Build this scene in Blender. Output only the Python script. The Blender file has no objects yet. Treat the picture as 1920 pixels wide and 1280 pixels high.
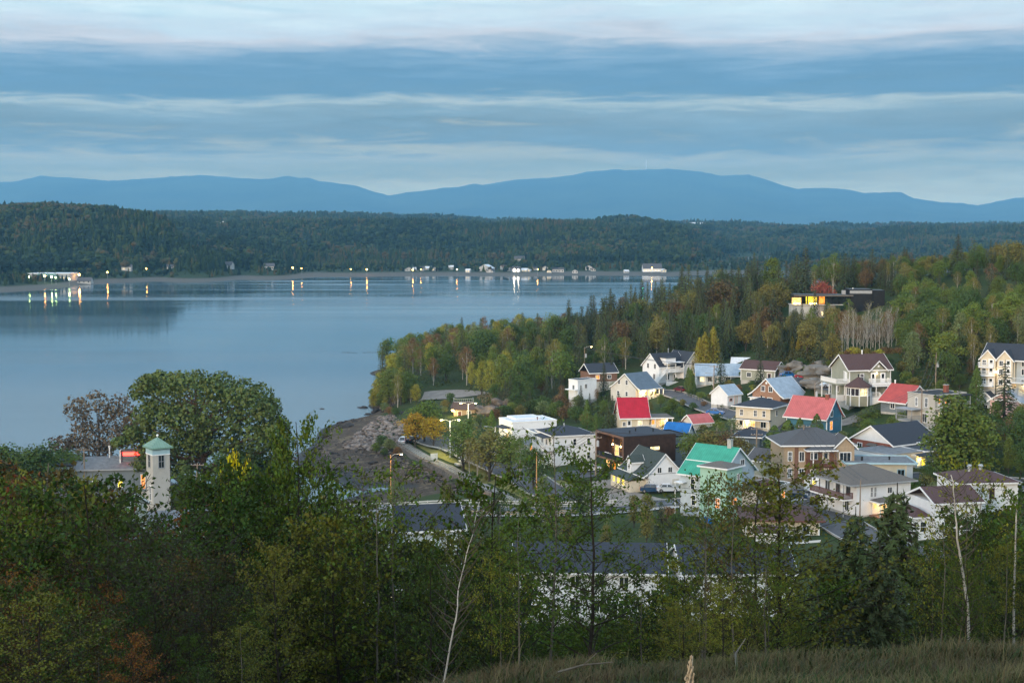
import bpy, math, random
import numpy as np
from mathutils import Vector, Matrix, noise as mnoise

R = math.radians
S = bpy.context.scene
COL = S.collection
random.seed(7)
rng = np.random.default_rng(7)

# ------------------------------------------------------------------ camera
CAMZ = 57.0
FPX = 2667.0                        # focal length in pixels of the 1920 px wide picture
PITCH = R(4.5)
cam_d = bpy.data.cameras.new('camera'); cam_d.lens = 50.0; cam_d.sensor_width = 36.0
cam_d.clip_start = 0.3; cam_d.clip_end = 60000
cam = bpy.data.objects.new('camera', cam_d); COL.objects.link(cam)
cam.location = (0, 0, CAMZ); cam.rotation_euler = (R(90) - PITCH, 0, 0)
S.camera = cam
# ------------------------------------------------------------------ colour management
S.view_settings.view_transform = 'Standard'; S.view_settings.look = 'None'
S.view_settings.exposure = 1.22; S.view_settings.gamma = 1.0; S.view_settings.use_curve_mapping = False
S.render.engine = 'CYCLES'
S.cycles.use_denoising = True
S.cycles.max_bounces = 6; S.cycles.diffuse_bounces = 2; S.cycles.glossy_bounces = 3
S.cycles.transmission_bounces = 4; S.cycles.transparent_max_bounces = 6; S.cycles.volume_bounces = 0
S.cycles.sample_clamp_indirect = 4.0
S.cycles.caustics_reflective = False; S.cycles.caustics_refractive = False
# ------------------------------------------------------------------ world
SUN_EL, SUN_AZ = R(9), R(212)       # low in the west, behind and to the left of the camera
def lin(r, g, b):
    f = lambda c: ((c / 255) / 12.92) if c <= 10.3 else (((c / 255) + .055) / 1.055) ** 2.4
    return (f(r), f(g), f(b), 1)
w = bpy.data.worlds.new('World'); S.world = w; w.use_nodes = True
N = w.node_tree.nodes; L = w.node_tree.links; N.clear()
def nd(tree, t, **k):
    n = tree.nodes.new(t)
    for a, b in k.items():
        if a.startswith('i_'):
            n.inputs[int(a[2:]) if a[2:].isdigit() else a[2:].replace('_', ' ')].default_value = b
        else: setattr(n, a, b)
    return n
T = w.node_tree
def mth(T, op, a, b=None, c=None, clamp=False):
    n = T.nodes.new('ShaderNodeMath'); n.operation = op; n.use_clamp = clamp
    for i, v in enumerate((a, b, c)):
        if v is None: continue
        if hasattr(v, 'links'): T.links.new(v, n.inputs[i])
        else: n.inputs[i].default_value = v
    return n.outputs[0]
def mixc(T, f, a, b, mode='MIX'):
    n = T.nodes.new('ShaderNodeMix'); n.data_type = 'RGBA'; n.blend_type = mode
    for i, v in ((0, f), (6, a), (7, b)):
        if hasattr(v, 'links'): T.links.new(v, n.inputs[i])
        else: n.inputs[i].default_value = v
    return n.outputs[2]
def ramp(T, src, stops, interp='LINEAR'):
    n = T.nodes.new('ShaderNodeValToRGB'); n.color_ramp.interpolation = interp
    e = n.color_ramp.elements
    while len(e) > 1: e.remove(e[0])
    e[0].position = stops[0][0]; e[0].color = stops[0][1]
    for p, c in stops[1:]:
        x = e.new(p); x.color = c
    T.links.new(src, n.inputs[0]); return n.outputs[0]
def noise(T, vec, scale, detail=4, rough=.5, dist=0):
    n = T.nodes.new('ShaderNodeTexNoise'); n.inputs['Scale'].default_value = scale
    n.inputs['Detail'].default_value = detail; n.inputs['Roughness'].default_value = rough
    n.inputs['Distortion'].default_value = dist
    if vec is not None: T.links.new(vec, n.inputs['Vector'])
    return n.outputs[0]
def mapping(T, vec, scale=(1, 1, 1), loc=(0, 0, 0), rot=(0, 0, 0)):
    n = T.nodes.new('ShaderNodeMapping'); T.links.new(vec, n.inputs[0])
    n.inputs['Scale'].default_value = scale; n.inputs['Location'].default_value = loc
    n.inputs['Rotation'].default_value = rot
    return n.outputs[0]
sky = T.nodes.new('ShaderNodeTexSky'); sky.sky_type = 'NISHITA'; sky.sun_disc = False
sky.sun_elevation = SUN_EL; sky.sun_rotation = SUN_AZ; sky.altitude = 60; sky.dust_density = 1.0
tc = T.nodes.new('ShaderNodeTexCoord')
sep = T.nodes.new('ShaderNodeSeparateXYZ'); T.links.new(tc.outputs['Generated'], sep.inputs[0])
zz = sep.outputs[2]
# thin stratus: the elevation picks the layer, stretched noise frays and bends it
warp = noise(T, mapping(T, tc.outputs['Generated'], (1.1, 1.1, 12), (3.1, .4, 2.2)), 2.0, 5, .55)
warp2 = noise(T, mapping(T, tc.outputs['Generated'], (2.4, 2.4, 34), (1, 5, 0)), 3.0, 6, .6)
e1 = mth(T, 'MULTIPLY', mth(T, 'SUBTRACT', warp, .5), .052)
e2 = mth(T, 'MULTIPLY', mth(T, 'SUBTRACT', warp2, .5), .022)
warp3 = noise(T, mapping(T, tc.outputs['Generated'], (7, 7, 60), (4, 2, 0)), 2.0, 7, .65, .8)
e3 = mth(T, 'MULTIPLY', mth(T, 'SUBTRACT', warp3, .5), .034)
warp0 = noise(T, mapping(T, tc.outputs['Generated'], (2.6, 2.6, 2.0), (7, 3, 1)), 1.3, 2, .5)
e0 = mth(T, 'MULTIPLY', mth(T, 'SUBTRACT', warp0, .5), .030)
el = mth(T, 'ADD', mth(T, 'ADD', mth(T, 'ADD', mth(T, 'ADD', zz, e0), e1), e2), e3)
pos = mth(T, 'DIVIDE', el, .2, clamp=True)
HAZE_D, HAZE_TOP, HAZE_END = 6.4e-5, 1130.0, 23400.0
def beyond(py, r, g, b):
    """the sky is seen through kilometres of evening air: colour it must have beyond that air"""
    e = max(.0008, (430 - py) / 2667); L_ = min(HAZE_END, (HAZE_TOP - CAMZ) / e); T_ = math.exp(-HAZE_D * L_)
    return tuple(max(.02, (c / 2.16 - (1 - T_) * h) / T_) for c, h in zip(lin(r, g, b)[:3], (.066, .19, .335))) + (1,)
def sp(py): return max(0, min(1, (430 - py) / 2667 / .2))
bands = ramp(T, pos, [((sp(p_) if p_ > -100 else 1), beyond(max(p_, -60), *c_)) for p_, c_ in [(430, (160, 190, 210)), (380, (166, 196, 214)), (345, (150, 182, 204)), (315, (134, 172, 199)), (292, (150, 180, 202)),
    (262, (114, 158, 191)), (225, (128, 168, 197)), (205, (158, 187, 206)), (192, (128, 168, 197)), (180, (106, 154, 190)),
    (150, (104, 154, 192)), (126, (122, 166, 201)), (100, (156, 184, 210)), (80, (184, 200, 219)),
    (58, (186, 210, 230)), (20, (196, 224, 239)), (-101, (190, 219, 238))]])
mott = noise(T, mapping(T, tc.outputs['Generated'], (3, 3, 30)), 5.0, 7, .62, .3)
bands = mixc(T, mth(T, 'MULTIPLY', mth(T, 'SUBTRACT', mott, .42, clamp=True), 1.5, clamp=True), bands, mixc(T, 1.0, bands, (1.40, 1.26, 1.18, 1), 'MULTIPLY'))
w4 = noise(T, mapping(T, tc.outputs['Generated'], (5, 5, 55), (9, 1, 3), (0, R(2), 0)), 2.4, 8, .62, 1.0)
bands = mixc(T, mth(T, 'MULTIPLY', mth(T, 'SUBTRACT', w4, .52, clamp=True), 3.0, clamp=True), bands, mixc(T, 1.0, bands, (.74, .84, .90, 1), 'MULTIPLY'))
# overhead: open dusk sky with torn cloud
up = mixc(T, 1.0, sky.outputs[0], (.45, .42, .39, 1), 'MULTIPLY')
cl = noise(T, mapping(T, tc.outputs['Generated'], (1.2, 2, 3)), 2.2, 6, .6)
up = mixc(T, mth(T, 'MULTIPLY', mth(T, 'SUBTRACT', cl, .35, clamp=True), 1.9, clamp=True), up, (.78, .78, .79, 1))
hi = T.nodes.new('ShaderNodeMapRange'); hi.interpolation_type = 'SMOOTHSTEP'
T.links.new(zz, hi.inputs[0]); hi.inputs[1].default_value = .19; hi.inputs[2].default_value = .6
col = mixc(T, hi.outputs[0], bands, up)
bg = T.nodes.new('ShaderNodeBackground'); T.links.new(col, bg.inputs[0]); bg.inputs[1].default_value = 1.0
wo = T.nodes.new('ShaderNodeOutputWorld'); T.links.new(bg.outputs[0], wo.inputs[0])
# ------------------------------------------------------------------ sun (afterglow, very soft)
sl = bpy.data.lights.new('sun', 'SUN'); sl.energy = 1.5; sl.angle = R(12); sl.color = (1, .78, .55)
so = bpy.data.objects.new('sun', sl); COL.objects.link(so)
sv = Vector((math.sin(SUN_AZ) * math.cos(SUN_EL), math.cos(SUN_AZ) * math.cos(SUN_EL), math.sin(SUN_EL)))
so.rotation_euler = sv.to_track_quat('Z', 'Y').to_euler()

# ------------------------------------------------------------------ geometry of the view (used to survey the place)
cs, sn = math.cos(PITCH), math.sin(PITCH)
def W(px, py, d):
    u, v = (px - 960) / FPX, (py - 640) / FPX
    return Vector((d * u, d * (cs - v * sn), CAMZ + d * (-sn - v * cs)))
def Pz(px, py, z):
    v = (py - 640) / FPX
    return W(px, py, (z - CAMZ) / (-sn - v * cs))
def Dz(px, d, z):
    v = (CAMZ - z - d * sn) / (d * cs)
    return Vector((d * (px - 960) / FPX, d * (cs - v * sn), z))
def proj(x, y, z):
    dz = z - CAMZ
    d = y * cs - dz * sn
    return 960 + FPX * x / d, 640 - FPX * (y * sn + dz * cs) / d, d

# ------------------------------------------------------------------ materials
MATS = {}
def newmat(name):
    m = bpy.data.materials.new(name); m.use_nodes = True
    t = m.node_tree; b = t.nodes['Principled BSDF']
    return m, t, b
def mat(name, c, rough=.8, var=.18, scale=1.5, bump=.0, bscale=30, metal=0, spec=.3, lines=None, linedepth=.5, linecol=.8, stain=0, bdist=.03):
    """plain surface: colour with soft blotches; lines=(axis, metres) adds siding / seams as relief"""
    if name in MATS: return MATS[name]
    m, t, b = newmat(name); c = tuple(c) + (1,) if len(c) == 3 else c
    o = t.nodes.new('ShaderNodeTexCoord').outputs['Object']
    n = noise(t, o, scale, 5, .6)
    dk = tuple(x * (1 - var) for x in c[:3]) + (1,); lt = tuple(min(1, x * (1 + var)) for x in c[:3]) + (1,)
    col = ramp(t, n, [(.3, dk), (.7, lt)])
    if stain:
        n2 = noise(t, mapping(t, o, (1.5, 1.5, .25)), 2.5, 6, .7)
        col = mixc(t, mth(t, 'MULTIPLY', mth(t, 'SUBTRACT', n2, .52, clamp=True), stain * 3, clamp=True), col, tuple(x * .45 for x in c[:3]) + (1,))
    h = None
    if lines:
        ax, st = lines
        sp_ = t.nodes.new('ShaderNodeSeparateXYZ'); t.links.new(o, sp_.inputs[0])
        f = mth(t, 'FRACT', mth(t, 'DIVIDE', sp_.outputs[ax], st))
        h = f
        e = mth(t, 'LESS_THAN', f, .14)
        col = mixc(t, mth(t, 'MULTIPLY', e, 1 - linecol), col, (.02, .02, .02, 1))
    if bump:
        nb = noise(t, o, bscale, 4, .6)
        h = nb if h is None else mth(t, 'ADD', h, nb)
    if h is not None:
        bp = t.nodes.new('ShaderNodeBump'); bp.inputs['Strength'].default_value = max(bump, linedepth if lines else 0); bp.inputs['Distance'].default_value = bdist
        t.links.new(h, bp.inputs['Height']); t.links.new(bp.outputs[0], b.inputs['Normal'])
    t.links.new(col, b.inputs['Base Color'])
    b.inputs['Roughness'].default_value = rough; b.inputs['Metallic'].default_value = metal
    b.inputs['Specular IOR Level'].default_value = spec
    MATS[name] = m; return m
def emit(name, c, s):
    if name in MATS: return MATS[name]
    m, t, b = newmat(name)
    b.inputs['Base Color'].default_value = tuple(c) + (1,)
    b.inputs['Emission Color'].default_value = tuple(c) + (1,); b.inputs['Emission Strength'].default_value = s
    MATS[name] = m; return m
def litglass(name, c, s):
    """a lit room seen through the window: uneven, brighter by the lamp"""
    m, t, b = newmat(name)
    o = t.nodes.new('ShaderNodeTexCoord').outputs['Object']
    oi = t.nodes.new('ShaderNodeObjectInfo')
    v = t.nodes.new('ShaderNodeVectorMath'); v.operation = 'ADD'; t.links.new(o, v.inputs[0]); t.links.new(oi.outputs['Location'], v.inputs[1])
    n = noise(t, v.outputs[0], 1.6, 3, .5)
    col = ramp(t, n, [(.35, tuple(x * .35 for x in c) + (1,)), (.62, tuple(c) + (1,))])
    t.links.new(col, b.inputs['Emission Color']); b.inputs['Emission Strength'].default_value = s
    b.inputs['Base Color'].default_value = (.1, .08, .05, 1); b.inputs['Roughness'].default_value = .1
    MATS[name] = m; return m
def leafmat(name, rough=.6, trans=.16, vs=.35, nscale=.25):
    """foliage: base colour is the object's own colour, varied leaf by leaf and clump by clump"""
    m, t, b = newmat(name)
    oi = t.nodes.new('ShaderNodeObjectInfo'); g = t.nodes.new('ShaderNodeNewGeometry')
    hs = t.nodes.new('ShaderNodeHueSaturation')
    o = t.nodes.new('ShaderNodeTexCoord').outputs['Object']
    n = noise(t, o, nscale, 2, .5)
    rpi = g.outputs['Random Per Island']
    hue = mth(t, 'ADD', .5, mth(t, 'ADD', mth(t, 'MULTIPLY', mth(t, 'SUBTRACT', rpi, .5), .05), mth(t, 'MULTIPLY', mth(t, 'SUBTRACT', n, .5), .10)))
    val = mth(t, 'ADD', 1 - vs, mth(t, 'ADD', mth(t, 'MULTIPLY', rpi, vs * 1.1), mth(t, 'MULTIPLY', n, vs * 1.0)))
    t.links.new(hue, hs.inputs['Hue']); t.links.new(val, hs.inputs['Value']); t.links.new(oi.outputs['Color'], hs.inputs['Color'])
    t.links.new(hs.outputs[0], b.inputs['Base Color']); b.inputs['Roughness'].default_value = rough
    b.inputs['Specular IOR Level'].default_value = .10
    if trans:
        tr = t.nodes.new('ShaderNodeBsdfTranslucent'); t.links.new(hs.outputs[0], tr.inputs[0])
        mx = t.nodes.new('ShaderNodeMixShader'); mx.inputs[0].default_value = trans
        t.links.new(b.outputs[0], mx.inputs[1]); t.links.new(tr.outputs[0], mx.inputs[2])
        t.links.new(mx.outputs[0], t.nodes['Material Output'].inputs[0])
    MATS[name] = m; return m
M = {}
M['leaf'] = leafmat('leaf'); M['needle'] = leafmat('needle', trans=0.05, vs=.45, nscale=.5)
M['bark'] = mat('bark', (.06, .05, .04), .9, .3, 4, .6, 12)
M['bark_pale'] = mat('bark_pale', (.34, .32, .28), .8, .45, 2.5, .3, 10)
M['bark_brown'] = mat('bark_brown', (.12, .075, .05), .9, .3, 3, .6, 8)
M['white'] = mat('white_siding', (.78, .79, .80), .6, .05, .8, 0, lines=(2, .16), linedepth=.35, linecol=.85, stain=.22)
M['offwhite'] = mat('offwhite_siding', (.62, .60, .54), .65, .07, .8, 0, lines=(2, .16), linedepth=.35, linecol=.85, stain=.25)
M['cream'] = mat('cream_siding', (.66, .58, .44), .65, .07, .8, 0, lines=(2, .16), linedepth=.35, linecol=.92)
M['bluegrey'] = mat('bluegrey_siding', (.46, .52, .56), .65, .08, .8, 0, lines=(2, .16), linedepth=.35, linecol=.9)
M['olive'] = mat('olive_siding', (.27, .26, .19), .7, .08, .8, 0, lines=(2, .16), linedepth=.4, linecol=.9)
M['greengrey'] = mat('greengrey_siding', (.30, .31, .25), .7, .08, .8, 0, lines=(2, .16), linedepth=.4, linecol=.9)
M['slate'] = mat('slate_siding', (.16, .19, .21), .7, .08, .8, 0, lines=(2, .16), linedepth=.4, linecol=.9)
M['teal'] = mat('teal_siding', (.055, .17, .25), .65, .1, .8, 0, lines=(2, .16), linedepth=.4, linecol=.85)
M['mint'] = mat('mint_siding', (.36, .56, .44), .65, .06, .8, 0, lines=(2, .16), linedepth=.4, linecol=.9)
M['pink'] = mat('pink_siding', (.66, .44, .41), .7, .1, 2, .1)
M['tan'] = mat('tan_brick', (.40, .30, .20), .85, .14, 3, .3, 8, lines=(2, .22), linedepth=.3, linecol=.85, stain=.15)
M['tanbrown'] = mat('brown_brick', (.20, .11, .075), .85, .15, 3, .3, 8, lines=(2, .22), linedepth=.3, linecol=.85)
M['brick'] = mat('red_brick', (.26, .09, .06), .85, .2, 4, .4, 8, lines=(2, .2), linedepth=.4, linecol=.8)
M['shingle'] = mat('brown_shingle', (.30, .17, .11), .85, .35, 5, .5, 9, lines=(2, .22), linedepth=.4, linecol=.75)
M['darkwood'] = mat('dark_wood', (.045, .025, .018), .65, .35, 1.2, .2, 8, lines=(2, .2), linedepth=.5, linecol=.6)
M['black'] = mat('black_cladding', (.012, .013, .015), .5, .3, 1)
M['concrete'] = mat('concrete', (.42, .41, .38), .9, .18, .9, .3, 8, stain=.3)
M['stucco'] = mat('stucco', (.43, .41, .37), .9, .08, .7, .2, 12, stain=.15)
M['trim'] = mat('white_trim', (.80, .80, .79), .5, .04)
M['trimblue'] = mat('pale_blue_trim', (.36, .52, .58), .6, .06)
M['trimbrown'] = mat('brown_trim', (.14, .06, .045), .6, .1)
M['trimgrey'] = mat('grey_trim', (.30, .31, .32), .6, .1)
def shing(name, c): return mat(name, c, .9, .22, 6, .5, 14, lines=(2, .16), linedepth=.3, linecol=.88, stain=.15)
M['r_charcoal'] = shing('charcoal_shingles', (.035, .042, .055)); M['r_grey'] = shing('grey_shingles', (.085, .085, .09))
M['r_brown'] = shing('brown_shingles', (.10, .068, .058)); M['r_maroon'] = shing('maroon_shingles', (.085, .048, .045))
M['r_greenblack'] = shing('green_black_shingles', (.05, .065, .06)); M['r_taupe'] = shing('taupe_shingles', (.13, .115, .10))
def metal(name, c): return mat(name, c, .6, .16, .8, 0, spec=.3, lines=(0, .42), linedepth=.6, linecol=.72, stain=.3)
M['m_blue'] = metal('pale_blue_metal', (.30, .38, .46)); M['m_red'] = metal('crimson_metal', (.40, .010, .028))
M['m_green'] = metal('green_metal', (.045, .31, .21)); M['m_pink'] = metal('worn_pink_metal', (.47, .12, .115))
M['m_red2'] = metal('faded_red_metal', (.40, .065, .055)); M['m_white'] = metal('white_metal_roof', (.62, .66, .70))
M['m_brightblue'] = metal('bright_blue_metal', (.01, .13, .40)); M['m_slate'] = metal('slate_blue_metal', (.10, .14, .18))
M['m_copper'] = metal('copper_green_metal', (.16, .27, .21)); M['r_flat'] = mat('tar_gravel', (.16, .17, .18), .95, .25, 1.2, .3, 20)
M['r_black'] = mat('black_membrane', (.03, .032, .036), .9, .25, 1)
m, t, b = newmat('window_glass'); b.inputs['Base Color'].default_value = (.02, .025, .03, 1); b.inputs['Roughness'].default_value = .06
b.inputs['Specular IOR Level'].default_value = .9; M['glass'] = m
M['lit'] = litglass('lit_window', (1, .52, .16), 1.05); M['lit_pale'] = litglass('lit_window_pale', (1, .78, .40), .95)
M['lit_yellow'] = litglass('lit_window_yellow', (1, .72, .03), .95); M['lit_orange'] = litglass('lit_window_orange', (1, .30, .03), .9)
M['bulb'] = emit('bulb_warm', (1, .62, .22), 22); M['bulb_far'] = emit('bulb_sodium', (1, .42, .08), 60)
M['bulb_green'] = emit('bulb_green_white', (.62, 1, .30), 50); M['bulb_red'] = emit('red_sign_light', (1, .03, .02), 5)
M['bulb_teal'] = emit('bulb_teal', (.05, 1, .6), 12); M['bulb_white'] = emit('bulb_white', (1, .86, .6), 22)
M['bulb_gold'] = emit('bulb_gold', (1, .78, .25), 30)
M['asphalt'] = mat('asphalt', (.085, .088, .095), .9, .2, .25, .3, 6, stain=0)
M['paint'] = mat('road_paint', (.55, .55, .52), .8, .2, 2); M['kerb'] = mat('kerb_concrete', (.38, .37, .35), .9, .15, 1)
M['gravel'] = mat('gravel', (.23, .20, .17), .95, .25, .5, .6, 3)
M['wood_pole'] = mat('weathered_pole', (.26, .20, .15), .85, .2, 2, .3, 10)
M['galv'] = mat('galvanised', (.36, .38, .39), .5, .1, 3, metal=.3)
M['orange_pole'] = mat('ochre_lamp_post', (.55, .30, .12), .6, .1)
M['porcelain'] = mat('transformer_grey', (.45, .46, .47), .5, .08)
M['rubber'] = mat('rubber', (.02, .02, .02), .8, .1); M['chrome'] = mat('wheel_metal', (.4, .4, .42), .35, .1, metal=.7)
M['taillight'] = mat('red_lens', (.45, .01, .01), .3, .05); M['headlight'] = mat('clear_lens', (.7, .7, .7), .15, .05)
M['carglass'] = mat('car_glass', (.015, .018, .02), .08, .1, spec=.8)
M['wood_fence'] = mat('grey_fence_wood', (.25, .24, .22), .85, .2, 2); M['cable'] = mat('cable', (.05, .05, .055), .7, .1)
M['masonry'] = mat('quay_masonry', (.15, .12, .095), .95, .4, 1.2, .9, 2.5); M['path'] = mat('path_paving', (.20, .19, .17), .95, .2, .6); M['stonewall'] = mat('stone_wall', (.28, .25, .22), .95, .3, 1.5, .8, 2.5)
def rockm(name, c): return mat(name, c, .95, .5, .9, 1.0, 1.6, stain=.5, bdist=.35)
M['far_white'] = mat('far_white', (.40, .40, .39), .8, .1); M['cliff'] = rockm('cliff_rock', (.17, .155, .135)); M['rock'] = rockm('shore_rock', (.115, .095, .085)); M['rock_dark'] = rockm('wet_rock', (.035, .03, .028)); M['rock_pale'] = rockm('pale_rock', (.20, .17, .15))
M['deck'] = mat('deck_wood', (.2, .12, .09), .8, .2, 3)

# ------------------------------------------------------------------ mesh building
class MB:
    def __init__(s): s.v = []; s.f = []; s.m = []; s.mats = []
    def mi(s, m):
        if m is None: return 0
        if m not in s.mats: s.mats.append(m)
        return s.mats.index(m)
    def add(s, vs, fs, m=None):
        k = len(s.v); i = s.mi(m); s.v += [tuple(v) for v in vs]
        for f in fs: s.f.append(tuple(a + k for a in f)); s.m.append(i)
    def box(s, x0, x1, y0, y1, z0, z1, m=None):
        s.add([(x0, y0, z0), (x1, y0, z0), (x1, y1, z0), (x0, y1, z0), (x0, y0, z1), (x1, y0, z1), (x1, y1, z1), (x0, y1, z1)],
              [(0, 3, 2, 1), (4, 5, 6, 7), (0, 1, 5, 4), (1, 2, 6, 5), (2, 3, 7, 6), (3, 0, 4, 7)], m)
    def bar(s, a, b, w, h=None, m=None):
        a, b = Vector(a), Vector(b); h = h or w; d = (b - a)
        if d.length < 1e-6: return
        d.normalize(); up = Vector((0, 0, 1)) if abs(d.z) < .95 else Vector((0, 1, 0))
        r = d.cross(up).normalized(); u = r.cross(d)
        vs = [p + r * i * w / 2 + u * j * h / 2 for p in (a, b) for i, j in ((-1, -1), (1, -1), (1, 1), (-1, 1))]
        s.add(vs, [(0, 1, 2, 3), (7, 6, 5, 4), (0, 4, 5, 1), (1, 5, 6, 2), (2, 6, 7, 3), (3, 7, 4, 0)], m)
    def tube(s, pts, rad, n=6, m=None, cap=True):
        pts = [Vector(p) for p in pts]; k = len(pts)
        if not hasattr(rad, '__len__'): rad = [rad] * k
        vs = []
        for i, p in enumerate(pts):
            d = (pts[min(i + 1, k - 1)] - pts[max(i - 1, 0)])
            d = d.normalized() if d.length > 1e-9 else Vector((0, 0, 1))
            up = Vector((0, 0, 1)) if abs(d.z) < .9 else Vector((0, 1, 0))
            r = d.cross(up).normalized(); u = r.cross(d)
            for j in range(n):
                a = 2 * math.pi * j / n
                vs.append(p + (r * math.cos(a) + u * math.sin(a)) * rad[i])
        fs = [(i * n + j, i * n + (j + 1) % n, (i + 1) * n + (j + 1) % n, (i + 1) * n + j) for i in range(k - 1) for j in range(n)]
        if cap: fs += [tuple(range(n - 1, -1, -1)), tuple(range((k - 1) * n, k * n))]
        s.add(vs, fs, m)
    def ball(s, c, r, m=None, sq=(1, 1, 1), n=8, rings=5, jit=0):
        vs = []; c = Vector(c)
        for i in range(rings + 1):
            th = math.pi * i / rings
            for j in range(n):
                a = 2 * math.pi * j / n
                k = 1 + (random.random() - .5) * jit if 0 < i < rings else 1
                vs.append(c + Vector((math.sin(th) * math.cos(a) * sq[0], math.sin(th) * math.sin(a) * sq[1], math.cos(th) * sq[2])) * r * k)
        fs = [(i * n + j, (i + 1) * n + j, (i + 1) * n + (j + 1) % n, i * n + (j + 1) % n) for i in range(rings) for j in range(n)]
        s.add(vs, fs, m)
    def prism(s, prof, a0, a1, axis='x', m=None):
        """prof: (u, z) outline, extruded along axis from a0 to a1"""
        n = len(prof)
        mk = (lambda a, u, z: (a, u, z)) if axis == 'x' else (lambda a, u, z: (u, a, z))
        vs = [mk(a0, u, z) for u, z in prof] + [mk(a1, u, z) for u, z in prof]
        s.add(vs, [tuple(range(n)), tuple(range(2 * n - 1, n - 1, -1))] + [(i, i + n, (i + 1) % n + n, (i + 1) % n) for i in range(n)], m)
    def mesh(s, name, m=None, smooth=False):
        me = bpy.data.meshes.new(name); me.from_pydata(s.v, [], s.f)
        ms = s.mats or ([m] if m else [])
        for x in ms: me.materials.append(x)
        if len(ms) > 1: me.polygons.foreach_set('material_index', s.m)
        if smooth: me.polygons.foreach_set('use_smooth', [True] * len(me.polygons))
        me.update(); return me
    def build(s, name, m=None, parent=None, smooth=False, **k):
        return link(name, s.mesh(name, m, smooth), parent, **k)
def link(name, data, parent=None, loc=None, rot=None, label=None, cat=None, group=None, kind=None, color=None, scale=None):
    o = bpy.data.objects.new(name, data); COL.objects.link(o)
    if parent is not None: o.parent = parent
    if loc is not None: o.location = loc
    if rot is not None: o.rotation_euler = (0, 0, rot) if not hasattr(rot, '__len__') else rot
    if scale is not None: o.scale = (scale,) * 3 if not hasattr(scale, '__len__') else scale
    if label: o['label'] = label
    if cat: o['category'] = cat
    if group: o['group'] = group
    if kind: o['kind'] = kind
    if color: o.color = tuple(color) + (1,) if len(color) == 3 else color
    return o
def npmesh(name, v, f, mats, smooth=False, midx=None):
    """v (n,3), f (m,k) arrays"""
    me = bpy.data.meshes.new(name); f = np.asarray(f, dtype=np.int32); n, k = f.shape
    me.vertices.add(len(v)); me.vertices.foreach_set('co', np.asarray(v, dtype=np.float32).ravel())
    me.loops.add(n * k); me.loops.foreach_set('vertex_index', f.ravel())
    me.polygons.add(n); me.polygons.foreach_set('loop_start', np.arange(n, dtype=np.int32) * k)
    me.polygons.foreach_set('loop_total', np.full(n, k, dtype=np.int32))
    for m in mats: me.materials.append(m)
    if midx is not None: me.polygons.foreach_set('material_index', np.asarray(midx, dtype=np.int32))
    if smooth: me.polygons.foreach_set('use_smooth', np.ones(n, dtype=bool))
    me.update(calc_edges=True); me.validate(); return me
def grid_faces(nx, ny):
    i = np.arange(nx - 1)[None, :]; j = np.arange(ny - 1)[:, None]
    a = (j * nx + i).ravel(); return np.stack([a, a + 1, a + nx + 1, a + nx], 1)
# numpy value noise (fractal)
_perm = rng.random((256, 256))
def vnoise(x, y):
    xi = np.floor(x).astype(int); yi = np.floor(y).astype(int); fx = x - xi; fy = y - yi
    fx = fx * fx * (3 - 2 * fx); fy = fy * fy * (3 - 2 * fy)
    g = lambda a, b: _perm[a % 256, b % 256]
    return (g(xi, yi) * (1 - fx) + g(xi + 1, yi) * fx) * (1 - fy) + (g(xi, yi + 1) * (1 - fx) + g(xi + 1, yi + 1) * fx) * fy - .5
def fbm(x, y, o=4):
    s = 0; a = 1
    for i in range(o):
        s = s + vnoise(x * 2 ** i + 17 * i, y * 2 ** i + 31 * i) * a; a *= .5
    return s
# ================================================================== TERRAIN of the near shore
CP = []
def cd(px, d, z): p = Dz(px, d, z); CP.append((p.x, p.y, z))
def cp(px, py, z): p = Pz(px, py, z); CP.append((p.x, p.y, z))
def cw(x, y, z): CP.append((x, y, z))
# slope under the viewpoint
for x in (-60, -25, 0, 25, 60): cw(x, 62, 29); cw(x, 45, 38); cw(x, 85, 20)
for x in (-110, 110): cw(x, 60, 29); cw(x, 90, 18)
for px in (-300, 0, 300): cd(px, 130, 9.5)
for px in (600, 900, 1200): cd(px, 130, 13)
for px in (1500, 1800, 2200): cd(px, 130, 14.5)
for a in ((300,170,7),(20,180,6),(-400,200,6),(600,175,8.5),(1020,168,11),(1450,165,12),(1800,170,13),(2200,200,16),(292,244,5),(390,272,4),(450,290,3),
          (350,300,2.5),(200,300,2.5),(50,300,2.2),(-200,300,2.5),(-600,300,3),(620,255,4.3),(700,262,4.5),(850,268,4.8),(1000,272,5),(620,215,6),(900,215,7.5),(1100,200,10),
          (230,262,4),(100,240,4.5),(-100,240,5),(1150,232,9)): cd(*a)
# water
for a in ((690,470,-2.5),(680,452,-2),(694,500,-3),(672,438,-1.2),(700,540,-3),(0,395,-3),(150,390,-3),(300,385,-3),(420,370,-3),(480,400,-3),(520,430,-3),(590,470,-3),(670,530,-3),(700,600,-3),(740,700,-3),(850,820,-3),(1000,950,-3),
          (1200,1000,-3),(1500,1050,-3),(2000,1050,-3),(-300,400,-3),(-800,420,-3),(0,345,-1.2),(200,345,-1.2),(330,340,-1.2),(400,335,-1),(470,332,-1),(520,322,-.9),(590,306,-.8),(560,298,-.6),(640,303,-.3),
          (600,520,-3),(500,480,-3),(1250,930,-3),(1700,980,-3)): cd(*a)
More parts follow.
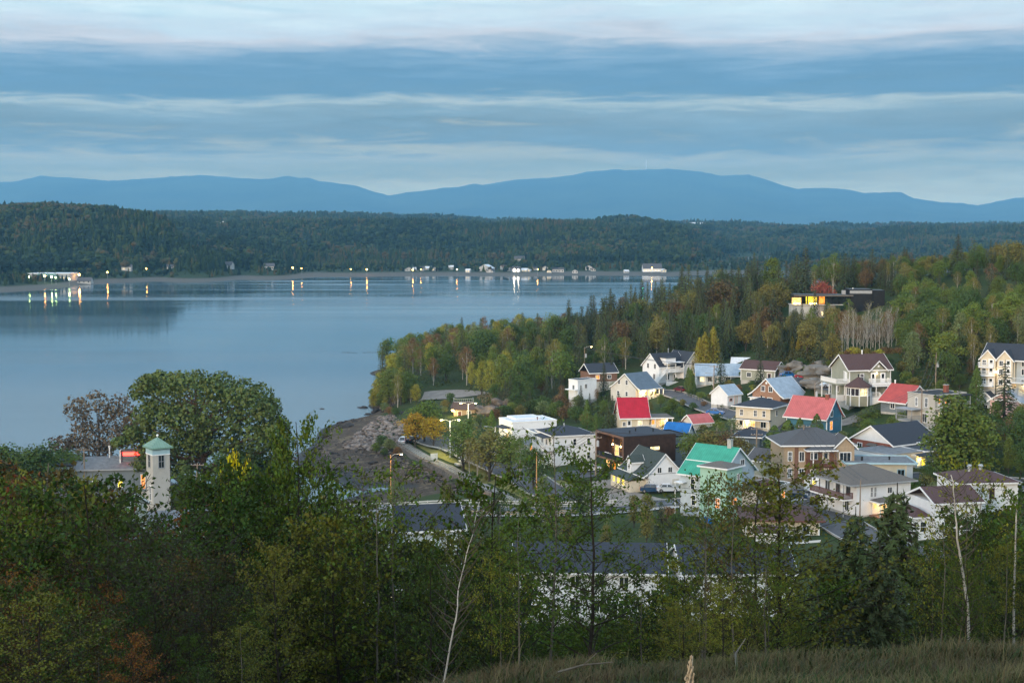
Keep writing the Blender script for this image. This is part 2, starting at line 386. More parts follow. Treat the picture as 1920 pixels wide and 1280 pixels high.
# spit, flats, riprap, sea wall, park
for a in ((700,920,.25),(760,905,.3),(820,915,.3),(740,880,.35),(660,915,.05),(610,900,.1),(570,897,.05),(560,850,.05),(590,832,.05),(615,800,.05),(645,775,.1),(700,768,.1),
          (620,870,.9),(660,850,1.1),(700,860,1.2),(640,830,1.2),(670,810,2.2),(710,800,3.4),(740,815,3.6),(700,785,2.2),(735,780,3.8),(750,845,3.9),(780,865,3.9),(830,890,4.1),(880,915,4.3),(915,932,4.4),
          (742,870,.6),(790,893,.6),(840,912,.7),(870,925,.8),
          (800,850,4.7),(850,880,4.9),(900,905,5),(850,830,5),(780,820,4.7),(712,742,2.6),(704,752,1.6),(706,735,1.6),(720,728,3),(735,715,3.5),(755,700,3.5),(820,800,5),(900,860,5.3),(950,905,5.8),(870,785,5),(830,745,5.2),(760,755,4.6),(940,800,6),(720,745,3.2),
          (980,850,6.2),(1065,872,7),(1110,890,7.5),(1120,920,7.5),(1200,902,8),(1245,918,8.4),(1290,938,8.8),(1330,970,10),(1270,1005,9.5),(1000,960,5.2),(1100,950,6.5),(1200,960,8.5),
          (1400,1008,10.3),(1500,1008,10.5),(1630,965,11.3),(1780,1000,12),(1860,970,13.5),(1545,918,11),(1600,925,11.2),(1450,905,10.6),(1530,903,11.8),(1650,905,11.8),(1690,858,14),(1760,885,13.5),
          (1210,808,9.5),(1260,812,9.7),(1150,800,8.6),(1120,800,8.2),(1060,790,7.6),(1000,770,7.4),(960,770,7.4),(1190,751,11),(1240,737,12),(1310,765,12),(1400,787,12.5),(1365,761,13.3),(1340,720,15),
          (1440,810,12.5),(1465,768,14.3),(1555,814,14.5),(1590,795,15),(1600,760,18),(1620,746,20),(1680,745,20),(1560,727,20.5),(1500,715,19),(1435,716,17),(1255,718,14),(1700,775,18),(1745,810,15.5),(1885,728,23),
          (1890,790,17),(1950,800,17.5),(1340,840,9.5),(1320,880,9),(1500,840,12.5),
          (1640,800,16),(1820,870,14.5),(1900,880,14.5),(1490,690,20.5),(1550,680,22.5)): cp(*a)
# wooded hill
for a in ((1630,348,27.5),(1570,430,31),(1500,430,30.5),(1520,400,27),(1700,345,27),(1800,340,29),(1900,345,31),(1850,430,43),(1750,440,41),(1650,460,38.5),(1580,480,37),(1500,500,35),(1400,520,32),(1300,520,27.5),
          (1200,520,22),(1120,530,17),(1050,540,12.5),(960,560,7),(900,560,5.5),(830,540,5),(770,520,4),(740,560,3),(820,600,4),(880,650,4),(1000,650,9),(1150,650,18),(1300,650,24),(1500,620,32),(1750,560,38),(2000,500,43),
          (1950,430,44),(2050,380,38),(2100,300,26),(2300,400,42),(2500,300,30),(1250,440,18),(1150,440,14),(1060,450,10.5),(1350,430,21.5),(1420,420,23.5),(980,430,8.5),(920,430,7),(850,440,5.3),(1000,470,9),(1150,480,18),(1300,480,26),
          (1000,800,4),(1300,850,12),(1600,850,16),(1900,800,22),(2300,700,30),(960,400,8.3),(1020,405,8.5),(1070,390,8.8),(2600,700,30)): cd(*a)
CP = np.array(CP, dtype=float)
def _tps(r2): return np.where(r2 > 0, r2 * np.log(np.maximum(r2, 1e-12)) * .5, 0)
_sc = 100.0
_P = CP[:, :2] / _sc; _n = len(_P)
_K = _tps(((_P[:, None] - _P[None]) ** 2).sum(-1)) + np.eye(_n) * .004
_A = np.zeros((_n + 3, _n + 3)); _A[:_n, :_n] = _K; _A[:_n, _n] = 1; _A[:_n, _n + 1:] = _P; _A[_n, :_n] = 1; _A[_n + 1:, :_n] = _P.T
_wt = np.linalg.solve(_A, np.concatenate([CP[:, 2], [0, 0, 0]]))
GX0, GX1, GY0, GY1, GS = -330.0, 520.0, 56.0, 1060.0, 4.0
_gx = np.arange(GX0, GX1 + .1, GS); _gy = np.arange(GY0, GY1 + .1, GS)
_X, _Y = np.meshgrid(_gx, _gy)
_Z = np.zeros_like(_X)
for j in range(len(_gy)):
    q = np.stack([_X[j], _Y[j]], 1) / _sc
    _Z[j] = _tps(((q[:, None] - _P[None]) ** 2).sum(-1)) @ _wt[:_n] + _wt[_n] + q @ _wt[_n + 1:]
_Z = np.clip(_Z, -3.2, 50)
_land = np.clip((_Z + .5) / 2.5, .12, 1)
_Z += fbm(_X / 14, _Y / 14, 3) * .55 * np.where(_Z < 2.2, .8, .35) * np.where(_Z < -2, .3, 1)
_Z += fbm(_X / 30 + 9, _Y / 30, 2) * np.clip((_Z - 18) / 10, 0, 1) * 2.0
def zt(x, y):
    """ground height"""
    if y < GY0: return znear(x, y)
    fx = min(max((x - GX0) / GS, 0), len(_gx) - 1.001); fy = min(max((y - GY0) / GS, 0), len(_gy) - 1.001)
    i, j = int(fx), int(fy); a, b = fx - i, fy - j
    return (_Z[j, i] * (1 - a) + _Z[j, i + 1] * a) * (1 - b) + (_Z[j + 1, i] * (1 - a) + _Z[j + 1, i + 1] * a) * b
def znear(x, y):
    """hill the photograph is taken from: grassy shoulder, then a steep drop"""
    t = np.clip((y - 19 + .05 * (x - 3)) / 38, 0, 1)
    z = 55.15 - .185 * np.maximum(y, -5) - .06 * np.maximum(y - 9, 0) * 1.0
    z = z - .13 * np.clip(-x + 1, 0, 16) * np.clip(y / 15, 0, 1.6) + .04 * np.clip(x - 1, 0, 6) - .02 * np.clip(x - 9, 0, 40)
    zz_ = z - 16 * t ** 1.5
    zz_ = zz_ + fbm(np.asarray(x) / 2.6, np.asarray(y) / 2.6, 3) * .22
    return zz_
_ya = znear(_gx, GY0)
_bl = np.clip(1 - (_gy - GY0) / 24, 0, 1)[:, None] ** 1.5
_Z = _Z * (1 - _bl) + (_ya[None] * .6 + _Z[0][None] * .4) * _bl
_Z[0] = _ya
def ground_material(name, c1, c2, c3, sc=.05):
    m, t, b = newmat(name)
    o = t.nodes.new('ShaderNodeNewGeometry').outputs['Position']
    n1 = noise(t, o, sc, 5, .6); n2 = noise(t, o, sc * 14, 4, .6)
    c = mixc(t, mth(t, 'MULTIPLY', mth(t, 'SUBTRACT', n1, .38, clamp=True), 3.5, clamp=True), c1 + (1,), c2 + (1,))
    c = mixc(t, mth(t, 'MULTIPLY', mth(t, 'SUBTRACT', n2, .5, clamp=True), 2.5, clamp=True), c, c3 + (1,))
    bp = t.nodes.new('ShaderNodeBump'); bp.inputs['Strength'].default_value = .6; bp.inputs['Distance'].default_value = .3
    t.links.new(noise(t, o, 1.4, 6, .7), bp.inputs['Height']); t.links.new(bp.outputs[0], b.inputs['Normal'])
    b.inputs['Roughness'].default_value = .95; b.inputs['Specular IOR Level'].default_value = .1
    return m, t, b, c, o
m, t, b, c, o = ground_material('town_ground', (.030, .055, .016), (.050, .060, .022), (.065, .055, .03))
sz = t.nodes.new('ShaderNodeSeparateXYZ'); t.links.new(o, sz.inputs[0])
mud = ramp(t, noise(t, o, .35, 6, .7), [(.28, (.030, .026, .022, 1)), (.42, (.090, .066, .048, 1)), (.5, (.045, .037, .03, 1)), (.60, (.15, .115, .08, 1)), (.72, (.055, .062, .024, 1))])
wet = mixc(t, mth(t, 'MULTIPLY', mth(t, 'SUBTRACT', .55, sz.outputs[2], clamp=True), 3, clamp=True), mud, (.022, .021, .022, 1))
e = mth(t, 'ADD', sz.outputs[2], mth(t, 'MULTIPLY', mth(t, 'SUBTRACT', noise(t, o, .12, 4), .5), 1.5))
k = mth(t, 'MULTIPLY', mth(t, 'SUBTRACT', e, 2.6, clamp=True), 2.0, clamp=True)
t.links.new(mixc(t, k, wet, c), b.inputs['Base Color'])
ro = mth(t, 'SUBTRACT', .95, mth(t, 'MULTIPLY', mth(t, 'SUBTRACT', .55, sz.outputs[2], clamp=True), .9, clamp=True))
t.links.new(ro, b.inputs['Roughness']); M['ground'] = m
v = np.stack([_X, _Y, _Z], -1).reshape(-1, 3)
link('ground', npmesh('ground', v, grid_faces(len(_gx), len(_gy)), [M['ground']], True), kind='structure')
# the near shoulder
m, t, b, c, o = ground_material('bank_soil', (.020, .022, .010), (.034, .028, .014), (.05, .04, .022), .5)
t.links.new(c, b.inputs['Base Color']); M['bank'] = m
bx = np.arange(-46, 46.1, .5); by = np.arange(-8, 56.1, .5)
bX, bY = np.meshgrid(bx, by); bZ = znear(bX, bY)
link('grass_bank', npmesh('grass_bank', np.stack([bX, bY, bZ], -1).reshape(-1, 3), grid_faces(len(bx), len(by)), [M['bank']], True), kind='structure')
for sx in (-1, 1):      # the hill goes on either side
    ex = np.array([46, 60, 90, 140, 220, 330]) * sx; ey = np.arange(-8, 56.1, 4)
    eX, eY = np.meshgrid(ex if sx > 0 else ex[::-1], ey); eZ = znear(np.clip(eX, -46, 46), eY) - np.abs(np.abs(eX) - 46) * .02
    link('hillside_slope', npmesh('hillside_slope', np.stack([eX, eY, eZ], -1).reshape(-1, 3), grid_faces(len(ex), len(ey)), [M['bank']], True), kind='structure')

# ================================================================== WATER
m, t, b = newmat('river_water')
o = t.nodes.new('ShaderNodeNewGeometry').outputs['Position']
b.inputs['Base Color'].default_value = (.05, .10, .135, 1); b.inputs['IOR'].default_value = 1.333  # body colour lifted in place of sky reflected by ripples
b.inputs['Specular IOR Level'].default_value = .5
st = noise(t, mapping(t, o, (.0011, .0075, 1), (3.3, 1.2, 0)), 1.0, 5, .55, .6)
st2 = noise(t, mapping(t, o, (.003, .03, 1), (1.3, 7.2, 0), (0, 0, R(4))), 1.0, 4, .6, .4)
sp_ = t.nodes.new('ShaderNodeSeparateXYZ'); t.links.new(o, sp_.inputs[0])
# the current makes long lanes of ruffled water between calm ones
lane = lambda y0, wd, sl_: mth(t, 'SUBTRACT', 1, mth(t, 'MULTIPLY', mth(t, 'ABSOLUTE', mth(t, 'SUBTRACT', mth(t, 'ADD', mth(t, 'ADD', sp_.outputs[1], mth(t, 'MULTIPLY', sp_.outputs[0], sl_)), mth(t, 'MULTIPLY', mth(t, 'SUBTRACT', st, .5), 260)), y0)), 1 / wd), clamp=True)
l1 = mth(t, 'MULTIPLY', lane(1120, 75, .13), 1.2, clamp=True)
l2 = mth(t, 'MULTIPLY', lane(1400, 40, .05), .7, clamp=True)
far = mth(t, 'MULTIPLY', mth(t, 'SUBTRACT', st2, .47, clamp=True), 5, clamp=True)
mr = t.nodes.new('ShaderNodeMapRange'); t.links.new(sp_.outputs[1], mr.inputs[0]); mr.inputs[1].default_value = 850; mr.inputs[2].default_value = 1250
far = mth(t, 'MULTIPLY', far, mr.outputs[0])
ruff = mth(t, 'MAXIMUM', mth(t, 'MAXIMUM', l1, l2), far)
mr2 = t.nodes.new('ShaderNodeMapRange'); t.links.new(sp_.outputs[1], mr2.inputs[0]); mr2.inputs[1].default_value = 350; mr2.inputs[2].default_value = 780; mr2.inputs[3].default_value = .20; mr2.inputs[4].default_value = .035
rg = mth(t, 'ADD', mr2.outputs[0], mth(t, 'MULTIPLY', ruff, .16))
rg = mth(t, 'ADD', rg, mth(t, 'MULTIPLY', mth(t, 'SUBTRACT', st, .45, clamp=True), .25))
t.links.new(rg, b.inputs['Roughness'])
bp = t.nodes.new('ShaderNodeBump'); bp.inputs['Strength'].default_value = .05; bp.inputs['Distance'].default_value = .25
t.links.new(noise(t, mapping(t, o, (.12, .5, 1)), 1.0, 3, .5), bp.inputs['Height']); t.links.new(bp.outputs[0], b.inputs['Normal'])
M['water'] = m
mb = MB(); mb.add([(-11500, 60, 0), (17000, 60, 0), (17000, 22500, 0), (-11500, 22500, 0)], [(0, 1, 2, 3)])
mb.build('river', M['water'], kind='structure')

# ================================================================== OPPOSITE SHORE
FC = []
def fc(px, d, row=None, z=None):
    if z is None: z = CAMZ - (row - 430) / FPX * d
    FC.append((px / 160.0, math.log(d) * 5, z))
for px, d0 in ((-900, 1150), (-400, 1200), (0, 1300), (90, 1360), (180, 1480), (300, 1560), (430, 1600), (540, 1650), (640, 1720), (800, 1745), (1000, 1740), (1250, 1750), (1500, 1800), (2000, 1850), (2700, 1900)):
    fc(px, d0, z=-.2); fc(px, d0 - 90, z=-5); fc(px, d0 * 1.012, z=1.8); fc(px, d0 * 1.05, z=3.5); fc(px, d0 * 1.09, z=5)
for px, rr in ((-900, (470, 420)), (-400, (468, 412)), (0, (478, 408)), (120, (480, 408)), (250, (478, 414)), (330, (484, 424)), (420, (492, 452)), (500, (505, 478)), (545, (512, 500))):
    fc(px, 1720, rr[0]); fc(px, 1950, rr[1])
for px in (-900, 0, 200): fc(px, 2300, z=76); fc(px, 3000, z=66)
for px, rr in ((330, (440, 418)), (450, (455, 424)), (560, (470, 428)), (640, (480, 430)), (720, (485, 430)), (800, (486, 428)), (860, (488, 440)), (940, (486, 440)), (1020, (478, 432)), (1120, (470, 430)), (1220, (466, 430)), (1290, (462, 432)), (1325, (492, 470))):
    fc(px, 2250, rr[0]); fc(px, 2700, rr[1])
for px in (350, 500, 650, 800, 950, 1100, 1250): fc(px, 1960, 498)
for px, r1 in ((1420, 476), (1550, 476), (1700, 470), (1900, 464), (2200, 466), (2700, 460)): fc(px, 2000, z=6); fc(px, 2300, z=9); fc(px, 2900, r1); fc(px, 3600, 442)
for px, r1, r2 in ((-900, 420, 404), (0, 420, 404), (300, 416, 400), (500, 414, 403), (700, 420, 408), (900, 422, 413), (1100, 424, 418), (1300, 430, 420), (1500, 432, 424), (1700, 430, 424), (1900, 430, 424), (2200, 430, 424), (2700, 430, 424)):
    fc(px, 3500, r1 + 3); fc(px, 4600, r2 + 5); fc(px, 7000, r2 + 9); fc(px, 11000, r2 + 3)
FC = np.array(FC); fn = len(FC)
_A = np.zeros((fn + 3, fn + 3)); _A[:fn, :fn] = _tps(((FC[:, None, :2] - FC[None, :, :2]) ** 2).sum(-1)) + np.eye(fn) * .02
_A[:fn, fn] = 1; _A[:fn, fn + 1:] = FC[:, :2]; _A[fn, :fn] = 1; _A[fn + 1:, :fn] = FC[:, :2].T
fw = np.linalg.solve(_A, np.concatenate([FC[:, 2], [0, 0, 0]]))
fpx = np.arange(-900, 2701, 12.0); fd = 1100 * (11500 / 1100) ** (np.arange(0, 181) / 180.0)
FPX_, FD_ = np.meshgrid(fpx, fd)
FZ = np.zeros_like(FPX_)
for j in range(len(fd)):
    q = np.stack([FPX_[j] / 160, np.log(FD_[j]) * 5], 1)
    FZ[j] = _tps(((q[:, None] - FC[None, :, :2]) ** 2).sum(-1)) @ fw[:fn] + fw[fn] + q @ fw[fn + 1:]
FX = (FPX_ - 960) / FPX * FD_; FY = FD_ * 1.0
amp = np.clip((FZ - 6) / 40, 0, 1)
FZ = FZ + amp * (fbm(FX / 260, FY / 330, 4) * 26) * np.clip(FD_ / 3500, .5, 1.1)
FZ = np.clip(FZ, -6, 240)
def far_at(px, d):
    i = np.clip((px + 900) / 12.0, 0, len(fpx) - 1.001); j = np.clip(np.log(d / 1100) / math.log(11500 / 1100) * 180, 0, 179.999)
    a = np.asarray(i).astype(int); b_ = np.asarray(j).astype(int); u = i - a; v_ = j - b_
    z = (FZ[b_, a] * (1 - u) + FZ[b_, a + 1] * u) * (1 - v_) + (FZ[b_ + 1, a] * (1 - u) + FZ[b_ + 1, a + 1] * u) * v_
    return z
m, t, b, c, o = ground_material('far_ground', (.022, .040, .018), (.030, .050, .02), (.045, .045, .025), .006)
sz = t.nodes.new('ShaderNodeSeparateXYZ'); t.links.new(o, sz.inputs[0])
k = mth(t, 'MULTIPLY', mth(t, 'SUBTRACT', 3.4, sz.outputs[2], clamp=True), .8, clamp=True)
t.links.new(mixc(t, k, c, (.12, .11, .10, 1)), b.inputs['Base Color']); M['far_ground'] = m
link('far_shore', npmesh('far_shore', np.stack([FX, FY, FZ], -1).reshape(-1, 3), grid_faces(len(fpx), len(fd)), [M['far_ground']], True), kind='structure')

# forest over there: one mass of instanced low trees
m, t, b = newmat('far_foliage')
oi = t.nodes.new('ShaderNodeObjectInfo'); g = t.nodes.new('ShaderNodeNewGeometry')
n1 = noise(t, g.outputs['Position'], .006, 4, .6)
kk = mth(t, 'ADD', mth(t, 'MULTIPLY', mth(t, 'SUBTRACT', n1, .5), 2.8), oi.outputs['Random'])
colr = ramp(t, kk, [(.1, (.006, .014, .009, 1)), (.4, (.012, .026, .010, 1)), (.65, (.026, .044, .012, 1)), (.85, (.040, .055, .016, 1)), (1, (.062, .048, .02, 1))])
t.links.new(colr, b.inputs['Base Color']); b.inputs['Roughness'].default_value = .8; b.inputs['Specular IOR Level'].default_value = .1
M['far_leaf'] = m
protoc = bpy.data.collections.new('far_tree_shapes')
def far_shape(kind, k):
    r_ = random.Random(k); mb = MB()
    if kind == 'c':
        z = .12
        for i in range(4):
            z1 = z + .36 - i * .03; rr = (.30 - i * .065) * r_.uniform(.85, 1.15); n = 6
            vs = [(rr * r_.uniform(.75, 1.2) * math.cos(2 * math.pi * j / n), rr * r_.uniform(.75, 1.2) * math.sin(2 * math.pi * j / n), z + r_.uniform(-.03, .03)) for j in range(n)] + [(0, 0, min(1, z1))]
            mb.add(vs, [(j, (j + 1) % n, n) for j in range(n)]); z += .21
    else:
        for i in range(6):
            a = r_.uniform(0, 6.28); q = r_.uniform(.0, .24)
            cc = (q * math.cos(a), q * math.sin(a), r_.uniform(.38, .78)); rr = r_.uniform(.17, .30)
            t_ = (1 + 5 ** .5) / 2
            ico = [(-1, t_, 0), (1, t_, 0), (-1, -t_, 0), (1, -t_, 0), (0, -1, t_), (0, 1, t_), (0, -1, -t_), (0, 1, -t_), (t_, 0, -1), (t_, 0, 1), (-t_, 0, -1), (-t_, 0, 1)]
            vs = [tuple(cc[k2] + p[k2] / 1.9 * rr * r_.uniform(.7, 1.2) for k2 in range(3)) for p in ico]
            mb.add(vs, [(0, 11, 5), (0, 5, 1), (0, 1, 7), (0, 7, 10), (0, 10, 11), (1, 5, 9), (5, 11, 4), (11, 10, 2), (10, 7, 6), (7, 1, 8), (3, 9, 4), (3, 4, 2), (3, 2, 6), (3, 6, 8), (3, 8, 9), (4, 9, 5), (2, 4, 11), (6, 2, 10), (8, 6, 7), (9, 8, 1)])
    ob = bpy.data.objects.new('far_tree_shape', mb.mesh('far_tree_shape', M['far_leaf'])); protoc.objects.link(ob)
for k in range(4): far_shape('c', k)
for k in range(4, 8): far_shape('b', k)
def scatter(name, P, rot, scl, idx, coll, **kw):
    me = bpy.data.meshes.new(name); me.vertices.add(len(P)); me.vertices.foreach_set('co', np.asarray(P, np.float32).ravel())
    for an, ty, arr in (('rz', 'FLOAT', rot), ('idx', 'INT', idx)):
        a = me.attributes.new(an, ty, 'POINT'); a.data.foreach_set('value', np.asarray(arr, np.float32 if ty == 'FLOAT' else np.int32))
    a = me.attributes.new('scl', 'FLOAT_VECTOR', 'POINT'); a.data.foreach_set('vector', np.asarray(scl, np.float32).ravel())
    ob = link(name, me, **kw)
    ng = bpy.data.node_groups.new(name, 'GeometryNodeTree'); ng.is_modifier = True
    ng.interface.new_socket('Geometry', in_out='INPUT', socket_type='NodeSocketGeometry'); ng.interface.new_socket('Geometry', in_out='OUTPUT', socket_type='NodeSocketGeometry')
    gi = ng.nodes.new('NodeGroupInput'); go = ng.nodes.new('NodeGroupOutput')
    ip = ng.nodes.new('GeometryNodeInstanceOnPoints'); ci = ng.nodes.new('GeometryNodeCollectionInfo')
    ci.inputs[0].default_value = coll; ci.inputs[1].default_value = True; ci.inputs[2].default_value = True
    def na(n_, ty):
        x = ng.nodes.new('GeometryNodeInputNamedAttribute'); x.data_type = ty; x.inputs[0].default_value = n_; return x.outputs[0]
    cx = ng.nodes.new('ShaderNodeCombineXYZ'); ng.links.new(na('rz', 'FLOAT'), cx.inputs[2])
    ng.links.new(gi.outputs[0], ip.inputs['Points']); ng.links.new(ci.outputs[0], ip.inputs['Instance'])
    ip.inputs['Pick Instance'].default_value = True; ng.links.new(na('idx', 'INT'), ip.inputs['Instance Index'])
    ng.links.new(cx.outputs[0], ip.inputs['Rotation']); ng.links.new(na('scl', 'FLOAT_VECTOR'), ip.inputs['Scale'])
    ng.links.new(ip.outputs[0], go.inputs[0])
    md = ob.modifiers.new('scatter', 'NODES'); md.node_group = ng
    return ob
def far_forest(n, d0, d1, name, label, hh=(9, 15)):
    px = rng.uniform(-420, 2250, n); d = d0 * (d1 / d0) ** rng.random(n)
    z = far_at(px, d); x = (px - 960) / FPX * d
    low = rng.random(n)
    clear = vnoise(x / 90 + 3, d / 90)
    ok = (z > 3.0) & ((z > 9) | (low < .45))
    px, d, z, x, clear = px[ok], d[ok], z[ok], x[ok], clear[ok]; n = len(x)
    con = rng.random(n) < np.clip(.45 + 1.3 * vnoise(x / 170, d / 230 + 5), .08, .9)
    idx = np.where(con, rng.integers(0, 4, n), rng.integers(4, 8, n))
    h = rng.uniform(hh[0], hh[1], n) * np.where(z < 9, .55, 1) * np.where(con, 1.12, .9) * (1 + .35 * vnoise(x / 40, d / 40))
    wd = h * np.where(con, rng.uniform(.75, 1.1, n), rng.uniform(.8, 1.25, n))
    return scatter(name, np.stack([x, d, z - .5], 1), rng.uniform(0, 6.28, n), np.stack([wd, wd, h], 1), idx, protoc, kind='stuff', label=label, cat='forest')
far_forest(60000, 1350, 3300, 'far_shore_forest', 'mixed dark forest covering the slopes across the river')
far_forest(60000, 3100, 10800, 'plateau_forest', 'hazy forest on the plateau below the blue mountains', (10, 17))

# ================================================================== MOUNTAINS
ridge = [(-900, 360), (-500, 352), (-200, 350), (0, 344), (40, 341), (80, 331), (150, 334), (210, 340), (260, 336), (375, 330), (460, 335), (505, 336), (545, 329), (562, 333), (582, 334), (600, 340), (665, 347), (700, 358), (730, 366), (770, 360), (820, 354), (860, 352),
    (890, 345), (905, 348), (960, 339), (1035, 334), (1075, 330), (1100, 324), (1150, 319), (1200, 318), (1260, 317), (1310, 322), (1350, 330), (1400, 328), (1420, 333), (1450, 343), (1490, 355), (1550, 354), (1590, 357), (1620, 363), (1650, 360), (1685, 360), (1710, 372),
    (1760, 380), (1800, 381), (1830, 386), (1860, 380), (1900, 372), (1950, 371), (2100, 366), (2400, 378), (2700, 372)]
rx = np.array([p[0] for p in ridge], float); ry = np.array([p[1] for p in ridge], float)
mpx = np.arange(-900, 2701, 5.0); md_ = np.linspace(14000, 23000, 60)
MP, MD = np.meshgrid(mpx, md_)
crest = 20600.0
rowc = np.interp(MP, rx, ry) + fbm(MP / 9, MP * 0 + 3, 3) * 1.3
top = CAMZ + (430 - rowc) / FPX * crest
u = (MD - 14000) / (crest - 14000)
s1 = np.clip(u, 0, 1); prof = s1 * s1 * (3 - 2 * s1)
back = np.clip(1 - (MD - crest) / 6000, 0, 1)
MX = (MP - 960) / FPX * MD
rug = fbm(MX / 900, MD / 1100, 5)
MZ = 70 + (top - 70) * np.where(MD <= crest, prof, back) + rug * 150 * np.clip(u, 0, 1) * np.clip(1.15 - np.minimum(prof, 1), .0, 1)
capz = CAMZ + (430 - rowc) / FPX * MD * .985
MZ = np.where(MD < crest - 50, np.minimum(MZ, capz), MZ); MZ = np.where(MD > crest + 50, np.minimum(MZ, capz), MZ)
m, t, b, c, o = ground_material('mountain_forest', (.010, .022, .014), (.050, .070, .035), (.08, .075, .05), .0012)
t.links.new(c, b.inputs['Base Color']); M['mount'] = m
link('mountains', npmesh('mountains', np.stack([MX, MD, MZ], -1).reshape(-1, 3), grid_faces(len(mpx), len(md_)), [M['mount']], True), kind='structure')

# ================================================================== AIR
m = bpy.data.materials.new('evening_haze'); m.use_nodes = True; t = m.node_tree; t.nodes.clear()
pv = t.nodes.new('ShaderNodeVolumePrincipled'); pv.inputs['Color'].default_value = (.25, .64, 1, 1); pv.inputs['Density'].default_value = HAZE_D
oo = t.nodes.new('ShaderNodeOutputMaterial'); t.links.new(pv.outputs[0], oo.inputs['Volume'])
mb = MB(); mb.box(-12000, 17500, -2500, HAZE_END, -8, HAZE_TOP)
mb.build('haze', m, kind='stuff', label='thin blue evening haze over the river valley and far mountains', cat='haze')
# ================================================================== TREE SHAPES (unit height 1 along z, built once, shared)
def leaf_quads(C, Nrm, size, aspect=1.0, tilt=.9, R_=None):
    """a small free-hanging face at each centre; returns verts, faces"""
    n = len(C); r = R_ or rng
    Nn = Nrm + r.normal(0, tilt, (n, 3)); Nn /= np.linalg.norm(Nn, axis=1, keepdims=True) + 1e-9
    t = r.normal(0, 1, (n, 3)); t -= (t * Nn).sum(1, keepdims=True) * Nn; t /= np.linalg.norm(t, axis=1, keepdims=True) + 1e-9
    b = np.cross(Nn, t); s = (size * r.uniform(.6, 1.35, n))[:, None]
    v = np.stack([C - t * s * .5, C + b * s * .5 * aspect, C + t * s * .55, C - b * s * .5 * aspect], 1)
    return v.reshape(-1, 3), np.arange(4 * n).reshape(n, 4)
def crown_mesh(name, lobes, nper, size, mt, R_, low=-.4, inner=.35):
    Cs, Ns = [], []
    for (cx, cy, cz, rx, rz, wgt) in lobes:
        n = int(nper * wgt)
        d = R_.normal(0, 1, (n, 3)); d /= np.linalg.norm(d, axis=1, keepdims=True)
        d[:, 2] = np.where(d[:, 2] < low, -d[:, 2], d[:, 2])
        rad = np.where(R_.random(n) < inner, R_.uniform(.3, .9, n), R_.uniform(.82, 1.08, n))
        bump = 1 + .22 * np.sin(d[:, 0] * 5 + cx * 40) * np.cos(d[:, 1] * 6 + cz * 30)
        p = d * (rad * bump)[:, None] * np.array([rx, rx, rz]) + np.array([cx, cy, cz])
        Cs.append(p); Ns.append(d)
    C, Nn = np.concatenate(Cs), np.concatenate(Ns)
    v, f = leaf_quads(C, Nn, size, .85, .6, R_)
    return npmesh(name, v, f, [mt])
def limbs_mesh(name, lobes, tr, mt, lean=0, base=.0, rnd=None, forks=1):
    mb = MB(); rnd = rnd or random.Random(1)
    top = max(l[2] for l in lobes)
    pts = [(rnd.uniform(-.01, .01) + lean * i / 5, rnd.uniform(-.01, .01), -.04 + (top + .04) * i / 5) for i in range(6)]
    mb.tube(pts, [tr * (1.25 - .19 * i) for i in range(6)], 5)
    for (cx, cy, cz, rx, rz, w_) in lobes:
        z0 = max(.12, cz - rz * 1.3 - .08); k = z0 / top * 5; i = min(4, int(k)); a = Vector(pts[i]).lerp(Vector(pts[i + 1]), k - i)
        e = Vector((cx, cy, cz + rz * .3))
        mid = a.lerp(e, .5) + Vector((0, 0, -.02))
        mb.tube([a, mid, e], [tr * .55, tr * .35, tr * .12], 4)
    return mb.mesh(name, mt)
PRO = {}
def rngs(k): return np.random.default_rng(k)
def proto(kind, variants):
    PRO[kind] = variants
def mk_broad(kind, nvar, seed, nl, spread, zlo, zhi, rr, size, nper, bark, tr=.016, tall=1.0):
    out = []
    for k in range(nvar):
        r = rngs(seed + k); rr_ = random.Random(seed + k); lobes = []
        for i in range(nl):
            z = zlo + (zhi - zlo) * (i + .5) / nl; a = i * 2.4 + rr_.uniform(0, 1.2)
            q = spread * math.sin(math.pi * min(.95, max(.12, (z - zlo + .08) / (zhi - zlo + .12)))) * rr_.uniform(.45, 1.05)
            s = rr * rr_.uniform(.75, 1.25)
            lobes.append((q * math.cos(a), q * math.sin(a), z, s, s * tall * rr_.uniform(.8, 1.1), 1))
        lobes.append((0, 0, zhi, rr * .7, rr * .7 * tall, .6))
        out.append((crown_mesh(kind + '_crown', lobes, nper, size, M['leaf'], r), limbs_mesh(kind + '_trunk', lobes, tr, bark, rnd=rr_)))
    proto(kind, out)
mk_broad('maple', 4, 10, 10, .22, .30, .86, .17, .030, 260, M['bark'])
mk_broad('poplar', 4, 30, 12, .13, .20, .92, .115, .026, 210, M['bark'], .013, 1.3)
mk_broad('birch', 4, 50, 10, .15, .34, .92, .11, .022, 150, M['bark_pale'], .011, 1.25)
mk_broad('aspen', 3, 70, 6, .12, .66, .96, .085, .020, 85, M['bark_pale'], .010, 1.2)
mk_broad('shrub', 4, 90, 8, .34, .22, .72, .26, .065, 150, M['bark'], .02, .8)
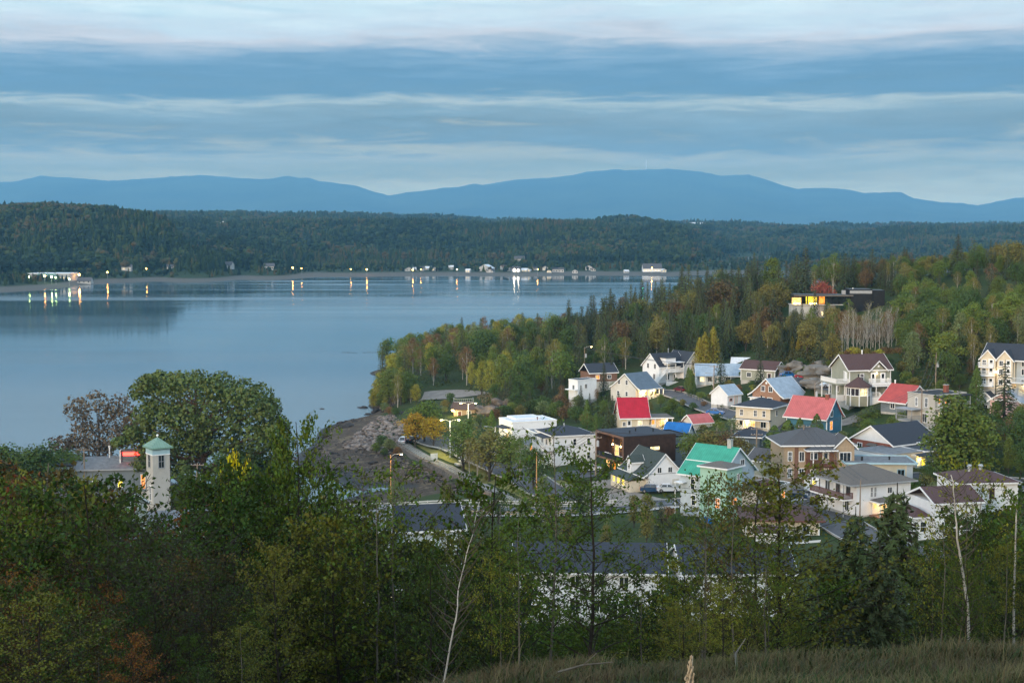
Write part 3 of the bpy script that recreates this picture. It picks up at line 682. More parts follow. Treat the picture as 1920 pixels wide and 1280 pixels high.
def mk_conifer(kind, nvar, seed, rad, droop, nwh, mt, bark, dens=1.0, base=.08, size=.026, ragged=.25, taper=.85, asp=.55):
    out = []
    for k in range(nvar):
        r = rngs(seed + k); Cs, Ns = [], []
        mb = MB(); mb.tube([(0, 0, -.03), (.004, 0, .5), (0, 0, .99)], [.018, .011, .002], 5)
        for i in range(nwh):
            z = base + (.97 - base) * (i / nwh) ** .95
            R0 = rad * (1 - (z - base) / (1.0 - base)) ** taper + .012
            nb = int(6 + 5 * (1 - i / nwh)); ph = r.uniform(0, 6.28)
            for j in range(nb):
                a = ph + 2 * math.pi * j / nb + r.uniform(-.2, .2); Rl = R0 * (1 - ragged * r.random() * (1.6 if r.random() < .2 else .8)); m_ = max(4, int(Rl / rad * 17 * dens))
                t = np.sqrt(r.uniform(.02, 1, m_)); wdt = .20 * Rl * (1.25 - t)
                px = Rl * t; py = r.normal(0, 1, m_) * wdt * .6; pz = z - droop * Rl * t ** 1.2 + r.normal(0, .006, m_)
                Cs.append(np.stack([px * math.cos(a) - py * math.sin(a), px * math.sin(a) + py * math.cos(a), pz], 1))
                Ns.append(np.tile([math.cos(a) * .6, math.sin(a) * .6, .75], (m_, 1)))
                if j % 2 == 0: mb.bar((0, 0, z), (Rl * .9 * math.cos(a), Rl * .9 * math.sin(a), z - droop * Rl * .9), .006, None)
        C, Nn = np.concatenate(Cs), np.concatenate(Ns)
        v, f = leaf_quads(C, Nn, size, asp, .35, r)
        out.append((npmesh(kind + '_crown', v, f, [mt]), mb.mesh(kind + '_trunk', bark)))
    proto(kind, out)
mk_conifer('spruce', 5, 110, .21, .32, 24, M['needle'], M['bark'], 1.15)
mk_conifer('pine', 3, 130, .25, .05, 14, M['needle'], M['bark'], 1.2, .22, .032, .45, .55)
def mk_cedar(nvar, seed):
    out = []
    for k in range(nvar):
        r = rngs(seed + k); n = 2600
        z = r.uniform(0.01, 1, n) ** 1.05; R0 = .17 * np.minimum(1, (1 - z) ** .7 * 1.25) * (1 + .12 * np.sin(z * 40 + r.uniform(0, 6)))
        a = r.uniform(0, 6.28, n); rad = R0 * r.uniform(.75, 1.08, n) + .004; rad *= 1 + .12 * np.sin(a * 5 + k)
        C = np.stack([rad * np.cos(a), rad * np.sin(a), z], 1); Nn = np.stack([np.cos(a), np.sin(a), np.full(n, .3)], 1)
        v, f = leaf_quads(C, Nn, .034, .5, .45, r)
        mb = MB(); mb.tube([(0, 0, -.03), (0, 0, .8)], [.02, .006], 5)
        out.append((npmesh('cedar_crown', v, f, [M['needle']]), mb.mesh('cedar_trunk', M['bark_brown'])))
    proto('cedar', out)
mk_cedar(3, 150)
def mk_bare(nvar, seed):
    """slender pale trunks with fine bare twigs above and a wisp of leaf at the tips"""
    out = []
    for k in range(nvar):
        rr_ = random.Random(seed + k); r = rngs(seed + k); mb = MB()
        ln = rr_.uniform(-.05, .05)
        P_ = [(ln * (i / 6) ** 2 + rr_.uniform(-.006, .006), rr_.uniform(-.006, .006), -.02 + i / 6 * .98) for i in range(7)]
        mb.tube(P_, [.0060, .0056, .005, .0044, .0036, .0026, .0012], 5)
        tips = []
        for i in range(30):
            z = rr_.uniform(.28, .95); a = rr_.uniform(0, 6.28); k_ = z * 6; q = Vector(P_[int(k_)]).lerp(Vector(P_[min(6, int(k_) + 1)]), k_ - int(k_))
            L_ = .16 * (1.15 - z) * rr_.uniform(.6, 1.3) + .03; e = q + Vector((math.cos(a) * L_ * .75, math.sin(a) * L_ * .75, L_ * 1.25))
            mb.tube([q, q.lerp(e, .5) + Vector((0, 0, -.008)), e], [.0022, .0015, .0007], 3); tips.append(e)
            for _ in range(2):
                e2 = e + Vector((rr_.uniform(-.04, .04), rr_.uniform(-.04, .04), rr_.uniform(.01, .06))); mb.bar(q.lerp(e, .6), e2, .0013, None); tips.append(e2)
        C = np.repeat(np.array([tuple(t) for t in tips]), 3, 0) + r.normal(0, .018, (len(tips) * 3, 3))
        C = C[C[:, 2] > .62]
        v, f = leaf_quads(C, np.tile([0, 0, 1.], (len(C), 1)), .014, .8, 1.0, r)
        out.append((npmesh('bare_birch_crown', v, f, [M['leaf']]), mb.mesh('bare_birch_trunk', M['bark_pale'])))
    proto('bare_birch', out)
mk_bare(4, 170)
# big spreading riverside tree
def mk_big(name, seed, lobes, nper, size, tr, bark, lean):
    r = rngs(seed); proto(name, [(crown_mesh(name + '_crown', lobes, nper, size, M['leaf'], r, low=-.75, inner=.3), limbs_mesh(name + '_trunk', lobes, tr, bark, lean, rnd=random.Random(seed)))])
lob = []
rr_ = random.Random(5)
for (x, z, s) in ((-.42, .86, .10), (-.36, .93, .08), (-.24, .88, .14), (-.08, .90, .14), (.08, .88, .14), (.22, .82, .14), (.36, .80, .12), (.46, .72, .11), (.52, .58, .10), (.56, .46, .10), (.54, .34, .09), (.42, .52, .16), (.28, .62, .17), (.10, .68, .18),
                  (-.08, .66, .18), (-.24, .68, .16), (-.38, .70, .12), (-.48, .56, .09), (-.56, .50, .07), (-.40, .46, .10), (-.26, .48, .14), (-.10, .46, .15), (.36, .34, .12), (-.42, .34, .09), (-.30, .30, .11), (.46, .22, .10), (.34, .18, .10), (-.12, .30, .10), (.2, .44, .13), (0, .5, .12)):
    for dy in (-.16, .14): lob.append((x * .93, dy + rr_.uniform(-.05, .05), z, s * rr_.uniform(.66, .86), s * rr_.uniform(.62, .84), .6 + s * 4))
mk_big('willow', 200, lob, 420, .021, .017, M['bark_brown'], -.06)
lob = [(x, y, z, s, s, .5 + s * 4) for (x, y, z, s) in ((-.40, 0, .48, .11), (-.30, .1, .50, .09), (-.22, 0, .84, .13), (-.2, .1, .66, .12), (0, -.1, .90, .14), (.2, 0, .86, .13), (.32, 0, .74, .10), (.1, .1, .72, .14), (-.05, 0, .58, .15), (.18, -.1, .58, .13), (-.14, 0, .46, .12), (.05, 0, .42, .12), (.28, .0, .60, .09), (-.36, 0, .36, .07))]
mk_big('brown_tree', 210, lob, 330, .026, .014, M['bark'], 0)

FOL = {  # leaf colours of the early autumn
 'spruce_dark': (0.049, 0.070, 0.030), 'spruce_mid': (0.070, 0.093, 0.032), 'spruce_blue': (0.060, 0.090, 0.051), 'cedar_gold': (0.184, 0.168, 0.024), 'cedar_green': (0.079, 0.120, 0.027),
 'green': (0.108, 0.152, 0.030), 'deep green': (0.063, 0.102, 0.027), 'bright green': (.150, .200, .036), 'yellow-green': (0.263, 0.256, 0.038), 'olive': (0.166, 0.152, 0.041),
 'golden': (0.420, 0.272, 0.027), 'rust': (.125, .085, .036), 'orange': (.19, .13, .035), 'red': (.28, .075, .045), 'brown': (0.166, 0.104, 0.047), 'grey-green': (0.149, 0.184, 0.074)}
KNAME = {'maple': 'maple', 'poplar': 'poplar', 'birch': 'birch', 'aspen': 'aspen', 'shrub': 'shrub', 'spruce': 'spruce', 'pine': 'pine', 'cedar': 'cedar', 'bare_birch': 'birch', 'willow': 'willow', 'brown_tree': 'ash'}
def tree(kind, x, y, h, colr, label, group=None, z=None, wide=1.0, var=None, name=None, sink=.15, rz=None):
    cr, tk = PRO[kind][random.randrange(len(PRO[kind])) if var is None else var]
    z = zt(x, y) if z is None else z
    wide *= {'maple': 1.22, 'birch': 1.12, 'poplar': 1.1}.get(kind, 1.0); s = (h * wide, h * wide, h)
    rt = link(name or {'shrub': 'shrub', 'bare_birch': 'bare_birch'}.get(kind, KNAME[kind] + '_tree'), None, None, (x, y, z - sink), random.uniform(0, 6.28) if rz is None else rz, label, 'bush' if kind == 'shrub' else 'tree', group, scale=s)
    c = FOL[colr] if isinstance(colr, str) else colr
    j = random.uniform(.85, 1.18); c = (c[0] * j * random.uniform(.93, 1.07), c[1] * j, c[2] * j)
    link('crown', cr, rt, color=c); link('trunk', tk, rt)
    return rt
def tree_px(kind, px, d, toprow, colr, label, **k):
    """survey by the top of the tree: pixel column, distance, row of the tip"""
    q = W(px, toprow, d); g = zt(q.x, q.y)
    return tree(kind, q.x, q.y, max(1.5, q.z - g + .1), colr, label, z=g, **k)
def tree_b(kind, px, base, toprow, d, colr, label, **k):
    q = W(px, toprow, d); z = CAMZ - (base - 430) / FPX * d
    return tree(kind, q.x, q.y, max(1.0, q.z - z), colr, label, z=z, **k)
# ================================================================== BUILDINGS
WCACHE = {}
HOUSES = []
ANG = {'S': 0, 'W': R(-90), 'E': R(90), 'N': R(180)}
class Bld:
    """a building; local origin is the ground corner nearest the viewer, x runs along its front, y goes back"""
    def __init__(s, name, label, cat, px, py, d, rot, group=None, foot=16):
        s.p = W(px, py, d); s.rot = R(rot)
        s.root = link(name, None, None, s.p, s.rot, label, cat, group)
        HOUSES.append((s.p.x, s.p.y, foot, label)); s.foot = (0, 0, 0, 0)
    def part(s, name, mb, m=None, parent=None, smooth=False): return mb.build(name, m, parent or s.root, smooth)
    def world(s, x, y, z): return s.p + Matrix.Rotation(s.rot, 3, 'Z') @ Vector((x, y, z))
    def box(s, name, x0, x1, y0, y1, z0, z1, m, parent=None):
        mb = MB(); mb.box(x0, x1, y0, y1, z0, z1); return s.part(name, mb, m, parent)
    def body(s, bx, h, wm, z0=0, found=1.6, gable=None, rise=0, name='wall'):
        """walls as one shell on a concrete footing, with gable ends if asked"""
        x0, x1, y0, y1 = bx; mb = MB(); zb = z0
        if gable == 'x': mb.prism([(y0, zb), (y1, zb), (y1, z0 + h), ((y0 + y1) / 2, z0 + h + rise), (y0, z0 + h)], x0, x1, 'x')
        elif gable == 'y': mb.prism([(x0, zb), (x1, zb), (x1, z0 + h), ((x0 + x1) / 2, z0 + h + rise), (x0, z0 + h)], y0, y1, 'y')
        else: mb.box(x0, x1, y0, y1, zb, z0 + h)
        o = s.part(name, mb, wm)
        if found and z0 == 0:
            s.box('foundation', x0 + .03, x1 - .03, y0 + .03, y1 - .03, -found - 1.2, -.002 + .0, M['concrete'])
        return o
    def groof(s, bx, h, rise, ax, rm, trim=None, ov=.4, rk=.35, th=.16, z0=0, curve=0):
        """pitched roof: two thick planes with eaves, rake boards and fascia"""
        x0, x1, y0, y1 = bx; trim = trim or M['trim']
        if ax == 'x': a0, a1, u0, u1 = x0 - rk, x1 + rk, y0, y1
        else: a0, a1, u0, u1 = y0 - rk, y1 + rk, x0, x1
        mid = (u0 + u1) / 2; half = (u1 - u0) / 2; z = z0 + h; top = z + rise
        zz_ = lambda q: top - rise * q / half              # height at q from the ridge
        qs = [0, half, half + ov]; zs = [zz_(0), zz_(half), zz_(half + ov)]
        if curve: qs = [0, half * .55, half * .85, half + ov]; zs = [top, zz_(half * .55) - curve * .3, zz_(half * .85) - curve * .15, zz_(half) - .02]
        zs = [v + .04 for v in zs]
        prof = [(mid - q, v) for q, v in reversed(list(zip(qs, zs)))] + [(mid + q, v) for q, v in list(zip(qs, zs))[1:]]
        up = [(u, v + th) for u, v in prof]
        mb = MB()
        for i in range(len(prof) - 1):
            mb.prism([prof[i], prof[i + 1], up[i + 1], up[i]], a0, a1, ax)
        ro = s.part('roof', mb, rm)
        e = .05
        for a in (a0 - e, a1):
            mb = MB()
            for i in range(len(prof) - 1):
                mb.prism([(prof[i][0], prof[i][1] - .12), (prof[i + 1][0], prof[i + 1][1] - .12), (up[i + 1][0], up[i + 1][1] + .03), (up[i][0], up[i][1] + .03)], a, a + e, ax)
            s.part('rake_board', mb, trim, ro)
        for sg, (u, v) in ((-1, prof[0]), (1, prof[-1])):
            mb = MB(); uu = (u - e, u) if sg < 0 else (u, u + e)
            if ax == 'x': mb.box(a0, a1, uu[0], uu[1], v - .1, v + th)
            else: mb.box(uu[0], uu[1], a0, a1, v - .1, v + th)
            s.part('fascia', mb, trim, ro)
        return ro
    def hroof(s, bx, h, rise, rm, trim=None, ov=.5, z0=0, th=.16):
        x0, x1, y0, y1 = bx; x0 -= ov; x1 += ov; y0 -= ov; y1 += ov; z = z0 + h + .02; trim = trim or M['trim']
        w_, d_ = x1 - x0, y1 - y0; q = min(w_, d_) / 2
        if w_ >= d_: r0, r1 = (x0 + q, (y0 + y1) / 2), (x1 - q, (y0 + y1) / 2)
        else: r0, r1 = ((x0 + x1) / 2, y0 + q), ((x0 + x1) / 2, y1 - q)
        if abs(r0[0] - r1[0]) + abs(r0[1] - r1[1]) < .05: r1 = (r0[0] + .05, r0[1] + .05)
        zb = z + th; mb = MB()
        vs = [(x0, y0, z), (x1, y0, z), (x1, y1, z), (x0, y1, z), (x0, y0, zb), (x1, y0, zb), (x1, y1, zb), (x0, y1, zb), (r0[0], r0[1], zb + rise), (r1[0], r1[1], zb + rise)]
        fs = [(0, 3, 2, 1), (0, 1, 5, 4), (1, 2, 6, 5), (2, 3, 7, 6), (3, 0, 4, 7)]
        fs += [(4, 5, 9, 8), (5, 6, 9), (6, 7, 8, 9), (7, 4, 8)] if w_ >= d_ else [(4, 5, 8), (5, 6, 9, 8), (6, 7, 9), (7, 4, 8, 9)]
        mb.add(vs, fs); ro = s.part('roof', mb, rm)
        mb = MB(); e = .05
        mb.box(x0 - e, x1 + e, y0 - e, y0 - .003, z - .06, zb + .02); mb.box(x0 - e, x1 + e, y1 + .003, y1 + e, z - .06, zb + .02)
        mb.box(x0 - e, x0 - .003, y0, y1, z - .06, zb + .02); mb.box(x1 + .003, x1 + e, y0, y1, z - .06, zb + .02)
        s.part('fascia', mb, trim, ro)
        return ro
    def froof(s, bx, h, rm, trim=None, par=.3, ov=.08, z0=0):
        x0, x1, y0, y1 = bx; z = z0 + h; mb = MB(); mb.box(x0 - ov + .2, x1 + ov - .2, y0 - ov + .2, y1 + ov - .2, z + .003, z + .12)
        ro = s.part('roof', mb, rm); mb = MB(); a, b_, c_, d_ = x0 - ov, x1 + ov, y0 - ov, y1 + ov
        mb.box(a, b_, c_, c_ + .2, z + .002, z + par); mb.box(a, b_, d_ - .2, d_, z + .002, z + par)
        mb.box(a, a + .2, c_ + .2, d_ - .2, z + .002, z + par); mb.box(b_ - .2, b_, c_ + .2, d_ - .2, z + .002, z + par)
        s.part('parapet', mb, trim or M['trim'], ro); return ro
    def face(s, bx, side, u, z, off=0):
        x0, x1, y0, y1 = bx
        return {'S': (x0 + u, y0 - off, z), 'W': (x0 - off, y1 - u, z), 'E': (x1 + off, y0 + u, z), 'N': (x1 - u, y1 + off, z)}[side]
    def win(s, bx, side, u, z, w_=.9, h_=1.3, pane='glass', trim=None, sash='v', name='window', label=None):
        """window centred u along the wall (from the viewer's left), sill at z"""
        trim = trim or M['trim']; k = (w_, h_, trim.name, sash)
        if k not in WCACHE:
            mb = MB(); f = .13; x, hh = w_ / 2, h_
            mb.box(-x - f, -x, -.07, .02, -f, hh + f); mb.box(x, x + f, -.07, .02, -f, hh + f)
            mb.box(-x, x, -.07, .02, hh, hh + f); mb.box(-x - .04, x + .04, -.11, .02, -f, 0)
            if sash in 'v+': mb.box(-.03, .03, -.05, .01, 0, hh)
            if sash in 'h+': mb.box(-x, x, -.052, .012, hh * .5 - .03, hh * .5 + .03)
            if sash == 't': 
                for q in (-x / 3, x / 3): mb.box(q - .03, q + .03, -.05, .01, 0, hh)
            fm = mb.mesh('window', trim); mb = MB(); mb.box(-x, x, -.03, .0, 0, hh); WCACHE[k] = (fm, mb)
        fm, pb = WCACHE[k]
        kk = k + (pane,)
        if kk not in WCACHE: WCACHE[kk] = pb.mesh('pane', M[pane])
        o = link(name, fm, s.root, s.face(bx, side, u, z), ANG[side], label)
        link('pane', WCACHE[kk], o); return o
    def door(s, bx, side, u, z, w_=.95, h_=2.05, m=None, glass=True, pane='glass', trim=None):
        m = m or M['trim']; mb = MB(); x = w_ / 2; f = .12
        mb.box(-x - f, -x, -.07, .02, 0, h_ + f, trim or M['trim']); mb.box(x, x + f, -.07, .02, 0, h_ + f, trim or M['trim']); mb.box(-x, x, -.07, .02, h_, h_ + f, trim or M['trim'])
        mb.box(-x, x, -.035, .01, 0, h_, m)
        o = mb.build('door', None, s.root); o.location = s.face(bx, side, u, z); o.rotation_euler = (0, 0, ANG[side])
        if glass: mb = MB(); mb.box(-x + .18, x - .18, -.05, -.036, h_ * .45, h_ * .92); mb.build('pane', M[pane], o)
        mb = MB(); mb.ball((x - .1, -.07, h_ * .48), .04); mb.build('handle', M['chrome'], o)
        return o
    def rail(s, pts, z, m=None, hgt=1.0, step=.16, name='railing', glass=False):
        m = m or M['trim']; mb = MB()
        for a, b_ in zip(pts[:-1], pts[1:]):
            a = Vector((a[0], a[1], a[2] if len(a) > 2 else z)); b_ = Vector((b_[0], b_[1], b_[2] if len(b_) > 2 else z)); n = max(1, int((b_ - a).length / step))
            up = Vector((0, 0, hgt)); mb.bar(a + up, b_ + up, .09, .07); mb.bar(a + up * .1, b_ + up * .1, .06, .05)
            for i in range(n + 1):
                p = a.lerp(b_, i / n); w_ = .10 if i in (0, n) else .045; mb.bar(p, p + up, w_, w_)
        return s.part(name, mb, m)
    def posts(s, pts, z0, z1, w_=.14, m=None):
        for (x, y) in pts: s.box('post', x - w_ / 2, x + w_ / 2, y - w_ / 2, y + w_ / 2, z0, z1, m or M['trim'])
    def deck(s, x0, x1, y0, y1, z, th=.18, m=None, name='deck'): return s.box(name, x0, x1, y0, y1, z - th, z, m or M['trim'])
    def stairs(s, x0, x1, y0, y1, z0, z1, m=None, along='y'):
        n = max(2, int(abs(z1 - z0) / .19)); mb = MB()
        for i in range(n):
            t0, t1 = i / n, (i + 1) / n; zt_ = z0 + (z1 - z0) * t1
            if along == 'y': mb.box(x0, x1, *sorted((y0 + (y1 - y0) * t0, y0 + (y1 - y0) * t1)), zt_ - .2, zt_)
            else: mb.box(*sorted((x0 + (x1 - x0) * t0, x0 + (x1 - x0) * t1)), y0, y1, zt_ - .2, zt_)
        return s.part('steps', mb, m or M['trim'])
    def chimney(s, x, y, z0, z1, w_=.6, m=None, cap=True):
        mb = MB(); mb.box(x - w_ / 2, x + w_ / 2, y - w_ / 2, y + w_ / 2, z0, z1, m or M['brick'])
        if cap: mb.box(x - w_ / 2 - .07, x + w_ / 2 + .07, y - w_ / 2 - .07, y + w_ / 2 + .07, z1, z1 + .12, M['kerb']); mb.tube([(x, y, z1 + .12), (x, y, z1 + .4)], .12, 6, M['rubber'])
        return s.part('chimney', mb)
    def pipe(s, x, y, z0, z1, r=.1, m=None, cap=.2):
        mb = MB(); mb.tube([(x, y, z0), (x, y, z1)], r, 8); mb.tube([(x, y, z1), (x, y, z1 + .22)], [cap, cap * .8], 8)
        return s.part('vent_pipe', mb, m or M['galv'])
    def lamp(s, x, y, z, p=60, bulb='bulb', col=(1, .62, .25), r=.13):
        mb = MB(); mb.ball((0, 0, 0), r, n=8, rings=6); o = mb.build('lamp', M[bulb], s.root); o.location = (x, y, z)
        if p:
            l = bpy.data.lights.new('porch_light', 'POINT'); l.energy = p * .8; l.color = col; l.shadow_soft_size = .25
            q = link('porch_light', l, o); q.location = (0, -.02, -.28)
        return o
    def corner(s, bx, h, trim=None, z0=0, sides='SWE'):
        x0, x1, y0, y1 = bx; mb = MB(); e = .03; w_ = .16
        for (x, y) in ((x0, y0), (x1, y0), (x0, y1), (x1, y1)):
            mb.box(x - (e if x == x0 else w_), x + (w_ if x == x0 else e), y - (e if y == y0 else w_), y + (w_ if y == y0 else e), z0 + .01, z0 + h - .02)
        s.part('corner_board', mb, trim or M['trim'])
    def awning(s, bx, side, u, z, w_=1.4, dpt=.9, m=None, fall=.35):
        x, y, z = s.face(bx, side, u, z); mb = MB(); a = w_ / 2
        mb.add([(-a, 0, 0), (a, 0, 0), (a, -dpt, -fall), (-a, -dpt, -fall), (-a, 0, .08), (a, 0, .08), (a, -dpt, -fall + .08), (-a, -dpt, -fall + .08)],
               [(0, 1, 2, 3), (7, 6, 5, 4), (0, 4, 5, 1), (1, 5, 6, 2), (2, 6, 7, 3), (3, 7, 4, 0)])
        o = s.part('awning', mb, m or M['trim']); o.location = (x, y, z); o.rotation_euler = (0, 0, ANG[side]); return o

def box4(w_, d_, E=False): return ((-w_ if E else 0), (0 if E else w_), 0, d_)

# ---- small house with the lit porch on the upper street
b = Bld('house', 'cream house with slate blue metal roof and a warmly lit corner porch', 'house', 1192, 751, 383, 43)
B = box4(8.3, 9.2); b.body(B, 3.1, M['offwhite'], gable='x', rise=3.7); b.groof((B[0], B[1], B[2] - 1.6, B[3]), 2.9, 4.0, 'x', M['m_slate'], ov=.3, curve=.5)
for u, z in ((3.1, 4.1), (5.9, 4.1), (5.9, 1.0), (2.8, 1.0)): b.win(B, 'W', u, z, .75, 1.1, sash='h')
b.win(B, 'S', 1.8, .9, 1.1, 1.2, 'lit_pale'); b.win(B, 'S', 6.4, .9, 1.1, 1.2); b.door(B, 'S', 4.1, .25, m=M['trimbrown'], pane='lit')
b.box('porch_floor', 0, 9.3, -2.2, -.02, -.6, .2, M['deck']); b.posts([(.15, -1.9), (2.6, -1.9), (5, -1.9), (7.4, -1.9), (9.1, -1.9)], .2, 2.75, .16)
b.box('porch_roof', 7.9, 9.6, -2.3, 0.3, 2.76, 2.9, M['m_slate']); b.rail([(.15, -1.9), (3.8, -1.9)], .2); b.rail([(4.8, -1.9), (9.1, -1.9)], .2)
b.lamp(2.9, -.7, 2.4, 300); b.lamp(6.6, -.7, 2.4, 260)
# ---- white gabled house with balcony
b = Bld('house', 'white two-gabled clapboard house with charcoal roof and an upper balcony over the garden', 'house', 1236, 718, 399, 33)
B = box4(9.5, 7.5); b.body(B, 4.6, M['white'], gable='x', rise=3.3); b.groof(B, 4.6, 3.3, 'x', M['r_charcoal'])
B2 = (7.6, 14.6, -1.5, 7.0); b.body(B2, 4.3, M['white'], gable='y', rise=3.9); b.groof(B2, 4.3, 3.9, 'y', M['r_charcoal'])
for u in (2.2, 5.3): b.win(B, 'W', u, .9, .8, 1.5); b.win(B, 'W', u + .3, 3.9, .8, 1.3)
b.win(B2, 'S', 2.4, .8, .7, 1.7); b.win(B2, 'S', 4.3, .8, .7, 1.7); b.win(B2, 'S', 3.2, 4.4, .7, 1.3); b.win(B2, 'S', 4.3, 4.4, .7, 1.3)
b.deck(1.2, 7.5, -1.9, -.02, 3.1); b.rail([(1.2, -.1), (1.2, -1.85), (7.5, -1.85)], 3.1); b.posts([(1.4, -1.8), (4.4, -1.8), (7.3, -1.8)], 0, 5.6)
b.box('balcony_roof', 1.4, 7.6, -2.1, .4, 5.6, 5.75, M['trim']); b.door(B, 'S', 3.4, 3.1, pane='lit_pale'); b.door(B, 'S', 5.6, .2); b.win(B, 'S', 3.0, .8, 1, 1.4); b.win(B, 'S', 5.5, 3.8, 1, 1.2)
b.stairs(-2.6, 1.2, -1.7, -.8, 0, 3.0, along='x'); b.rail([(-2.6, -1.8, 0), (1.2, -1.8, 3.1)], 0); b.box('dormer', 2.0, 5.6, -.4, 2.6, 4.9, 6.9, M['white']); b.box('dormer_roof', 1.7, 5.9, -.8, 3.2, 6.92, 7.08, M['r_charcoal'])
b.box('porch_floor', 1.2, 8.2, -2.6, -1.52, -.6, .35, M['trim']); b.pipe(6.2, 3.7, 7.4, 9.0)
# ---- house with crimson roof
b = Bld('house', 'cream house with a bright crimson metal roof beside a dark spruce', 'house', 1164, 808, 335, 6)
B = box4(6.8, 8.2); b.body(B, 2.9, M['cream'], gable='x', rise=4.4); b.groof(B, 2.9, 4.4, 'x', M['m_red'], curve=.55, ov=.6)
b.door(B, 'S', 2.0, .5, m=M['trim']); b.win(B, 'S', 4.6, 1.4, 1.0, 1.0, 'lit_pale'); b.win(B, 'S', .8, 1.2, .6, .9)
B2 = (6.8, 11.5, .9, 6.5); b.body(B2, 2.9, M['cream']); b.box('porch_roof', 6.85, 12.4, -1.2, 6.6, 3.0, 3.2, M['r_taupe']); b.box('fascia', 6.85, 12.45, -1.26, -1.203, 2.95, 3.25, M['trim'])
b.door(B2, 'S', 1.1, .5, pane='lit_orange'); b.win(B2, 'S', 3.2, .9, 1.1, 1.3, 'lit'); b.deck(3.6, 12.2, -1.3, .85, .45, .9, M['concrete']); b.rail([(3.6, -1.2), (8.0, -1.2)], .45); b.posts([(12.1, -1.0), (8.0, -1.0)], .45, 3.0)
b.lamp(10.9, -.2, 2.5, 90); mb = MB(); mb.box(4.3, 6.4, -.9, -.4, .46, 1.15); b.part('bench', mb, M['trimgrey'])
b.box('wall_terrace', 8.2, 14.6, -2.4, -1.35, -1.6, .42, M['concrete'])
# ---- white garage
b = Bld('garage', 'white clapboard garage with pale blue metal roof beside the tilted street pole', 'garage', 1364, 761, 351, 40)
B = box4(5.2, 5.4); b.body(B, 2.7, M['white'], gable='x', rise=2.1); b.groof(B, 2.7, 2.1, 'x', M['m_blue'], ov=.3, rk=.25); b.win(B, 'S', 1.2, 1.2, .9, .6, trim=M['pink']); b.door(B, 'S', 3.1, .1, m=M['offwhite'], glass=False, trim=M['pink'])
# ---- bungalow, pale blue roof
b = Bld('house', 'low grey bungalow with pale blue metal roof half hidden by the blue spruce', 'house', 1306, 721, 388, -4)
B = box4(12.5, 7.5); b.body(B, 2.7, M['bluegrey'], gable='x', rise=2.6); b.groof(B, 2.7, 2.6, 'x', M['m_blue'], ov=.6); b.win(B, 'S', 1.5, .9, 1.1, 1.2, 'lit_pale'); b.win(B, 'S', 3.6, .9, 1, 1.2); b.win(B, 'S', 8.5, .9, 1.4, 1.2); b.door(B, 'S', 6.2, .1)
b.box('porch_roof', -.2, 4.6, -1.8, -.62, 2.45, 2.6, M['m_blue']); b.posts([(0, -1.6), (2.2, -1.6), (4.3, -1.6)], 0, 2.45); b.box('wall_dark', 9.0, 12.4, -.04, -.003, 0, 2.6, M['slate'])
b = Bld('shed', 'storehouse with a white metal roof behind the blue-roofed bungalow', 'shed', 1371, 707, 401, -14)
B = box4(6.6, 7.0); b.body(B, 3.0, M['bluegrey'], gable='x', rise=2.2); b.groof(B, 3.0, 2.2, 'x', M['m_white'])
# ---- brown roofed
b = Bld('house', 'sage green house with brown shingle roof below the pale rock face', 'house', 1453, 716, 374, -34)
B = box4(9.8, 6.2, True); b.body(B, 3.1, M['greengrey'], gable='x', rise=1.9); b.groof(B, 3.1, 1.9, 'x', M['r_maroon']); b.win(B, 'S', 2.4, 1.0, 1.1, 1.1); b.win(B, 'E', 3.0, 1.0, 1, 1.1, trim=M['trim']); b.door(B, 'S', 8.2, .1, m=M['trimbrown']); b.win(B, 'S', 6, 1, .9, 1.1)
b.corner(B, 3.1)
# ---- brown shingled house
b = Bld('house', 'brown shingled house with white trimmed windows, pale blue metal roof and glazed side porch', 'house', 1463, 768, 335, 41)
B = box4(9.0, 8.4); b.body(B, 3.3, M['shingle'], gable='x', rise=3.6); b.groof((0, 9.0, -.9, 8.4 + .9), 2.7, 4.2, 'x', M['m_blue'], ov=.3, curve=.55)
for u in (3.2, 5.5): b.win(B, 'W', u, 4.0, 1.0, 1.2, sash='v'); b.win(B, 'W', u - .2, .9, 1.25, 1.6, sash='h')
mb = MB(); mb.tube([(-.02, 4.2, 6.0), (-.08, 4.2, 6.0)], .3, 10); b.part('round_vent', mb, M['trim'])
b.box('porch_base', 1.8, 8.4, -2.3, -.02, -.9, .75, M['white']); b.posts([(1.95 + i * .9, -2.2) for i in range(8)], .75, 2.55, .14); b.box('porch_beam', 1.8, 8.4, -2.3, -2.1, 2.35, 2.6, M['trim'])
for i in range(7): mb = MB(); mb.box(2.04 + i * .9, 2.76 + i * .9, -2.2, -2.17, .78, 2.34); b.part('pane', mb, M['glass'])
b.box('porch_roof', 1.5, 8.7, -2.5, -.9, 2.62, 2.74, M['m_blue']); b.box('side_room', -1.2, -.02, 5.6, 8.2, 0, 2.3, M['trim']); b.box('side_room_roof', -1.5, 0, 5.3, 8.5, 2.32, 2.45, M['trim']); b.win((-1.2, 0, 5.6, 8.2), 'W', 1.3, .9, 1.0, 1.1)
b.box('foundation', -.02, 9, -.05, 0, -2.4, -.1, M['concrete'])
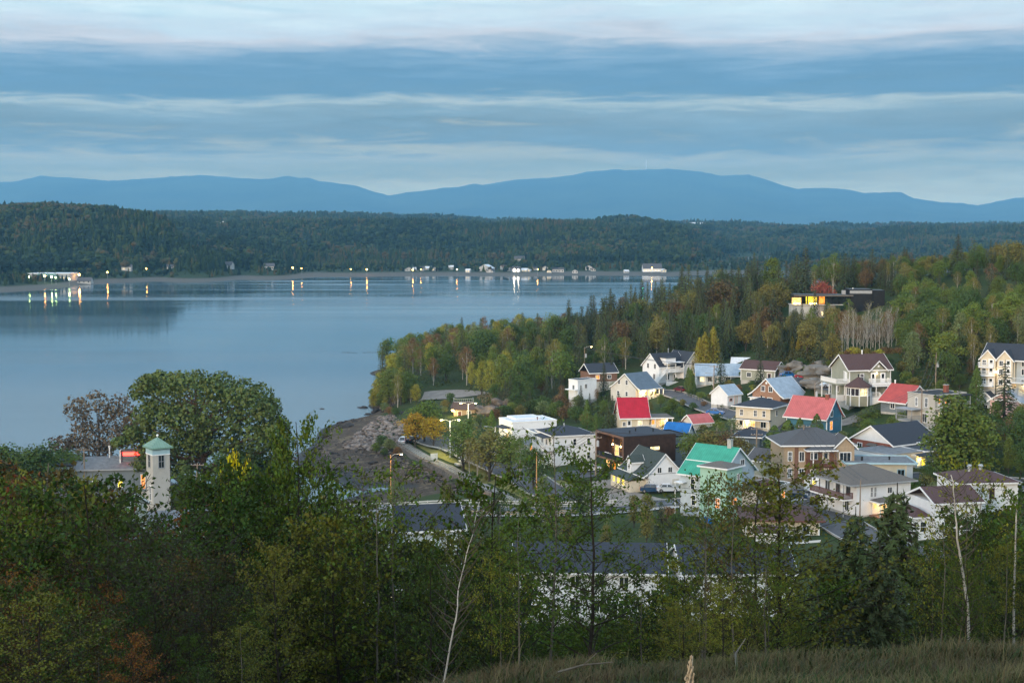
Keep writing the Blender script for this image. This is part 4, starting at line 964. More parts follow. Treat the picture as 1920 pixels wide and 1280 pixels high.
# ---- white hip house with charcoal roof
b = Bld('house', 'white two-storey house with charcoal hip roof and lit ground-floor entry', 'house', 1444, 810, 312, -33)
B = box4(8.2, 8.6, True); b.body(B, 5.2, M['cream']); b.hroof(B, 5.2, 1.7, M['r_charcoal'], ov=.8)
for u in (1.4, 4.7, 6.7): b.win(B, 'S', u, 3.3, .6, 1.25, sash='')
b.deck(-8.6, .3, -1.5, -.02, 2.6, .16, M['r_charcoal'], 'canopy'); b.box('canopy_trim', -8.65, .35, -1.55, -1.503, 2.42, 2.62, M['trim']); b.door(B, 'S', 1.3, .15, m=M['offwhite']); b.win(B, 'S', 3.8, .9, 1.6, 1.3, 'lit', sash='t'); b.win(B, 'S', 6.6, .9, 1.2, 1.2); b.lamp(-5.3, -.35, 2.1, 170)
b.win(B, 'E', 3.5, 3.3, .9, 1.2); b.pipe(-4, 4.3, 6.7, 7.2, .15, M['rubber']); b.posts([(-8.4, -1.4), (-4.2, -1.4), (.1, -1.4)], 0, 2.44)
# ---- teal house, worn pink roof
b = Bld('house', 'teal clapboard house with worn pink metal roof and brick chimney', 'house', 1550, 815, 294, -40)
B = box4(9.4, 6.6, True); b.body(B, 3.6, M['teal'], gable='x', rise=3.5); b.groof((B[0], B[1], -.7, 6.6 + .7), 3.0, 4.1, 'x', M['m_pink'], ov=.25, curve=.4)
b.win(B, 'E', 2.0, 3.6, .95, 1.25); b.win(B, 'E', 1.9, .9, .95, 1.7, 'lit_orange', sash='h', label='window glowing orange'); b.chimney(-1.6, 3.3, 6.3, 8.0, .75); b.corner(B, 3.5)
# ---- big sage house with sunroom
b = Bld('house', 'large sage green house with maroon roof, octagonal sunroom and white double porch', 'house', 1592, 746, 313, 14, foot=20)
B = box4(10.0, 8.6); b.body(B, 6.2, M['greengrey'], gable='x', rise=2.9); b.groof(B, 6.2, 2.9, 'x', M['r_maroon'], rk=.5)
B2 = (5.0, 8.6, -.35, 3); b.body(B2, 5.9, M['olive'], gable='y', rise=1.7, found=0); b.groof(B2, 6.25, 1.7, 'y', M['r_maroon'], ov=.5); mb = MB(); mb.tube([(6.8, -.37, 6.9), (6.8, -.43, 6.9)], .24, 10); b.part('round_vent', mb, M['trim']); b.corner(B, 6.1)
B0 = (0, 10, 0, 8.6); b.win(B0, 'S', 3.0, 3.9, .75, 1.35, sash='+'); b.door(B2, 'S', .55, 3.3); b.door(B2, 'S', 2.9, 3.3, pane='glass'); b.lamp(6.3, -.55, 5.4, 14, 'bulb_white', r=.1)
b.deck(4.4, 9.1, -2.1, -.36, 3.25, .3, M['trim'], 'balcony'); b.rail([(4.5, -.5), (4.5, -2.0), (9.0, -2.0), (9.0, -.5)], 3.25); b.box('porch_roof', 1.0, 11.3, -2.7, -.36, 2.78, 2.94, M['r_maroon']); b.box('porch_fascia', .95, 11.35, -2.75, -2.703, 2.66, 2.96, M['trim'])
b.posts([(x, -2.5) for x in (3.9, 5.2, 8.0, 10.0, 11.1)], .4, 2.7, .17); b.rail([(4.1, -2.5), (6.0, -2.5)], .4); b.rail([(7.3, -2.5), (11.1, -2.5)], .4); b.box('porch_floor', 3.6, 11.3, -2.7, -.38, -1.4, .35, M['trim'])
b.stairs(6.1, 7.2, -5.0, -2.7, -1.3, .3); b.rail([(6.05, -2.7, .35), (6.05, -5.0, -1.3)], 0); b.rail([(7.25, -2.7, .35), (7.25, -5.0, -1.3)], 0)
for u, p_ in ((5.0, 'glass'), (6.3, 'glass'), (8.3, 'glass'), (9.3, 'glass')): b.win(B0, 'S', u, 1.0, .8, 1.3, p_)
b.door(B0, 'S', 7.3, .4)
b.win(B0, 'W', 6.4, 3.7, .8, 1.9, sash='v'); b.box('shutter', -.06, -.01, 1.0, 2.3, 3.6, 5.6, M['trim']); b.win(B0, 'W', 3.2, .9, 1.2, 1.2)
b.box('carport_roof', -3.0, -.02, .2, 8.0, 2.9, 3.2, M['greengrey']); b.rail([(-.1, .3), (-2.9, .3), (-2.9, 7.9)], 3.2, step=.12); b.posts([(-2.8, .4), (-2.8, 4.0), (-2.8, 7.6), (-.9, .3)], -.4, 2.9, .2); b.box('porch_skirt', -3.0, -.3, .2, .35, -.6, .6, M['trim'])
b.rail([(-.3, .1), (-2.9, .1)], -.3); b.pipe(5.2, 4.3, 9.0, 9.9, .13, M['trim'])
def ngon(cx, cy, r, n=8, ph=math.pi / 8): return [(cx + r * math.cos(ph + 2 * math.pi * i / n), cy + r * math.sin(ph + 2 * math.pi * i / n)) for i in range(n)]
cx, cy, rr_ = .9, -2.5, 2.55; pts = ngon(cx, cy, rr_)
mb = MB(); vs = [(x, y, -1.3) for x, y in pts] + [(x, y, .9) for x, y in pts]; mb.add(vs, [(i, (i + 1) % 8, (i + 1) % 8 + 8, i + 8) for i in range(8)] + [tuple(range(8, 16))]); b.part('sunroom_wall', mb, M['olive'])
for i, (x, y) in enumerate(pts):
    b.box('sunroom_post', x - .09, x + .09, y - .09, y + .09, -1.3, 2.75, M['trim']); x2, y2 = pts[(i + 1) % 8]; a = Vector((x, y, 0)); c_ = Vector((x2, y2, 0))
    mb = MB(); mb.bar(a.lerp(c_, .12) + Vector((0, 0, 1.75)), a.lerp(c_, .47) + Vector((0, 0, 1.75)), .04, 1.5); mb.bar(a.lerp(c_, .53) + Vector((0, 0, 1.75)), a.lerp(c_, .88) + Vector((0, 0, 1.75)), .04, 1.5); b.part('pane', mb, M['lit_pale'] if i == 5 else M['glass'])
    mb = MB(); mb.bar(a + Vector((0, 0, .95)), c_ + Vector((0, 0, .95)), .16, .14); mb.bar(a + Vector((0, 0, 2.65)), c_ + Vector((0, 0, 2.65)), .16, .2); mb.bar(a.lerp(c_, .5) + Vector((0, 0, .9)), a.lerp(c_, .5) + Vector((0, 0, 2.6)), .12); b.part('sunroom_frame', mb, M['trim'])
po = ngon(cx, cy, rr_ + .4); mb = MB(); mb.add([(x, y, 2.78) for x, y in po] + [(x, y, 2.92) for x, y in po] + [(cx, cy, 5.0)], [(i, (i + 1) % 8, (i + 1) % 8 + 8, i + 8) for i in range(8)] + [(i + 8, (i + 1) % 8 + 8, 16) for i in range(8)] + [tuple(range(7, -1, -1))]); b.part('sunroom_roof', mb, M['r_maroon'])
b.pipe(cx, cy, 4.9, 5.25, .14, M['rubber'], .22)
# ---- red roof behind the flat white block
b = Bld('house', 'slate grey house with faded red metal roof behind the flat-roofed white block', 'house', 1699, 776, 301, -50)
B = box4(6.4, 8.4, True); b.body(B, 2.6, M['slate'], gable='x', rise=3.0); b.groof(B, 2.6, 3.0, 'x', M['m_red2'], ov=.7); b.win(B, 'E', 1.7, .8, .9, 1.2); b.pipe(-5.8, 4.2, 5.4, 6.3, .14, M['trim']); b.win(B, 'S', 3.0, .9, 1.0, 1.1); b.box('vent', .005, .05, 3.9, 4.5, 3.9, 4.4, M['rubber'])
# ---- white flat block with balconies
b = Bld('apartment_block', 'off-white flat-roofed block with outdoor stair and shaded balconies', 'apartment block', 1752, 812, 290, 33, foot=18)
B = box4(5.2, 7.2); b.body(B, 7.6, M['stucco'], found=2.5); b.froof((0, 9.5, 0, 7.2), 7.6, M['r_black'], M['concrete'], par=.25); b.body((5.2, 9.5, 1.8, 7.2), 7.6, M['concrete'], found=2.5)
b.win(B, 'W', 2.4, 5.2, .5, 1.6, sash=''); b.win(B, 'W', 5.0, 5.2, .6, 1.7, sash=''); b.win(B, 'W', 4.4, 2.0, 1.5, 1.7, sash='t'); b.win(B, 'W', 5.0, .2, .6, .7, sash='')
for z, p_ in ((5.1, 'lit_orange'), (2.3, 'lit_pale')):
    b.deck(.1, 9.4, -1.3, -.02, z, .2, M['concrete'], 'balcony'); b.rail([(.2, -1.2), (9.4, -1.2)], z, M['trimgrey'], step=.3); b.door(B, 'S', 1.4, z, pane=p_); b.win(B, 'S', 3.6, z + .8, 1.1, 1.1, p_ if z > 4 else 'glass')
b.deck(-.1, 9.6, -1.5, .3, 7.55, .25, M['r_black'], 'balcony_roof'); b.posts([(.2, -1.2), (4.7, -1.2), (9.3, -1.2)], -1.5, 7.3, .12, M['trimgrey'])
b.chimney(6.8, 3, 7.6, 9.2, .8); b.deck(-3.2, -.02, 3.2, 7.6, 2.3, .2, M['concrete'], 'landing'); b.rail([(-.1, 3.3), (-3.1, 3.3), (-3.1, 7.5)], 2.3, M['trimgrey'], step=.3); b.deck(-3.4, -.02, 3.0, 7.8, 4.7, .15, M['trimgrey'], 'landing_roof'); b.posts([(-3.0, 3.4), (-3.0, 7.4)], -1.5, 4.6, .12, M['trimgrey'])
b.stairs(-1.4, -.3, 3.1, -1.0, 2.2, -1.4, M['trimgrey']); b.box('lean_to', -3.6, -.05, 4.6, 7.6, -1.6, 1.9, M['slate'])
# ---- townhouses right
b = Bld('apartment_block', 'tall beige three-gabled townhouse block with black shingle roof at the right edge of the wood', 'apartment block', 1902, 730, 302, -36, foot=20)
B = box4(7.0, 9, True); b.body(B, 6.3, M['cream'], gable='x', rise=0, found=2.5); b.groof((-7.0, 6, 0, 9), 6.3, 2.9, 'x', M['r_charcoal'])
for x0 in (-7.0, -3.4): b.body((x0, x0 + 3.2, -1.0, 4), 6.3, M['cream'], gable='y', rise=1.8, found=2.5); b.groof((x0, x0 + 3.2, -1.0, 4), 6.3, 1.8, 'y', M['r_charcoal'], ov=.3)
b.body((0, 6, 1.2, 9), 6.3, M['bluegrey'], found=2.5); b.body((3.2, 6, -.6, 3), 6.2, M['bluegrey'], gable='y', rise=1.2, found=2.5); b.groof((3.2, 6, -.6, 3), 6.2, 1.2, 'y', M['r_charcoal'], ov=.3)
for z in (.6, 2.8, 4.6):
    for x0 in (-7.0, -3.4): b.win((x0, x0 + 3.2, -1.0, 4), 'S', .8, z + .4, .7, 1.0, 'glass'); b.door((x0, x0 + 3.2, -1.0, 4), 'S', 2.3, z, h_=1.6)
    b.deck(-7.2, -4.0, -2.2, -1.02, z, .15, M['trim'], 'balcony'); b.rail([(-7.1, -1.1), (-7.1, -2.1), (-4.1, -2.1)], z, step=.2); b.win((0, 6, 1.2, 10), 'S', 1.5, z + .3, .8, 1.2)
b.lamp(-3.6, -1.2, 3.6, 10, 'bulb_white'); b.lamp(2.0, .6, .8, 40); b.deck(-.5, 6, -1.2, 1.15, 1.6, .2, M['trim'], 'terrace'); b.rail([(-.5, -1.1), (6, -1.1)], 1.6, step=.2)
# ---- pink house
b = Bld('house', 'pink stucco house with pale blue metal roof at the right edge', 'house', 1911, 795, 296, -38)
B = box4(6.2, 10, True); b.body(B, 4.6, M['pink'], gable='y', rise=2.0, found=2.5); b.groof(B, 4.6, 2.0, 'y', M['m_blue'], ov=.55); b.box('gable_board', -5.9, -.3, -.06, -.003, 4.6, 4.9, M['trim'])
b.win(B, 'S', 2.1, 2.9, 1.0, 1.5, trim=M['trimbrown'], sash='h'); b.win(B, 'S', 4.3, 3.4, .35, .8, trim=M['trimbrown'], sash=''); b.win(B, 'S', 3.6, .4, .9, 1.2, trim=M['trimbrown']); b.pipe(-1.5, 3, 5.6, 7.0, .1)
b = Bld('shed', 'small shed with dark blue roof left of the pink house', 'shed', 1862, 775, 301, -38)
B = box4(3.4, 7, True); b.body(B, 2.8, M['bluegrey'], gable='y', rise=1.5, found=2); b.groof(B, 2.8, 1.5, 'y', M['r_charcoal']); b.win(B, 'S', 1.7, .9, .9, .8)
# ---- tan apartments
b = Bld('apartment_block', 'tan brick apartment house with grey hip roof and brown stacked balconies', 'apartment block', 1469, 906, 252, 3, foot=18)
B = box4(12.2, 10); b.body(B, 6.7, M['tan']); b.hroof((0, 12.2, 0, 10), 6.7, 2.4, M['r_grey'], ov=.75)
B2 = (9.0, 12.3, -1.2, 3); b.body(B2, 6.6, M['tan'], gable='y', rise=1.5); b.groof(B2, 6.75, 1.6, 'y', M['r_grey'], ov=.6)
b.body((3.9, 8.98, -.05, .3), 6.3, M['tanbrown'], found=0, name='recess_wall'); b.box('brick_band', 1.9, 2.6, -.07, -.003, 0, 6.4, M['tanbrown'])
for z in (1.1, 4.1): b.win(B, 'S', 1.1, z, .55, 1.5, sash=''); b.win(B, 'S', 3.2, z - .1, .8, 1.6, sash='v'); b.win(B2, 'S', 1.65, z, 1.9, 1.5, sash='t')
R1 = (3.9, 8.98, -.05, .3)
for z in (.5, 3.5):
    b.door(R1, 'S', 3.6, z, m=M['offwhite']); b.win(R1, 'S', 1.5, z + .8, 1.1, 1.1); b.deck(4.0, 8.98, -1.9, -.08, z - .05, .2, M['trimbrown'], 'balcony'); b.rail([(4.05, -.1), (4.05, -1.85), (8.9, -1.85)], z - .05, M['trimbrown'], step=.14)
b.posts([(4.8, -1.8)], -.6, 6.0, .16); b.hroof((3.7, 8.98, -2.0, .5), 6.0, .5, M['r_grey'], ov=.15); b.box('entry', 3.2, 5.6, -2.9, -1.95, -.8, 1.4, M['trim']); b.win((3.2, 5.6, -2.9, -1.95), 'S', 1.5, .3, .6, .7, 'lit_yellow', sash='')
b.posts([(8.85, -1.8), (4.05, -1.8)], -.8, 6.0, .12, M['trimbrown'])
# ---- brick bungalow
b = Bld('house', 'red brick bungalow with black shingle roof and broad white gable', 'house', 1674, 862, 268, 34, foot=18)
B = box4(12.2, 10.2); b.body(B, 2.9, M['brick'], found=2.5); b.groof(B, 2.9, 2.9, 'x', M['r_charcoal'], ov=.6, rk=.6); mb = MB(); mb.prism([(-.0, 2.9), (10.2, 2.9), (5.1, 5.8)], -.06, .3, 'x'); b.part('gable', mb, M['white'])
b.win(B, 'W', 2.0, .9, 1.0, 1.3); b.win(B, 'W', 8.8, .9, .7, 1.2); b.awning(B, 'W', 5.4, 2.5, 2.2, 1.1, M['r_taupe']); b.door(B, 'W', 5.4, .2, m=M['trimbrown']); b.win(B, 'S', 1.3, .8, .7, 1.4); b.win(B, 'S', 4.0, .9, 2.0, 1.3, sash='t'); b.door(B, 'S', 7.4, .2, pane='lit_orange'); b.win(B, 'S', 9.8, .9, 1.4, 1.3, 'lit')
b.posts([(6.2, -.9), (8.9, -.9), (12.0, -.9)], .1, 2.8); b.box('porch_ceiling', 6.0, 12.4, -1.2, -.02, 2.75, 2.88, M['trim']); b.lamp(10.9, -.7, 2.4, 110)
# ---- white-blue flat buildings
b = Bld('apartment_block', 'white and cream flat-roofed building with a lit glazed entry and small balcony', 'apartment block', 1666, 908, 259, 32, foot=18)
B = box4(9.0, 8.6); b.body(B, 5.3, M['cream']); b.box('wall_side', -.05, -.004, .02, 8.6, .02, 5.28, M['white']); b.froof(B, 5.3, M['r_flat'], M['trimgrey'], par=.2)
E_ = (5.0, 8.4, -1.3, -.02); b.box('entry_bay', 5.6, 8.3, -1.3, -.02, 2.3, 5.0, M['cream']); b.win((5.6, 8.3, -1.3, 0), 'S', .7, 2.9, .7, 1.2, 'lit_pale', sash=''); b.win((5.6, 8.3, -1.3, 0), 'S', 1.9, 2.9, .9, 1.3, 'lit_yellow', sash=''); b.awning((5.6, 8.3, -1.3, 0), 'S', 1.35, 5.25, 3.2, 1.0, M['r_charcoal']); b.lamp(6.2, -1.75, 4.4, 22, 'bulb_gold', (1, .8, .3), .1)
b.deck(5.4, 8.6, -2.5, -1.32, 2.25, .2, M['trimblue'], 'balcony'); b.rail([(5.5, -1.4), (5.5, -2.4), (8.5, -2.4)], 2.25, M['trimblue']); b.win(B, 'S', 1.0, 3.0, .8, .7); b.win(B, 'S', 3.8, 2.7, .9, 1.1); b.posts([(5.6, -2.3), (8.4, -2.3)], -.5, 2.1, .14, M['trimblue']); b.win((5.6, 8.3, -1.3, 0), 'S', 1.3, .4, .9, 1.0); b.box('entry_base', 5.7, 8.2, -1.25, -.02, -.8, 2.25, M['bluegrey'])
mb = MB(); mb.tube([(-.15, 3.6, 4.0), (-.5, 3.4, 4.15)], [.38, .30], 10); mb.bar((-.05, 3.6, 3.6), (-.3, 3.5, 4.05), .05); b.part('satellite_dish', mb, M['porcelain'])
b = Bld('apartment_block', 'dark grey flat-roofed annex with white windows beside the big poplars', 'apartment block', 1733, 894, 263, 24, foot=12)
B = box4(8.0, 8.0); b.body(B, 4.6, M['slate']); b.froof(B, 4.6, M['r_charcoal'], M['trim'], par=.22); b.win(B, 'S', 2.0, 1.2, .7, 1.5); b.win(B, 'S', 5.4, 1.2, .8, .9); b.lamp(3.3, -.2, .5, 0, 'bulb', r=.1)
b = Bld('workshop', 'low workshop with pale teal fascia and worn flat roof beside the tan apartments', 'workshop', 1587, 905, 249, -3, foot=14)
B = box4(11.4, 7.5); b.body(B, 3.4, M['cream']); b.froof((-.3, 11.9, -.5, 8), 3.4, M['r_flat'], M['trimblue'], par=.32, ov=.25); b.box('pilaster', -.02, .3, -.05, .2, 0, 3.38, M['trimblue']); b.win(B, 'S', 1.2, 1.0, 1.0, 1.4, 'lit_orange', sash=''); b.win(B, 'S', 5.0, 1.1, 1.2, 1.1); b.win(B, 'S', 9.4, .9, 1.1, 1.5, trim=M['trimblue']); b.box('side_bay', 10.4, 11.42, -.06, -.003, 0, 3.3, M['bluegrey'])
b.pipe(3.2, 3, 3.5, 4.0, .2, M['rubber']); b.pipe(8.2, 4, 3.5, 3.9, .15, M['rubber'])
# ---- white two storey with brown balcony
b = Bld('house', 'white two-storey house with taupe hip roof and brown corner balcony above the parked maroon car', 'house', 1606, 967, 227, 22, foot=18)
B = box4(10.4, 10.2); b.body(B, 5.0, M['white']); b.hroof((-1.2, 10.4, -.2, 10.2), 5.0, 2.3, M['r_taupe'], M['trimgrey'], ov=.7)
for u in (2.2, 5.1, 7.9): b.win(B, 'W', u, 3.0, 1.0, 1.5, trim=M['trimgrey'], sash='v')
b.deck(-1.9, -.02, 1.0, 10.4, 2.55, .25, M['trim'], 'balcony'); b.rail([(-.1, 1.05), (-1.85, 1.05), (-1.85, 10.3)], 2.55, M['trimbrown'], step=.13); b.posts([(-1.75, 1.1), (-1.75, 5.5), (-1.75, 10.2)], -.3, 5.0, .12, M['trimgrey']); b.win(B, 'W', 7.6, .5, 1.0, 1.5); b.door(B, 'W', 3.4, .1)
b.win(B, 'S', 2.8, 2.9, .35, 1.5, sash=''); b.win(B, 'S', 3.5, 2.9, .35, 1.5, sash=''); b.win(B, 'S', 6.3, 3.3, .8, .9); b.win(B, 'S', 8.9, .7, .9, .9)
b.box('porch_base', 2.4, 6.4, -2.6, -.02, -.5, 0.05, M['deck']); b.hroof((2.6, 6.4, -2.5, .1), 2.2, .6, M['r_taupe'], ov=.2); b.posts([(2.8, -2.4), (4.4, -2.4), (6.2, -2.4)], .05, 2.2); b.rail([(2.8, -2.4), (6.2, -2.4)], .05, M['trimbrown']); b.door(B, 'S', 3.5, .1, pane='lit'); b.win(B, 'S', 5.1, .9, 1.2, 1.1, 'lit'); b.lamp(4.9, -1.2, 1.9, 130)
# ---- beige bungalow
b = Bld('house', 'beige bungalow with low brown hip roof on a green lawn', 'house', 1398, 1010, 217, -4, foot=15)
B = box4(11.1, 9); b.body(B, 2.9, M['cream']); b.hroof(B, 2.9, 1.9, M['r_maroon'], M['trimbrown'], ov=.8); b.win(B, 'S', 9.1, .9, .9, 1.3, sash='v'); b.win(B, 'S', 5.9, 1.4, .8, .9); b.win(B, 'S', 2.1, .9, 1.6, 1.2, sash='t'); b.corner(B, 2.8)
b.box('footing_band', -.02, 11.12, -.03, -.003, -.6, .25, M['concrete'])
b = Bld('air_conditioner', 'small air conditioning unit on the lawn against the beige bungalow', 'air conditioner', 1505, 1011, 212, -4, foot=1); mb = MB(); mb.box(-.5, .5, 0, .5, -.2, .65, M['trimgrey']); mb.tube([(0, -.02, .28), (0, -.05, .28)], .26, 10, M['rubber']); b.part('cabinet', mb)
b = Bld('shed', 'white garden shed with small brown hip roof in front of the beige bungalow', 'shed', 1414, 1026, 206, -10, foot=5); B = box4(4.2, 4); b.body(B, 2.0, M['white']); b.hroof(B, 2.0, .9, M['r_maroon'], ov=.35); b.door(B, 'S', 2.1, .05, m=M['offwhite'], glass=False)
# ---- green roofed house with mint tower
b = Bld('house', 'white house with bright green metal roof and a square mint green stair tower', 'house', 1352, 972, 232, -40, foot=20)
B = box4(7.9, 10.4, True); b.body(B, 7.0, M['bluegrey'], gable='x', rise=3.9); b.groof(B, 7.0, 3.9, 'x', M['m_green'], ov=.7, curve=.0); b.box('snow_guard', -8.2, .3, 1.9, 2.05, 8.55, 8.75, M['trim']); b.chimney(-1.6, 5.2, 10.6, 12.2, .7, M['concrete'])
for u, z, p_ in ((2.4, 4.3, 'glass'), (5.0, 4.2, 'lit_orange'), (2.6, 1.6, 'glass'), (5.0, 1.4, 'glass')): b.win(B, 'S', u, z, .7, 1.6, p_, sash='h')
b.win(B, 'E', 6.5, 8.0, 1.1, .9); T_ = (-2.7, 2.3, -2.2, 2.6); b.body(T_, 8.6, M['mint'], name='tower', found=1.6); b.hroof(T_, 8.6, .7, M['r_taupe'], ov=.35); b.win(T_, 'S', 3.4, 2.2, .7, 1.5, 'lit_orange', sash=''); b.win(T_, 'E', 2.2, 2.6, 1.8, 1.0, 'lit_orange'); b.win(T_, 'E', 3.6, 6.4, .6, 1.0)
B3 = (.02, 5.0, 2.7, 13.5); b.body(B3, 4.6, M['stucco'], name='lower_wing'); b.froof(B3, 4.6, M['r_greenblack'], M['trim'], par=.2); b.win(B3, 'E', 2.6, 2.5, .9, 1.1, 'lit_pale'); b.win(B3, 'E', 8.6, 2.4, 1.0, 1.1, 'lit_orange'); b.win(B3, 'E', 4.6, .4, 1.0, 1.0); b.rail([(4.8, 2.9), (4.8, 9.0), (.6, 9.0)], 4.7, M['trimbrown'], step=.14); b.door(B, 'E', 4.2, 4.7, pane='glass')
b.box('entry_awning', -8.3, -6.6, -1.4, -.02, 5.2, 5.35, M['trim']); b.posts([(-8.1, -1.3)], 0, 5.2, .1); mb = MB(); mb.tube([(-1, -3.4, -.3), (-1, -3.4, .7)], .45, 9); mb.tube([(.3, -3.9, -.3), (.3, -3.9, .6)], .4, 9); b.part('barrel', mb, M['m_brightblue'])
# ---- white gable house with green-black roof
b = Bld('house', 'white gabled house with green-black roof and a little dormer, white car parked in front', 'house', 1216, 917, 266, 19, foot=14)
B = box4(6.6, 11.5); b.body(B, 2.9, M['white'], gable='y', rise=3.5); b.groof((-.9, 7.5, 0, 11.5), 2.2, 4.2, 'y', M['r_greenblack'], ov=.35, curve=.5)
for u in (2.2, 4.4): b.win(B, 'S', u, 3.0, .75, .95, sash='v')
b.box('string_course', .02, 6.58, -.05, -.003, 2.75, 2.87, M['trimgrey']); b.box('garage_door', 4.9, 6.2, -.06, -.003, 0, 1.7, M['offwhite']); D_ = (-1.3, 1.2, 5.0, 7.0); b.body(D_, 2.1, M['white'], z0=2.3, gable='x', rise=1.0, found=0, name='dormer'); b.groof(D_, 4.4, 1.0, 'x', M['r_greenblack'], ov=.25, rk=.25); b.win(D_, 'W', 1.0, 3.0, .6, 1.0)
b.box('lean_to', -3.2, -.02, 1.2, 10.5, -.8, 1.5, M['cream']); mb = MB(); mb.add([(-3.8, .8, 1.6), (.0, .8, 2.3), (.0, 11, 2.3), (-3.8, 11, 1.6), (-3.8, .8, 1.75), (0, .8, 2.45), (0, 11, 2.45), (-3.8, 11, 1.75)], [(0, 3, 2, 1), (4, 5, 6, 7), (0, 1, 5, 4), (1, 2, 6, 5), (2, 3, 7, 6), (3, 0, 4, 7)]); b.part('lean_to_roof', mb, M['r_greenblack'])
for u in (1.6, 3.9, 6.2): b.win((-3.2, 0, 1.2, 10.5), 'W', u, .2, 1.0, 1.1, 'lit_yellow', sash='')
# ---- dark wood modern building
b = Bld('modern_building', 'dark wood clad modern box with uplit loggia cantilevered above the street', 'office building', 1169, 893, 285, 24, foot=22)
zb, zt_ = 2.4, 7.6; w_, d_ = 12.0, 11.8
mb = MB(); mb.box(0, w_, 0, .25, zb, zt_); mb.box(w_ - .25, w_, .25, d_, zb, zt_); mb.box(.0, w_ - .25, d_ - .25, d_, zb, zt_); mb.box(2.6, 2.8, .25, d_ - .25, zb, zt_); b.part('wall', mb, M['darkwood'])
mb = MB(); mb.box(0, w_ - .25, .25, d_ - .25, zb, zb + .3); mb.box(0, w_, 0, d_, zt_ + .002, zt_ + .3); b.part('floor_slab', mb, M['darkwood']); b.box('roof', .1, w_ - .1, .1, d_ - .1, zt_ + .31, zt_ + .45, M['r_charcoal'])
mb = MB()
for a in ((-.12, 0, -.02, .3, zb, zt_ + .3), (-.12, 0, d_ - .3, d_, zb, zt_ + .3), (-.12, 0, .3, d_ - .3, zb, zb + .35), (-.12, 0, .3, d_ - .3, zt_ - .1, zt_ + .3)): mb.box(*a)
b.part('loggia_frame', mb, M['tanbrown']); mb = MB(); mb.box(.05, .09, .3, d_ - .3, zb + .36, zb + 1.35); b.part('glass_balustrade', mb, M['glass'])
for i, y in enumerate((2.6, 5.9, 9.4)):
    mb = MB(); mb.box(2.45, 2.59, y - .1, y + .1, zb + 2.5, zb + 2.8); o = b.part('wall_lamp', mb, M['bulb'])
    for sg in (1, -1):
        l = bpy.data.lights.new('wall_lamp_beam', 'SPOT'); l.energy = 130; l.color = (1, .56, .16); l.spot_size = R(70); l.spot_blend = .7; l.shadow_soft_size = .08
        q = link('wall_lamp_beam', l, o); q.location = (2.3, y, zb + 2.65 + sg * .2); q.rotation_euler = (R(180) if sg > 0 else 0, R(12) * sg, 0)
b.win((2.6, 12, 0, d_), 'W', 4.2, zb + .5, 1.6, 2.2, 'lit'); b.win((2.6, 12, 0, d_), 'W', 7.6, zb + .5, 1.2, 2.2, 'lit_orange')
mb = MB(); mb.box(.4, .9, 1.5, 4.5, zb + .3, zb + .75); mb.box(.4, .9, 6.5, 9.5, zb + .3, zb + .75); b.part('planter', mb, M['tanbrown'])
for y in (2, 3, 4, 7, 8, 9): mb = MB(); mb.ball((.65, y, zb + .95), .35, jit=.5); b.part('potted_plant', mb, M['leaf'])
B = (0, w_, 0, d_); b.box('strip_frame', 3.7, 8.4, -.07, -.004, 4.8, 5.75, M['black']); mb = MB(); mb.box(3.9, 5.3, -.1, -.072, 4.95, 5.6); b.part('pane', mb, M['lit']); mb = MB(); mb.box(6.1, 8.2, -.1, -.072, 4.95, 5.6); b.part('pane', mb, M['lit_pale']); mb = MB(); mb.box(5.35, 6.05, -.1, -.072, 4.95, 5.6); b.part('pane', mb, M['glass'])
G_ = (1.8, w_ - .4, 1.4, d_ - .4); b.box('ground_floor', *G_, -1.2, zb - .003, M['black'])
for u, p_ in ((1.5, 'lit'), (4.0, 'lit_orange'), (6.6, 'lit_pale')): b.win(G_, 'W', u, .3, 1.5, 1.6, p_, M['trimbrown'])
for u, p_ in ((1.4, 'glass'), (3.4, 'lit_orange'), (6.5, 'glass')): b.win(G_, 'S', u, .3, 1.3, 1.6, p_, M['trimbrown'])
for x, y in ((3, 3), (6, 6), (9, 4)): b.pipe(x, y, zt_ + .45, zt_ + .9, .13, M['rubber'])
b.body((12.02, 16.4, 1.5, 10), 7.0, M['slate'], name='annex'); b.froof((12.02, 16.4, 1.5, 10), 7.0, M['r_charcoal'], M['black'], par=.3); b.box('annex_strip', 12.8, 16.0, 1.45, 1.497, 4.7, 5.5, M['glass'])
b = Bld('house', 'small house with vivid blue metal roof behind the dark wood building', 'house', 1285, 850, 312, -30, foot=8); B = box4(5.5, 5.5, True); b.body(B, 3.4, M['bluegrey'], gable='x', rise=2.8, found=2.5); b.groof(B, 3.4, 2.8, 'x', M['m_brightblue']); b.win(B, 'S', 2.5, 1, .9, 1.1)
b = Bld('barn', 'little gambrel shed with dusty pink roof in the bushes below the street', 'shed', 1300, 806, 331, 30, foot=8); B = box4(5.6, 4.2); b.body(B, 1.5, M['offwhite'], gable='x', rise=1.6, found=2); b.groof((0, 5.6, -.2, 4.4), 1.3, 1.9, 'x', M['m_pink'], ov=.1, curve=-.7)
b = Bld('shed', 'grey shed with white edged roof beside the hedge behind the green-roofed house', 'shed', 1446, 893, 262, -40, foot=6); B = box4(5, 6.4, True); b.body(B, 2.7, M['greengrey'], gable='x', rise=1.7, found=2); b.groof(B, 2.7, 1.7, 'x', M['r_grey']); b.win(B, 'E', 3, .6, 1.4, 1.0)
